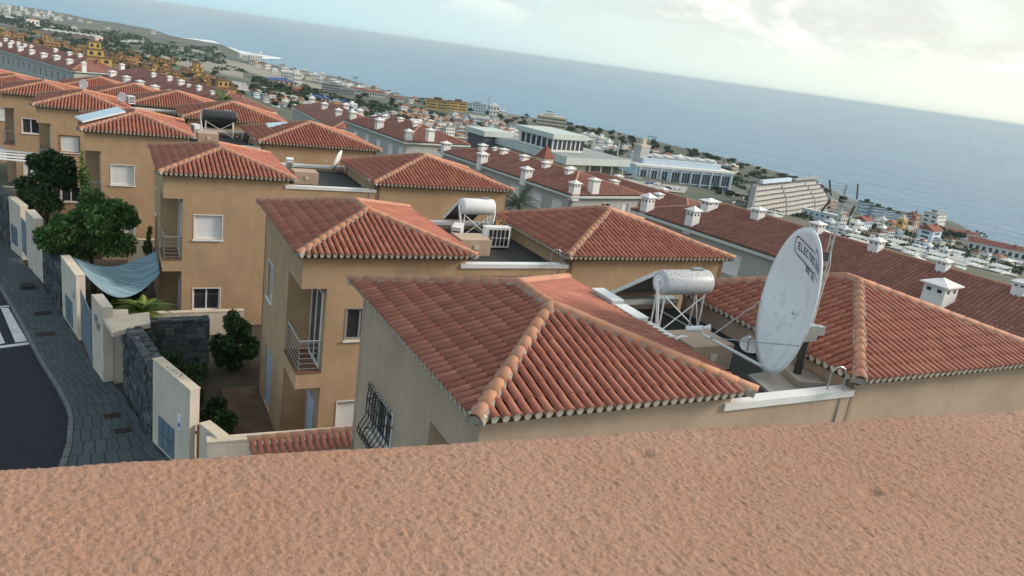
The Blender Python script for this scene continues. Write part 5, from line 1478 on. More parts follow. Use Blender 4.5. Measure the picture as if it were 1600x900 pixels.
def block(name, label, cat, S, wallm, roof, roofm, rows=2, cols=4, rot=8, group=None, dep=0.75, wf=0.78, gap=0.5, hh=0.45, ww=0.5):
    """far building: walls, roof, windows; front faces the camera side, origin at the middle of the front foot"""
    x, y, z, w, h = S
    t = thing(name, label, cat, (x, y, z), R(rot), group)
    W = w*wf; D = max(3.0, W*dep)
    hw = h if roof == 'flat' else h*0.74
    b = MB(); b.box(-W/2, W/2, 0, D, -2.5, hw); b.obj('wall', wallm, t)
    g = MB()
    win_grid(g, W, hw*0.06, hw*0.96, rows, cols, 0.0, ww, hh, 'x', -W/2)
    win_grid(g, D, hw*0.06, hw*0.96, rows, max(1, int(cols*dep)), -W/2, ww, hh, 'y', 0)
    tag(g.obj('windows', M['far_window'], t), kind='stuff')
    r = MB(); o = min(0.5, W*0.06)
    if roof == 'flat':
        th = max(0.25, h*0.07)
        r.box(-W/2-o*0.4, W/2+o*0.4, -o*0.4, D+o*0.4, hw, hw+th); r.box(-W*0.12, W*0.22, D*0.35, D*0.75, hw+th, hw+th+max(0.8, h*0.22))
    else:
        A = [(-W/2-o, -o, hw-0.05), (W/2+o, -o, hw-0.05), (W/2+o, D+o, hw-0.05), (-W/2-o, D+o, hw-0.05)]
        k = 0.28 if roof == 'hip' else 0.5
        rz = h
        if W >= D: tp = [(-W/2+(D/2 if roof == 'hip' else -o), D/2, rz), (W/2-(D/2 if roof == 'hip' else -o), D/2, rz)]; fs = [(0, 1, 5, 4), (2, 3, 4, 5), (1, 2, 5), (3, 0, 4)]
        else: tp = [(0, (W/2 if roof == 'hip' else -o), rz), (0, D-(W/2 if roof == 'hip' else -o), rz)]; fs = [(0, 1, 4), (1, 2, 5, 4), (2, 3, 5), (3, 0, 4, 5)]
        r.add(A+tp, fs+[(3, 2, 1, 0)])
        if D > 4: r.box(W*0.18, W*0.18+0.7, D*0.3, D*0.3+0.7, hw, rz+0.5)
    r.obj('roof', roofm, t)
    return t

def terrace_block(name, label, S, wallm, roofm, rot=8, group=None, seed=1):
    """stacked ochre housing: two or three offset volumes with brown tiled pent roofs"""
    x, y, z, w, h = S; rg = random.Random(seed)
    t = thing(name, label, 'house', (x, y, z), R(rot), group)
    W = w*0.8; D = W*0.7
    n = 2 if h < 4.5 else 3
    zz = -2.5; a, b_ = -W/2, W/2; y0 = 0
    for k in range(n):
        z1 = h*(k+1)/n
        b = MB(); b.box(a, b_, y0, D, zz, z1-0.12); b.obj('wall', wallm, t)
        r = MB()
        o = 0.25
        r.add([(a-o, y0-o, z1-0.15), (b_+o, y0-o, z1-0.15), (b_+o, D+o, z1-0.15), (a-o, D+o, z1-0.15), (a+0.5, y0+0.7, z1+0.18), (b_-0.5, y0+0.7, z1+0.18), (b_-0.5, D-0.5, z1+0.18), (a+0.5, D-0.5, z1+0.18)],
              [(0, 1, 5, 4), (1, 2, 6, 5), (2, 3, 7, 6), (3, 0, 4, 7), (4, 5, 6, 7), (3, 2, 1, 0)])
        r.obj('roof', roofm, t)
        g = MB(); win_grid(g, b_-a, max(zz, 0.2 if k == 0 else zz), z1-0.2, 1, max(2, int((b_-a)/2.6)), y0, 0.42, 0.5, 'x', a)
        win_grid(g, D-y0, max(zz, 0.2 if k == 0 else zz), z1-0.2, 1, 2, a, 0.4, 0.5, 'y', y0)
        tag(g.obj('windows', M['far_window'], t), kind='stuff')
        zz = z1+0.05; sh = (b_-a)
        a += sh*rg.uniform(0.02, 0.3); b_ -= sh*rg.uniform(0.05, 0.3); y0 += D*0.2
    return t
rg0 = random.Random(31)
for S in [[-117.02, 1807.75, -55.46, 8.72, 5.3], [-99.04, 1707.04, -54.66, 4.74, 3.76], [-82.46, 1788.05, -55.3, 9.22, 2.98], [-152.58, 2078.1, -57.05, 8.56, 4.88], [-215.37, 2176.89, -57.12, 7.33, 6.17], [-116.34, 2063.27, -57.04, 9.99, 3.5], [-136.69, 2105.25, -57.07, 5.66, 5.93], [-188.42, 2140.18, -57.09, 11.23, 5.96], [-148.42, 1772.52, -55.18, 7.25, 4.43], [-159.03, 1797.61, -55.38, 8.05, 5.27], [-96.69, 1974.78, -56.8, 7.28, 3.45], [-203.78, 2225.8, -57.15, 7.65, 5.27], [-196.01, 1968.26, -56.75, 6.93, 3.77], [-101.13, 1894.56, -56.16, 6.74, 4.23], [-127.06, 2121.31, -57.08, 11.27, 3.21], [-99.81, 1737.87, -54.9, 4.77, 4.7], [-153.98, 1941.37, -56.53, 5.22, 2.98], [-161.26, 1795.77, -55.37, 5.69, 4.68], [-78.24, 1665.87, -54.33, 6.08, 3.41], [-127.44, 1811.31, -55.49, 5.37, 4.75], [-94.21, 1722.92, -54.78, 4.83, 5.09], [-199.18, 2104.38, -57.07, 8.94, 5.98], [-143.91, 1779.48, -55.24, 7.32, 3.46], [-175.33, 2137.82, -57.09, 6.12, 3.61], [-102.76, 1685.6, -54.48, 5.27, 2.62], [-79.85, 1833.54, -55.67, 7.0, 3.42], [-117.87, 1775.01, -55.2, 6.93, 3.78], [-177.83, 1837.97, -55.7, 5.01, 4.04], [-107.61, 2063.05, -57.04, 9.65, 6.11], [-114.81, 1785.22, -55.28, 5.31, 3.84], [-169.64, 1853.13, -55.83, 6.35, 3.97], [-72.42, 1689.89, -54.52, 9.08, 3.73], [-133.29, 1840.16, -55.72, 7.28, 3.53], [-164.68, 2135.99, -57.09, 7.83, 6.36]]: block('white_house', 'tiny white house in the bright hillside town at the far left', 'house', S, M['render_white'], 'flat', M['render_white'], 2, 3, rg0.uniform(-10, 20), 'white houses of the far hillside town')
for S in [[-77.25, 1143.96, -46.59, 16.93, 6.93], [-112.23, 1268.33, -48.83, 11.8, 5.06], [-55.21, 1101.48, -45.83, 5.99, 2.99], [-144.77, 1589.22, -53.71, 10.53, 4.21], [-135.19, 1694.51, -54.56, 9.03, 4.52], [-117.91, 1884.56, -56.08, 8.87, 3.8], [-87.34, 2074.2, -57.05, 11.27, 4.23], [-63.41, 1905.79, -56.25, 11.71, 3.9], [-44.84, 1844.48, -55.76, 11.4, 3.8], [-27.26, 1786.41, -55.29, 9.86, 3.7], [-36.1, 1207.27, -47.73, 8.29, 3.32], [2.88, 1541.71, -53.33, 9.67, 3.22], [80.2, 1686.22, -57.18, 10.84, 4.82], [50.36, 1307.65, -52.17, 6.52, 2.79], [131.13, 2210.66, -70.0, 15.87, 6.35]]: block('pale_house', 'small pale house among the dark fields at the far left', 'house', S, M['render_white' if rg0.random() < .7 else 'render_cream'], 'flat', M['roof_flat_grey' if rg0.random() < .5 else 'roof_orange'], 1, 3, rg0.uniform(-10, 20), 'pale houses among the far fields')
x, y, z, w, h = [-29.34, 799.75, -38.66, 46.09, 4.39]
t = thing('greenhouse_shed', 'long low pale grey shed behind the ochre housing at left', 'shed', (x, y, z), R(-22))
b = MB(); b.box(-w/2, w/2, 0, 16, -2, h*0.7); b.obj('wall', M['render_pink'], t)
for k in range(8):
    b = MB(); a, c = -w/2+w*k/8, -w/2+w*(k+1)/8
    b.add([(a, -0.4, h*.7), (c, -0.4, h*.7), (c, 16.4, h*.7), (a, 16.4, h*.7), ((a+c)/2, -0.4, h), ((a+c)/2, 16.4, h)], [(0, 1, 4), (1, 2, 5, 4), (2, 3, 5), (3, 0, 4, 5), (3, 2, 1, 0)]); b.obj('roof_bay', M['field_grey'], t)
YL = ['big bright yellow stepped house behind the far left apartment row', 'yellow stepped house in the middle of the ochre housing', 'yellow stepped house above the green palm crown']
for k, S in enumerate([[-2.83, 288.88, -21.33, 11.36, 6.9], [31.47, 326.54, -24.55, 7.75, 4.85], [25.31, 204.75, -19.32, 7.13, 3.72]]): terrace_block('yellow_house', YL[k], S, M['render_yellow'], M['roof_brown'], 8, 'ochre stepped housing on the slope at left', k)
for k, S in enumerate([[-47.48, 619.93, -33.2, 5.42, 3.33], [-31.22, 565.4, -31.29, 6.54, 3.85], [-18.93, 488.93, -28.61, 4.71, 3.03], [-70.01, 735.84, -36.96, 6.85, 3.42], [-61.08, 718.35, -36.49, 5.76, 3.36], [-51.71, 775.8, -38.02, 8.38, 2.62], [6.99, 321.27, -22.55, 3.67, 2.75], [11.96, 281.65, -21.06, 2.44, 1.63], [19.93, 349.98, -23.62, 5.59, 2.79], [18.23, 251.49, -19.93, 4.43, 1.85], [15.07, 267.49, -20.53, 3.11, 1.75], [12.97, 404.49, -25.66, 4.05, 2.31], [21.42, 231.85, -19.55, 2.41, 1.72], [29.68, 439.17, -28.17, 4.48, 2.88], [6.25, 405.66, -25.7, 4.6, 2.59], [19.13, 401.13, -25.54, 3.47, 2.31], [2.43, 408.99, -25.81, 2.89, 2.02], [24.5, 230.23, -20.08, 2.76, 1.55], [27.14, 192.31, -19.25, 2.06, 2.06], [18.56, 232.05, -19.2, 2.05, 1.37], [-11.39, 457.66, -27.52, 4.44, 2.54], [-23.94, 509.21, -29.32, 3.48, 2.44], [19.8, 307.85, -22.04, 2.25, 1.8], [8.04, 285.29, -21.2, 2.04, 1.43]]): terrace_block('ochre_house', 'small golden ochre stepped house in the dense housing at left', S, M['render_yellow' if k % 2 else 'render_ochre'], M['roof_brown'], rg0.uniform(0, 16), 'small ochre stepped houses at left', k+10)
for k, S in enumerate([[-20.29, 436.32, -26.77, 3.73, 3.02], [-21.06, 433.56, -26.67, 5.74, 2.37], [33.66, 269.31, -22.82, 3.24, 1.86], [8.16, 351.32, -23.67, 5.0, 2.01], [34.21, 254.59, -22.43, 2.18, 1.41], [2.6, 313.51, -22.26, 2.8, 2.02], [-6.0, 351.07, -23.66, 4.74, 2.4], [-23.13, 420.56, -26.22, 4.29, 2.92], [2.49, 304.59, -21.92, 4.29, 2.18], [23.15, 250.97, -20.58, 3.04, 1.28], [36.7, 310.34, -24.56, 2.6, 1.91], [-6.59, 429.85, -26.54, 5.89, 1.97], [29.76, 292.53, -23.05, 2.75, 1.7], [-4.18, 436.1, -26.76, 5.45, 2.82], [34.21, 257.27, -22.51, 3.53, 2.14], [31.44, 280.03, -22.86, 3.33, 1.81], [22.04, 237.58, -19.89, 3.26, 1.8], [-48.87, 545.53, -30.59, 4.29, 3.25], [8.46, 320.52, -22.52, 4.29, 1.63], [17.28, 282.64, -21.1, 2.66, 2.24], [-44.4, 525.52, -29.89, 5.57, 3.16], [35.7, 295.15, -23.91, 4.22, 1.66], [-1.21, 421.37, -26.25, 4.96, 2.4], [21.53, 363.1, -24.43, 4.0, 2.85], [-48.35, 522.06, -29.77, 5.95, 3.35], [6.73, 335.5, -23.08, 4.69, 1.77], [15.96, 277.09, -20.89, 3.54, 1.69], [-46.17, 504.7, -29.16, 4.55, 3.34], [34.82, 263.94, -22.81, 2.93, 2.06], [-8.12, 416.99, -26.09, 4.68, 2.69], [14.9, 296.6, -21.62, 3.15, 2.09], [-11.2, 391.56, -25.18, 3.0, 1.81], [28.8, 356.33, -25.27, 3.86, 1.64], [19.41, 314.64, -22.3, 2.62, 1.69], [30.86, 265.1, -22.29, 2.2, 2.15], [-41.47, 513.29, -29.47, 5.45, 3.42], [-28.53, 434.95, -26.72, 3.97, 2.86], [31.31, 287.55, -23.09, 2.37, 2.01], [-0.93, 336.75, -23.13, 4.28, 1.55], [7.94, 311.86, -22.19, 4.31, 2.02], [11.15, 284.23, -21.16, 2.55, 2.11], [8.77, 309.53, -22.11, 2.75, 1.91], [-7.05, 430.61, -26.57, 5.84, 3.07], [-3.8, 442.62, -26.99, 6.15, 2.04], [3.47, 339.36, -23.23, 4.49, 2.23], [9.84, 321.78, -22.57, 4.56, 2.33]]): terrace_block('ochre_house', 'ochre house with orange brown roof edges, packed in rows at left', S, M['render_ochre' if k % 3 else 'render_yellow'], M['roof_orange' if k % 2 else 'roof_brown'], rg0.uniform(0, 16), 'ochre houses packed in rows at left', k+90)
for k, S in enumerate([[-50.92, 567.46, -31.36, 5.31, 2.65], [-33.09, 521.59, -29.76, 4.24, 2.12], [-13.75, 419.06, -26.17, 4.05, 2.03], [3.39, 328.64, -22.82, 2.33, 1.4], [13.09, 328.36, -22.81, 2.84, 1.65], [25.5, 308.67, -23.01, 2.73, 1.59], [14.56, 233.39, -19.25, 2.05, 1.19], [22.05, 201.73, -18.57, 1.82, 1.06], [12.1, 496.86, -28.89, 3.53, 2.12], [16.08, 319.42, -22.48, 2.31, 1.39]]): terrace_block('olive_house', 'small dull olive brown stepped house in the dense housing at left', S, M['render_ochre'], M['roof_brown'], rg0.uniform(0, 16), 'small olive brown stepped houses at left', k+50)
for k, S in enumerate([[160.49, 1013.34, -54.28, 18.49, 9.25], [169.1, 1147.68, -57.91, 13.87, 6.07], [131.69, 727.66, -45.23, 6.73, 3.37], [123.79, 633.1, -41.68, 12.79, 4.43], [202.53, 937.91, -56.07, 8.82, 5.14], [117.12, 563.07, -39.31, 6.61, 6.17], [165.17, 721.99, -47.13, 12.54, 5.13], [227.6, 956.61, -57.81, 9.09, 4.54], [176.66, 1242.27, -59.81, 9.35, 4.68], [178.79, 949.61, -54.68, 6.6, 2.93], [179.7, 715.62, -47.78, 9.14, 3.43], [182.67, 704.67, -47.55, 6.78, 2.82], [179.3, 654.19, -45.7, 7.39, 3.17], [160.57, 942.93, -53.4, 7.22, 3.61], [167.96, 590.85, -43.47, 5.76, 2.4], [204.2, 688.73, -48.16, 6.74, 2.81], [193.21, 624.37, -45.85, 5.13, 2.56]]): block('white_building', 'white flat roofed building by the far beach', 'building', S, M['render_white'], 'flat', M['render_white'], 2 if S[4] < 8 else 4, 5, rg0.uniform(-20, 10), 'white buildings by the far beach')
for k, S in enumerate([[122.92, 491.23, -37.84, 13.36, 4.72], [129.78, 482.39, -38.15, 10.13, 3.51]]): block('grey_hotel', ('longer grey low hotel above the beach', 'shorter grey low hotel above the beach')[k], 'hotel', S, M['render_grey'], 'flat', M['roof_flat_grey'], 3, 9, -15, None, 0.4, 0.9, ww=0.7)
for k, S in enumerate([[159.73, 561.63, -42.21, 13.69, 4.11], [169.03, 553.24, -42.62, 15.44, 4.09], [182.58, 548.01, -43.4, 12.76, 3.19]]): block('beach_villa', 'long white villa with dull red roof on the shore', 'villa', S, M['render_white'], 'hip', M['roof_red'], 1, 8, -18, 'long white red roofed villas on the shore', 0.35, 0.95)
for k, S in enumerate([[83.47, 441.21, -33.36, 15.77, 3.77], [78.44, 331.35, -30.13, 9.52, 2.65], [90.14, 343.16, -31.71, 8.32, 2.22], [87.27, 423.29, -33.2, 4.65, 1.99], [84.21, 307.73, -29.6, 4.0, 1.5]]): block('blue_roofed_hall', ('largest blue roofed hall beside the pale road', 'blue roofed hall nearest the tall dark trees', 'blue roofed hall right of the others', 'small blue roofed annex behind the largest hall', 'lowest small blue roof near the road bend')[k], 'hall', S, M['render_pink'], 'hip', M['roof_blue'], 1, 5, 4, 'blue roofed halls', 0.7, 0.85)
for k, S in enumerate([[79.06, 380.14, -31.5, 4.78, 2.99], [76.28, 294.61, -28.5, 3.57, 2.38], [83.68, 344.22, -31.09, 2.76, 1.93], [87.78, 297.77, -29.75, 4.41, 1.47]]): block('orange_building', 'small orange walled building beside the blue roofs', 'building', S, M['render_orange'], 'flat', M['roof_flat_grey'], 1, 3, 4, 'orange walled buildings by the blue roofs')
for k, S in enumerate([[202.08, 515.76, -43.98, 15.88, 6.17], [231.49, 548.02, -46.59, 14.25, 6.65]]): block('yellow_hotel', ('left half of the long yellow hotel on the shore', 'right half of the long yellow hotel with a tower end')[k], 'hotel', S, M['render_yellow'], 'flat', M['roof_brown'], 3, 2, -14+8*k, None, 0.4, 0.95, hh=0.4, ww=0.85)
for k, S in enumerate([[143.81, 411.72, -37.75, 5.54, 3.12], [148.97, 407.54, -38.13, 6.91, 2.76], [153.12, 407.76, -38.47, 5.55, 3.12], [123.32, 346.79, -35.07, 5.28, 2.64], [125.15, 338.92, -35.01, 7.5, 2.6], [123.14, 357.23, -35.27, 3.6, 2.4], [118.11, 306.69, -32.83, 4.73, 2.1], [149.21, 350.93, -37.6, 6.13, 2.76], [164.42, 372.73, -39.13, 6.55, 2.95], [138.64, 337.24, -36.24, 4.68, 2.34], [216.4, 444.16, -43.76, 6.35, 3.18], [142.37, 360.67, -37.09, 4.34, 2.48], [134.98, 301.22, -34.35, 4.79, 2.13], [117.52, 271.14, -32.42, 3.81, 1.67], [172.93, 368.92, -39.84, 5.25, 2.3], [130.84, 287.3, -33.87, 3.57, 1.53]]): block('tiled_villa', 'small cream villa with faded orange tiled roof in the seaside village', 'villa', S, M['render_cream' if k % 2 else 'render_white'], 'hip', M['roof_orange'], 1, 3, rg0.uniform(0, 20), 'orange roofed villas of the seaside village')
for k, S in enumerate([[105.54, 274.15, -31.22, 3.77, 2.59], [114.51, 284.52, -32.24, 5.42, 2.96], [111.44, 268.38, -31.77, 4.68, 2.81], [169.45, 399.44, -39.73, 5.56, 2.78], [168.96, 385.8, -39.6, 5.41, 3.04], [152.62, 337.96, -37.56, 7.17, 2.99], [147.52, 367.75, -37.61, 3.81, 1.9], [186.45, 443.21, -41.55, 5.39, 2.69], [204.19, 461.43, -43.17, 5.66, 2.43], [188.59, 391.91, -41.24, 6.3, 3.85], [205.37, 418.54, -42.6, 6.0, 3.0], [188.21, 370.33, -41.15, 5.36, 4.02], [135.62, 356.01, -36.42, 3.65, 2.13], [152.95, 390.73, -38.29, 4.02, 2.01], [184.07, 401.79, -40.91, 4.97, 2.84], [199.9, 423.05, -42.2, 5.26, 3.01], [131.89, 305.0, -34.09, 3.74, 2.14], [193.05, 387.22, -41.59, 4.18, 2.79], [212.52, 458.95, -43.72, 4.87, 2.43], [217.42, 421.19, -43.5, 4.58, 2.67], [235.31, 488.66, -45.78, 6.09, 2.61]]): block('white_villa', 'small white flat roofed villa in the seaside village', 'villa', S, M['render_white'], 'flat', M['roof_flat_grey' if k % 3 else 'render_pink'], 2, 3, rg0.uniform(0, 20), 'white villas of the seaside village')
for k, S in enumerate([[211.8, 402.65, -43.09, 7.33, 3.3], [162.5, 304.64, -36.87, 6.7, 3.91], [196.75, 377.27, -41.87, 4.12, 2.06]]): block('beige_villa', ('beige villa left of the cream hotel', 'white villa with brown roof behind the dark cube building', 'small beige villa beside the beige villa')[k], 'villa', S, M[('render_cream', 'render_white', 'render_cream')[k]], 'hip', M['roof_brown' if k == 1 else 'roof_orange'], 2, 3, 12)
for k, S in enumerate([[263.37, 585.35, -49.31, 17.45, 6.67], [184.07, 401.79, -40.91, 12.78, 5.68]]): block('pale_blue_building', ('pale blue white building beside the yellow hotel', 'long pale blue building with grey roof in the village')[k], 'building', S, M['render_blue'], 'flat' if k == 0 else 'gable', M['roof_flat_grey'], 3, 7, -12+16*k, None, 0.4, 0.9)
for k, S in enumerate([[283.92, 594.76, -50.71, 10.55, 7.39], [309.0, 627.97, -52.72, 7.84, 3.36], [157.39, 304.63, -36.41, 3.88, 2.77], [221.01, 397.66, -43.81, 3.67, 1.83]]): block('white_block', ('white block on the shore right of the thin mast', 'low white house at the shore end of the village', 'white house behind the dark cube building', 'small white house under the cream hotel')[k], 'building', S, M['render_white'], 'flat', M['render_white'], 2, 3, -8)
# cream hotel with banded balconies
x, y, z, w, h = [252.6, 443.39, -46.33, 18.07, 10.68]
t = thing('cream_hotel', 'cream five storey hotel with banded balconies against the sea', 'hotel', (x, y, z), R(-24))
D = 8.0; b = MB(); b.box(-w/2, w/2, 0.8, D, -3, h); b.obj('wall', M['far_window'], t)
for k in range(6):
    b = MB(); z0 = h*k/5-0.55; b.box(-w/2-0.1, w/2+0.1, 0, D+0.1, z0, z0+0.62*h/5); b.obj('balcony_band', M['render_cream'], t)
for k in range(9):
    b = MB(); xx = -w/2+w*k/8; b.box(xx-0.12, xx+0.12, 0.1, 0.79, -2, h-0.2); b.obj('partition', M['render_cream'], t)
b = MB(); b.box(-w*0.25, w*0.1, 3, 6.5, h, h+2.2); b.obj('penthouse', M['render_cream'], t)
b = MB(); b.tube((-w*0.1, 4.5, h+2.2), (-w*0.05, 4.5, h+3.4), 0.1); b.tube((-w*0.22, 4.5, h+3.4), (w*0.06, 4.5, h+3.0), 0.25, 0.2, 6); b.obj('roof_gear', M['dark_metal'], t)
for k, S in enumerate([[208.39, 371.54, -42.84, 11.69, 3.44], [234.07, 391.8, -44.85, 12.51, 3.68]]): block('white_row', ('white terrace row below the cream hotel, left part', 'white terrace row below the cream hotel, right part')[k], 'building', S, M['render_white'], 'gable', M['roof_brown'], 1, 8, -16, None, 0.3, 0.98)
for k, S in enumerate([[266.8, 414.2, -47.17, 7.92, 5.54], [263.29, 397.62, -47.05, 6.9, 6.13], [263.06, 388.76, -47.12, 6.03, 5.28], [201.37, 306.64, -40.25, 5.92, 3.55], [277.69, 440.23, -48.05, 5.86, 4.18], [267.01, 387.76, -47.43, 3.78, 3.02]]): block('white_block', 'white stacked seaside block among the tall palms', 'building', S, M['render_white'], 'flat', M['render_white'], 3, 4, rg0.uniform(-10, 12), 'white stacked blocks among the palms')
# dark cube
x, y, z, w, h = [106.07, 218.12, -30.69, 11.43, 7.29]
t = thing('cube_building', 'dark violet grey cube building with thick pale roof slab', 'building', (x, y, z), R(10))
W = w*0.82; b = MB(); b.box(-W/2, W/2, 0, 9, -6, h*0.78); b.obj('wall', M['cube_dark'], t)
b = MB(); b.box(-W/2-0.7, W/2+0.9, -0.8, 10, h*0.78+0.01, h); b.obj('roof_slab', M['fascia'], t)
b = MB(); b.box(-W*0.05, W*0.08, -0.06, 0.05, h*0.25, h*0.42); b.obj('wall_sign', M['fascia'], t)
b = MB(); b.box(W*0.40, W/2+0.03, -0.03, 8, -5, h*0.77); b.obj('glazed_corner', M['glass_green'], t)
# long commercial building with deep white fascia
(x, y, z, w, h), (x2, y2, z2, _, _) = [[146.12, 220.59, -35.34, 22.34, 6.02], [111.87, 185.1, -30.6, 0.18, 0.18]]
t = thing('shopping_centre', 'low commercial centre with deep pale fascia and greenish glass front', 'commercial building', (x2, y2, z2), R(10))
W = w*1.0
b = MB(); b.box(0.8, W-0.8, 1.8, 34, -6, h*0.6); b.obj('wall', M['render_cream'], t)
b = MB(); b.box(-0.5, W+1.8, -0.6, 35, h*0.60, h*0.93); fo = b.obj('fascia', M['fascia'], t)
b = MB(); b.box(-0.2, W+1.4, -0.3, 34.5, h*0.931, h*0.95); b.obj('roof_deck', M['roof_flat_grey'], fo)
for k in range(5):
    b = MB(); a = W*(0.42+0.115*k); b.box(a, a+W*0.108, 1.6, 1.79, 0.0, h*0.58); b.obj('shop_window', M['glass_green'], t)
for k in range(4):
    b = MB(); a = W*(0.41+0.195*k); b.tube((a, 0.2, -3), (a, 0.2, h*0.6), 0.16, n=8); b.obj('column', M['white_paint'], t)
b = MB(); b.box(1.0, W*0.56, 8, 24, h*0.95, h*1.55); b.obj('upper_storey', M['render_white'], t)
b = MB(); b.box(0.2, W*0.60, 7.2, 25, h*1.551, h*1.78); b.obj('upper_fascia', M['fascia'], t)
for k in range(7):
    b = MB(); a = 1.4+W*0.075*k; b.box(a, a+W*0.05, 7.93, 8.05, h*1.05, h*1.5); b.obj('upper_window', M['far_window'], t)
for k in range(6):
    b = MB(); a = 8.5+2.5*k; b.box(0.93, 1.05, a, a+1.7, h*1.05, h*1.5); b.obj('upper_window', M['far_window'], t)
# pale blue building with tall glazed bays
(x, y, z, _, h), (x2, y2, z2, _, _) = [[236.73, 254.31, -44.18, 10.96, 10.96], [188.1, 257.24, -39.46, 0.26, 0.26]]
d = Vector((x2-x, y2-y, 0)); L = d.length
t = thing('glazed_building', 'pale blue building with a row of tall dark glazed bays', 'building', (x, y, z), math.atan2(d.y, d.x))
b = MB(); b.box(0, L, -14, 0, -4, h*0.72); b.obj('wall', M['render_blue'], t)
b = MB(); b.box(-0.4, L+0.3, -14.2, 0.5, h*0.721, h*0.80); b.obj('roof_edge', M['render_white'], t)
b = MB(); b.box(L*0.1, L*0.9, -13, -3, h*0.801, h*1.0); b.obj('roof_storey', M['render_blue'], t)
b = MB(); b.box(L*0.15, L*0.8, -12, -5, h*1.001, h*1.06); b.obj('roof_deck', M['roof_flat_grey'], t)
for k in range(9):
    a = L*(0.035+0.105*k)+(L*0.02 if k > 5 else 0)
    b = MB(); b.box(a, a+L*0.078, 0.0, 0.10, h*0.05, h*0.62); wo = b.obj('glazed_bay', M['far_window'], t)
    q = MB()
    for m_ in range(1, 3): q.box(a+L*0.078*m_/3-0.06, a+L*0.078*m_/3+0.06, 0.101, 0.16, h*0.05, h*0.62)
    q.box(a, a+L*0.078, 0.161, 0.2, h*0.2, h*0.23); q.obj('mullions', M['render_blue'], wo)
for k in range(10):
    b = MB(); a = L*(0.02+0.105*k); b.box(a-0.25, a+0.2, 0.02, 0.5, -2, h*0.719); b.obj('pilaster', M['render_blue'], t)
rgs = random.Random(4)
for k in range(7):
    b = MB(); a = L*(0.12+0.11*k); b.box(a, a+L*0.06, -11-rgs.random(), -6, h*1.061, h*(1.10+0.05*rgs.random())); b.obj('roof_canopy', M['white_paint'], t)
block('stair_tower', 'blank pale grey tower block left of the glazed building', 'tower', [195.12, 262.48, -40.08, 5.79, 11.05], M['render_grey'], 'flat', M['render_cream'], 1, 1, 10, None, 0.8, 0.9, hh=0.05, ww=0.05)
# stepped hotel
x, y, z, w, h = [232.67, 219.24, -44.61, 35.28, 15.9]; h *= 0.92
t = thing('stepped_hotel', 'large stepped hotel with long pale terrace bands by the sea', 'hotel', (x-31, y-17, z), R(24))
h *= 0.84; n = 7; W = w*2.3; DP = 4.2
for k in range(n):
    z0 = h*k/n; x1 = W*(1-0.012*k*k*0.5); yb = 0.32*k; x0 = 0.3*k
    b = MB(); b.box(x0, x1, yb+1.5, DP, z0-1.5, z0+h/n-0.01); b.obj('recess_wall', M['cube_dark'], t)
    NS_ = 5
    for s in range(NS_):
        a, c = x0+(x1-x0)*s/NS_, x0+(x1-x0)*(s+1)/NS_-0.06
        b = MB(); b.box(a, c, yb+0.35*(s % 2), yb+1.48, z0-0.30, z0+0.46*h/n); b.obj('terrace_band', M['render_pale'], t)
    for s in range(24):
        b = MB(); a = x0+(x1-x0)*s/23; b.box(a-0.15, a+0.15, yb+0.7, yb+1.49, z0+0.465*h/n, z0+h/n-0.31); b.obj('partition', M['render_pale'], t)
b = MB(); b.box(-0.8, -0.02, 1.0, DP-1.2, -2, h*1.0); b.obj('end_wall', M['render_grey'], t)
b = MB(); b.box(W*0.1, W*0.45, 2.6, DP-0.2, h, h*1.10); b.obj('roof_storey', M['render_blue'], t)
b = MB(); b.box(W*0.5, W*0.85, 2.6, DP-0.1, h+0.005, h*1.05); b.obj('roof_deck', M['roof_flat_grey'], t)
# long pale walkway wall with square openings
x, y, z, w, h = [248.83, 223.62, -46.17, 20.63, 3.35]
t = thing('arcade', 'long pale blue arcade wall with a line of small dark openings', 'arcade', (x, y, z), R(-62))
W = w*1.25; b = MB(); b.box(-W/2, W/2, 0, 2.5, -2, h*0.8); b.obj('wall', M['render_blue'], t)
for k in range(12):
    b = MB(); a = -W/2+W*(k+0.35)/12; b.box(a, a+W*0.028, -0.05, 0.05, h*0.3, h*0.55); b.obj('opening', M['far_window'], t)
b = MB(); b.box(-W/2, W/2, -0.1, 2.6, h*0.801, h*0.87); b.obj('coping', M['render_white'], t)
for k, S in enumerate([[338.57, 265.37, -53.05, 6.44, 5.79], [342.07, 261.08, -53.54, 6.41, 5.12], [351.58, 261.53, -54.35, 5.84, 4.54], [364.27, 265.39, -55.27, 4.65, 3.32]]): block('coast_apartment', ('white seafront apartment block beside the aerial, tallest', 'second white seafront apartment block from the aerial', 'third white seafront apartment block from the aerial', 'lowest white seafront apartment block in the line')[k], 'apartment building', S, M['render_blue'], 'flat', M['field_green'], 3, 5, -18, 'white seafront apartments', 0.6, 0.95, hh=0.5)
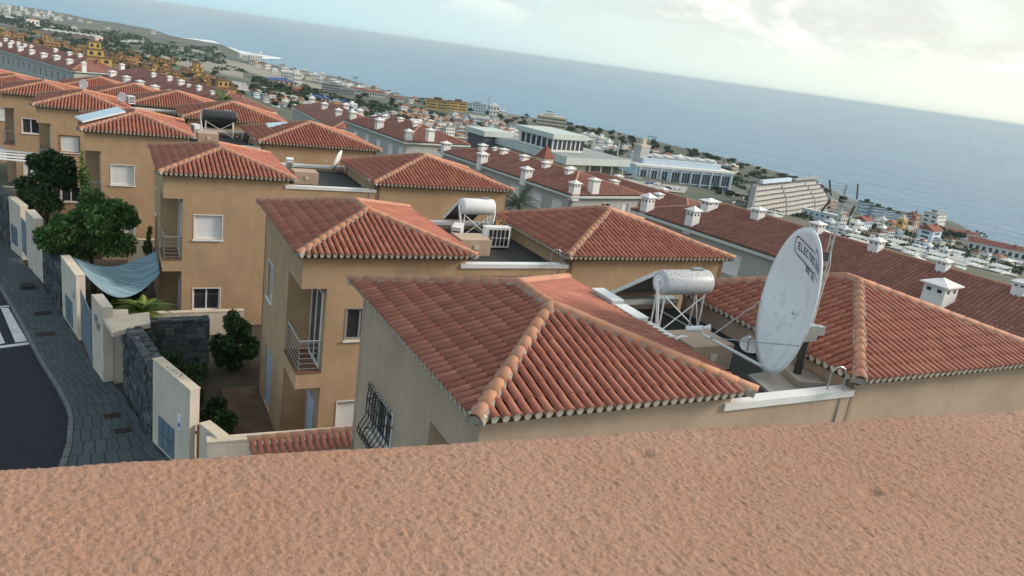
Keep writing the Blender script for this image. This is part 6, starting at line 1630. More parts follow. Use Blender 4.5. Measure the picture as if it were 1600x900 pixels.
RL2 = [('pale blue house with a dull red gable roof', 'render_blue', 'gable', 'roof_red', 2, 3), ('narrow yellow tan house in the right hand town', 'render_yellow', 'flat', 'render_cream', 2, 1), ('beige house with orange roof behind the yellow tan house', 'render_cream', 'hip', 'roof_orange', 2, 3),
       ('pinkish house right of the yellow tan house', 'render_pink', 'flat', 'roof_red', 2, 2), ('white house with balconies and brown hip roof at the shore', 'render_white', 'hip', 'roof_brown', 3, 2), ('large blank bluish white house with red roof', 'render_blue', 'gable', 'roof_red', 3, 1),
       ('white seafront house with blue grey roof terrace', 'render_white', 'flat', 'roof_flat_grey', 3, 4), ('terracotta coloured block behind the aerial', 'render_orange', 'flat', 'roof_flat_grey', 3, 4), ('small white house left of the aerial mast', 'render_white', 'flat', 'render_white', 1, 2),
       ('small pale house under the seafront apartments', 'render_cream', 'flat', 'roof_flat_grey', 1, 2), ('little white house between the blue and beige houses', 'render_white', 'flat', 'render_white', 1, 2), ('dull pink block under the stepped hotel', 'render_pink', 'flat', 'roof_flat_grey', 3, 4)]
for (lb, wm2, rt_, rm2, rw_, cl_), S in zip(RL2, [[267.43, 207.01, -48.04, 7.62, 5.58], [312.12, 223.42, -52.47, 4.53, 6.22], [312.12, 228.16, -52.25, 6.29, 4.58], [326.22, 227.79, -53.63, 6.41, 6.41], [374.52, 262.45, -56.29, 8.69, 6.01], [296.55, 197.15, -50.92, 10.35, 8.28], [389.67, 258.99, -57.78, 13.51, 7.43], [274.05, 224.79, -48.66, 8.06, 3.76], [268.74, 229.18, -47.97, 4.31, 3.24], [274.11, 220.09, -48.84, 3.72, 2.66], [320.1, 239.25, -52.51, 4.16, 2.67], [302.31, 255.14, -50.23, 7.81, 4.81]]): block('town_house', lb, 'house', S, M[wm2], rt_, M[rm2], rw_, cl_, 12, 'houses of the right hand town', 0.7, 0.8)
for k, S in enumerate([[342.95, 197.64, -55.57, 24.97, 6.1], [381.85, 241.45, -58.08, 16.14, 3.87]]): block('red_roofed_row', ('long white row under a dull red roof at the right edge', 'short red roofed row by the seafront palms')[k], 'building', S, M['render_white'], 'gable', M['roof_red'], 1, 10, (-58, -40)[k], None, 0.25, 1.0)
# pale terraces: pergolas of white beams
def mk_pergola(first=[None]):
    t = thing('beach_pergola', 'white slatted pergola roof on the terraces below the apartment row', 'pergola', (0, 0, 0), 0, 'white pergolas on the terraces at right')
    b = MB(); b.box(-0.5, 0.5, -0.4, 0.4, -0.4, 0.12); b.obj('base_wall', M['render_white'], t)
    b = MB(); b.box(-0.5, 0.5, -0.4, -0.34, 0.84, 0.92); b.box(-0.5, 0.5, 0.34, 0.4, 0.84, 0.92); b.obj('edge_beam', M['white_paint'], t)
    for k in range(7):
        q = MB(); a = -0.48+0.155*k; q.box(a, a+0.055, -0.42, 0.42, 0.925, 0.98); q.obj('slat', M['white_paint'], t)
    for sx in (-.46, .46):
        for sy in (-.36, .36):
            q = MB(); q.box(sx-0.02, sx+0.02, sy-0.02, sy+0.02, 0.12, 0.84); q.obj('post', M['white_paint'], t)
    return t
pw = mk_pergola()
for k, S in enumerate([[209.55, 165.66, -41.46, 6.87, 1.82], [215.48, 163.72, -42.09, 6.1, 1.83], [237.02, 171.2, -44.51, 7.38, 2.39], [226.84, 157.17, -43.26, 6.91, 2.24], [233.02, 152.98, -43.88, 7.3, 2.23], [278.17, 175.81, -48.89, 7.1, 2.13], [257.88, 155.08, -46.59, 7.28, 2.57], [263.37, 150.33, -47.13, 7.25, 2.56], [312.96, 183.77, -52.51, 6.14, 2.3], [319.68, 177.17, -53.17, 6.1, 2.54], [231.84, 188.06, -44.13, 5.44, 1.81], [209.97, 201.04, -41.95, 5.44, 1.36], [196.06, 196.42, -40.39, 5.67, 1.31], [229.44, 142.33, -43.38, 3.88, 1.55]]):
    o = pw if k == 0 else copy_tree(pw)
    o.location = S[:3]; o.rotation_euler = (0, 0, R(10+random.uniform(-12, 12))); o.scale = (S[3]*0.85, S[3]*0.85, S[4]*0.8)
# parked cars
def mk_car(label, m):
    t = thing('parked_car', label, 'car', (0, 0, 0), 0, 'cars parked before the commercial centre')
    prof = [(-2.1, 0.25), (-2.15, 0.7), (-1.95, 0.88), (-1.3, 0.95), (-0.75, 1.42), (0.75, 1.46), (1.45, 1.0), (2.0, 0.88), (2.12, 0.6), (2.1, 0.25)]
    b = MB(); n = len(prof)
    vs = []
    for yy, f in ((-0.85, 1), (0.85, 1)):
        for (px_, pz_) in prof: vs.append((px_, yy*(0.84 if pz_ > 1.1 else 1), pz_))
    b.add(vs, [tuple(range(n)), tuple(range(2*n-1, n-1, -1))]+[(i, n+i, n+(i+1) % n, (i+1) % n) for i in range(n)]); b.obj('body', m, t)
    for s in (-1, 1):
        g = MB(); yy = s*0.80
        g.add([(-1.05, yy, 1.0), (1.2, yy, 1.02), (0.72, s*0.735, 1.38), (-0.70, s*0.735, 1.36)], [(0, 1, 2, 3)]); g.obj('side_window', M['glass_dark'], t)
    g = MB(); g.add([(0.83, -0.66, 1.43), (0.83, 0.66, 1.43), (1.42, 0.78, 1.05), (1.42, -0.78, 1.05)], [(0, 1, 2, 3)]); g.obj('windscreen', M['glass_dark'], t)
    for sx in (-1.3, 1.3):
        for sy in (-0.78, 0.78):
            w = MB(); w.tube((sx, sy-0.1, 0.31), (sx, sy+0.1, 0.31), 0.31, n=12); w.obj('wheel', M['black_plastic'], t)
    return t
CL = [('white', 'car_white'), ('silver', 'car_silver'), ('dark', 'car_dark'), ('blue', 'car_blue')]
cp = {}
for k, S in enumerate([[142.67, 212.55, -34.79, 2.91, 1.46], [150.84, 218.95, -35.85, 2.59, 1.51], [160.23, 227.58, -36.85, 2.7, 1.35], [175.14, 243.7, -38.29, 2.67, 1.45], [173.85, 238.04, -38.2, 2.62, 1.43], [173.71, 234.51, -38.22, 2.35, 1.41], [173.47, 227.74, -38.27, 3.23, 1.61], [178.89, 229.45, -38.82, 3.04, 1.4], [163.2, 213.17, -37.09, 2.17, 1.3], [185.25, 226.38, -39.53, 3.28, 1.64], [156.34, 230.07, -36.41, 2.48, 1.13], [177.4, 222.08, -38.75, 2.74, 1.37]]):
    c_ = (0, 0, 1, 2, 1, 1, 3, 0, 0, 0, 2, 2)[k]
    if c_ not in cp: cp[c_] = o = mk_car('small %s car parked in the row before the commercial centre' % CL[c_][0], M[CL[c_][1]])
    else: o = copy_tree(cp[c_])
    o.location = (S[0], S[1], S[2]+0.1); o.rotation_euler = (0, 0, R(-18+rg0.uniform(-14, 14))); o.scale = (0.72,)*3
for nm_, lb_, gp_, LST in (('white_villa', 'little white box house filling the seaside village slope', 'white box houses of the village slope', [[157.68, 385.55, -38.65, 3.44, 3.22], [133.05, 298.7, -34.15, 3.54, 1.98], [157.59, 334.16, -37.91, 4.54, 2.58], [176.57, 359.65, -40.13, 3.31, 2.13], [186.88, 397.65, -41.12, 5.03, 3.0], [100.6, 277.3, -30.74, 2.18, 2.23], [192.18, 390.74, -41.52, 5.19, 3.13], [108.66, 292.58, -31.75, 2.49, 2.41], [125.84, 270.85, -33.26, 2.28, 1.75], [147.06, 325.15, -36.68, 3.01, 2.75], [186.46, 378.49, -41.02, 3.46, 2.95], [124.55, 298.82, -33.36, 3.37, 1.97], [138.75, 400.04, -37.21, 4.26, 3.0], [121.86, 289.82, -33.02, 3.37, 2.41], [171.15, 373.87, -39.71, 3.34, 2.07], [96.63, 267.75, -30.19, 3.64, 2.05], [108.21, 293.44, -31.72, 2.5, 2.39], [134.63, 293.52, -34.27, 3.61, 2.0], [135.56, 275.98, -34.27, 2.72, 1.93], [142.68, 302.35, -35.07, 3.31, 2.1], [197.33, 382.84, -41.93, 3.71, 3.04], [107.39, 269.8, -31.36, 2.71, 2.26], [113.29, 273.53, -32.01, 3.58, 2.13], [150.28, 395.84, -38.12, 3.12, 2.27], [190.17, 413.97, -41.43, 3.99, 3.03], [136.2, 366.39, -36.58, 3.38, 2.71], [95.65, 255.16, -29.92, 3.01, 1.93], [151.97, 345.13, -37.7, 5.09, 2.9], [204.75, 419.0, -42.55, 5.14, 3.66], [156.69, 344.22, -38.1, 4.32, 2.04], [137.15, 291.21, -34.49, 2.49, 2.09], [164.92, 368.79, -39.15, 4.69, 3.15], [190.43, 378.06, -41.35, 3.49, 3.21], [128.38, 284.28, -33.61, 4.01, 1.79], [167.54, 375.97, -39.42, 5.09, 2.9], [130.26, 336.04, -35.41, 3.97, 2.0], [128.54, 340.0, -35.36, 2.78, 2.32], [147.48, 290.66, -35.47, 2.49, 2.45], [140.24, 299.01, -34.83, 2.46, 2.41], [106.92, 278.32, -31.41, 2.77, 1.78], [103.17, 270.51, -30.92, 2.5, 2.2], [172.78, 400.11, -40.0, 4.98, 2.84], [97.45, 271.9, -30.34, 2.58, 1.41], [142.23, 297.81, -35.0, 3.22, 1.8], [142.57, 326.72, -36.31, 4.16, 2.28], [130.98, 295.11, -33.93, 2.74, 1.75], [124.7, 289.88, -33.29, 3.92, 2.39], [124.0, 293.55, -33.26, 2.52, 1.94], [99.02, 271.55, -30.5, 3.93, 2.01], [174.78, 367.7, -40.0, 5.04, 2.08], [149.42, 366.08, -37.77, 5.04, 2.12], [151.2, 409.4, -38.32, 5.47, 2.52], [189.83, 377.32, -41.3, 5.34, 2.31], [138.06, 275.97, -34.51, 4.0, 2.19], [140.54, 281.38, -34.77, 4.25, 1.81], [144.5, 293.74, -35.2, 3.11, 1.77], [178.73, 356.16, -40.31, 4.26, 3.07], [163.53, 382.89, -39.12, 4.84, 2.71], [115.73, 292.88, -32.45, 4.1, 1.76], [143.62, 295.78, -35.12, 3.5, 1.8]]), ('white_villa', 'little white house packed between glazed building and shore', 'white houses toward the shore', [[335.12, 423.79, -51.88, 4.69, 2.63], [322.88, 388.09, -51.66, 6.1, 2.17], [300.01, 421.4, -49.47, 4.36, 3.12], [236.76, 406.68, -44.99, 5.14, 2.93], [252.42, 388.86, -46.29, 5.47, 1.88], [332.47, 387.22, -52.39, 4.59, 2.33], [373.67, 407.6, -54.9, 4.18, 2.38], [343.08, 392.42, -53.07, 6.02, 3.55], [283.03, 372.01, -48.88, 4.35, 2.9], [339.59, 391.56, -52.83, 6.15, 3.23], [345.03, 423.07, -52.58, 4.58, 2.79], [243.21, 405.71, -45.48, 3.7, 2.43], [320.29, 404.42, -51.17, 4.76, 2.48], [248.58, 371.99, -46.13, 4.87, 2.9], [241.96, 381.25, -45.53, 3.69, 2.51], [363.95, 390.83, -54.63, 5.39, 3.52], [334.72, 383.24, -52.65, 4.26, 2.07], [275.67, 406.91, -47.89, 4.13, 3.83], [361.18, 408.53, -54.0, 5.83, 2.99], [360.56, 400.59, -54.15, 4.6, 2.64], [312.84, 409.54, -50.55, 5.38, 3.9], [289.73, 410.47, -48.87, 6.43, 3.04], [249.91, 415.94, -45.92, 3.82, 3.18], [342.47, 402.14, -52.82, 3.94, 2.88], [370.51, 396.92, -54.95, 6.71, 3.95], [221.75, 379.73, -43.92, 4.89, 2.73], [257.17, 386.69, -46.68, 3.65, 2.68], [272.55, 372.5, -48.04, 5.59, 2.34], [306.66, 413.73, -50.05, 6.33, 3.85], [261.52, 387.11, -47.01, 4.98, 2.16], [332.66, 395.57, -52.24, 5.91, 3.13], [230.06, 399.69, -44.51, 3.4, 3.59], [337.72, 380.42, -52.94, 4.47, 2.12], [332.57, 374.48, -52.68, 3.79, 2.93], [228.06, 378.52, -44.43, 5.12, 2.01], [289.26, 393.27, -49.06, 4.24, 3.66], [293.57, 411.13, -49.14, 5.17, 3.5], [257.93, 403.19, -46.6, 6.15, 3.18], [285.03, 394.69, -48.72, 3.84, 2.39], [268.55, 390.09, -47.53, 4.03, 2.32]]),
                           ('white_villa', 'small pale house along the green belt by the blue roofs', 'pale houses along the green belt', [[41.06, 238.1, -22.89, 1.85, 1.08], [77.87, 269.77, -28.18, 2.7, 1.33], [41.08, 254.88, -23.38, 2.28, 1.45], [70.27, 265.73, -27.24, 2.6, 1.01], [89.53, 276.58, -29.57, 2.68, 1.01], [70.6, 280.74, -27.6, 3.26, 1.44], [69.45, 275.15, -27.35, 2.58, 0.93], [41.29, 224.72, -22.54, 2.61, 0.91], [96.18, 295.99, -30.56, 2.4, 1.83], [70.9, 257.13, -27.14, 2.89, 0.92], [74.77, 267.7, -27.8, 3.35, 1.17], [69.64, 268.16, -27.22, 2.21, 1.6], [100.97, 344.29, -32.83, 3.71, 1.55], [49.68, 254.46, -24.5, 3.15, 1.24], [46.12, 257.17, -24.11, 2.89, 1.56], [95.47, 341.11, -32.18, 4.38, 1.78], [46.39, 283.9, -24.9, 2.1, 1.46], [46.78, 239.22, -23.71, 1.83, 1.15], [72.62, 320.15, -29.05, 2.29, 1.94], [116.56, 347.91, -34.46, 4.12, 2.32], [92.33, 275.28, -29.85, 2.63, 1.59], [65.6, 252.24, -26.41, 2.85, 1.51], [95.85, 303.52, -30.65, 3.52, 1.1], [48.93, 234.91, -23.88, 2.2, 1.25], [77.42, 300.48, -28.74, 3.18, 1.86], [60.06, 281.45, -26.43, 2.29, 1.05]]), ('white_villa', 'small white house crowded into the right hand town', 'white houses of the right hand town', [[272.78, 192.77, -48.46, 5.5, 2.27], [296.04, 228.68, -50.67, 3.75, 2.26], [251.84, 198.32, -46.34, 5.77, 3.11], [281.89, 202.29, -49.47, 5.2, 2.64], [220.8, 178.88, -42.85, 4.19, 1.9], [275.36, 227.32, -48.7, 6.37, 2.37], [257.93, 165.19, -46.68, 2.75, 2.37], [249.18, 169.9, -45.79, 3.15, 2.17], [297.36, 227.33, -50.85, 5.62, 3.84], [319.61, 225.26, -53.11, 5.9, 3.78], [316.74, 202.48, -52.98, 5.94, 3.36], [290.22, 189.94, -50.23, 3.72, 2.81], [297.05, 178.07, -50.86, 3.97, 3.37], [368.35, 218.48, -58.1, 4.19, 2.89], [221.89, 184.78, -43.03, 4.35, 2.6], [350.15, 193.73, -56.28, 3.99, 2.44], [243.28, 175.97, -45.22, 4.3, 1.87], [318.59, 224.8, -53.03, 5.58, 2.54], [243.91, 189.68, -45.42, 5.12, 2.87], [253.82, 187.97, -46.45, 3.59, 1.89], [248.75, 185.6, -45.89, 4.52, 2.17], [288.51, 169.29, -49.92, 3.63, 3.48], [298.03, 226.33, -50.96, 5.07, 3.93], [290.64, 189.42, -50.27, 4.48, 2.51], [274.52, 203.75, -48.73, 4.72, 3.71], [266.25, 218.75, -48.04, 6.1, 3.3], [250.23, 204.54, -46.24, 4.86, 3.53], [217.65, 175.28, -42.46, 4.51, 2.11], [261.04, 174.12, -47.08, 3.41, 2.95], [332.06, 221.8, -54.49, 4.42, 3.15], [219.37, 172.38, -42.62, 3.16, 2.03], [292.09, 190.62, -50.42, 3.99, 2.59], [251.39, 170.06, -46.03, 2.87, 3.19], [311.14, 175.63, -52.29, 5.4, 2.66], [308.04, 171.98, -51.95, 4.98, 2.74], [243.83, 186.1, -45.38, 4.79, 1.85], [264.23, 194.64, -47.59, 3.55, 2.17], [292.74, 229.9, -50.3, 3.76, 3.0], [273.33, 185.39, -48.46, 3.79, 2.15], [314.24, 178.82, -52.62, 5.1, 3.24], [260.47, 190.79, -47.17, 3.8, 3.02], [368.44, 220.63, -58.07, 6.54, 2.68], [270.79, 229.04, -48.18, 5.07, 3.79], [364.83, 208.34, -57.74, 5.03, 4.28]]),
                           ('white_villa', 'small pale building on the low shore left of the yellow hotel', 'pale buildings on the low shore', [[186.6, 914.66, -54.8, 6.05, 3.57], [180.83, 1143.87, -58.6, 8.43, 3.78], [185.16, 862.22, -54.24, 5.55, 3.97], [161.48, 892.18, -52.86, 8.53, 3.18], [194.68, 593.87, -45.25, 4.16, 2.57], [178.22, 601.03, -44.37, 4.43, 2.33], [181.32, 579.79, -44.07, 4.09, 2.04], [204.96, 673.18, -47.65, 5.69, 3.65], [190.74, 625.49, -45.72, 6.77, 3.18], [195.27, 611.9, -45.69, 5.84, 2.11], [191.03, 558.42, -44.2, 4.71, 2.74], [152.84, 990.53, -53.55, 8.83, 3.67], [166.58, 704.43, -46.57, 4.95, 3.0], [165.03, 994.04, -54.36, 10.09, 4.43], [146.47, 905.05, -51.95, 8.25, 3.84], [194.04, 945.57, -55.61, 6.7, 4.32], [147.44, 883.09, -51.75, 5.82, 3.97], [229.58, 862.74, -57.37, 6.7, 3.69], [155.45, 703.71, -45.87, 6.57, 3.07], [192.33, 672.57, -46.9, 4.86, 2.22], [196.94, 553.84, -44.49, 3.99, 2.71], [184.38, 586.08, -44.41, 4.05, 2.12], [199.14, 867.2, -55.28, 5.82, 4.17], [199.8, 653.22, -46.9, 7.01, 2.77], [207.08, 640.38, -47.05, 5.51, 2.72], [180.24, 604.21, -44.57, 4.17, 2.85], [194.9, 599.82, -45.4, 4.67, 2.53], [217.1, 647.96, -47.81, 7.39, 2.79], [175.64, 683.33, -46.27, 6.61, 3.16], [198.76, 598.75, -45.61, 6.71, 2.96], [240.72, 903.41, -58.29, 9.76, 3.4], [192.93, 1018.52, -56.26, 9.23, 4.02], [179.25, 627.51, -45.06, 6.96, 3.27], [207.42, 639.15, -47.04, 4.4, 3.34], [213.0, 590.03, -46.31, 6.65, 2.83], [166.53, 722.33, -47.23, 4.78, 2.9], [254.09, 873.92, -59.08, 8.05, 3.67], [182.13, 945.25, -54.84, 9.12, 4.4], [176.84, 649.03, -45.43, 5.48, 3.01], [159.85, 927.54, -53.15, 8.53, 4.18]])):
    for S in LST:
        c = rg0.random()
        block(nm_, lb_, 'house', S, M['render_white' if c < 0.6 else ('render_cream' if c < 0.85 else 'render_blue')], 'flat' if rg0.random() < 0.62 else 'hip', M[rg0.choice(['roof_flat_grey', 'render_white', 'roof_orange', 'roof_brown'])], rg0.choice([1, 2, 2]), 3, rg0.uniform(-6, 22), gp_, rg0.uniform(0.6, 1.0), 0.85)
# trees and palms
def far_tree_mesh(seed):
    t = thing('far_tree', 'dark green rounded tree among the far houses', 'tree', (0, 0, 0), 0, 'dark trees among the far houses')
    rg = random.Random(seed)
    cl = [((rg.uniform(-.3, .3), rg.uniform(-.3, .3), 0.55+rg.uniform(-.2, .25)), (rg.uniform(.16, .28), rg.uniform(.16, .28), rg.uniform(.14, .25))) for k in range(9)]
    tr = MB(); tr.tube((0, 0, -0.2), (0, 0, 0.5), 0.05, 0.03, 6); tr.obj('trunk', M['bark'], t)
    leafmesh('crown', M['leaf_far'], cl, 420, 0.17, t, seed, 0.2, 0.8)
    return t
protos = [far_tree_mesh(k) for k in range(4)]
used = [False]*4
TL = ['dark tree in the green belt right of the blue roofs', 'broad green tree on the slope behind the short red roof', 'dark tree between the village villas', 'dark tree on the shore left of the cream hotel', 'dark conifer behind the pale blue glazed building', 'dense dark tree beside the blank bluish white house', 'green tree below the yellow houses', 'dark tree among the far fields at left', 'dark tree around the blue roofed halls', 'green tree beside the pale terraces under the glazed building', 'small dark tree below the stepped hotel', 'small dark tree packed between the ochre stepped houses', 'small dark tree between the right hand town houses', 'grey green shrub tree along the shoreline', 'bushy dark tree on the shore behind the glazed building', 'bushy tree on the shore behind the stepped hotel', 'low scrubby tree on the shore near the yellow hotel', 'scrubby tree dotted over the far fields']
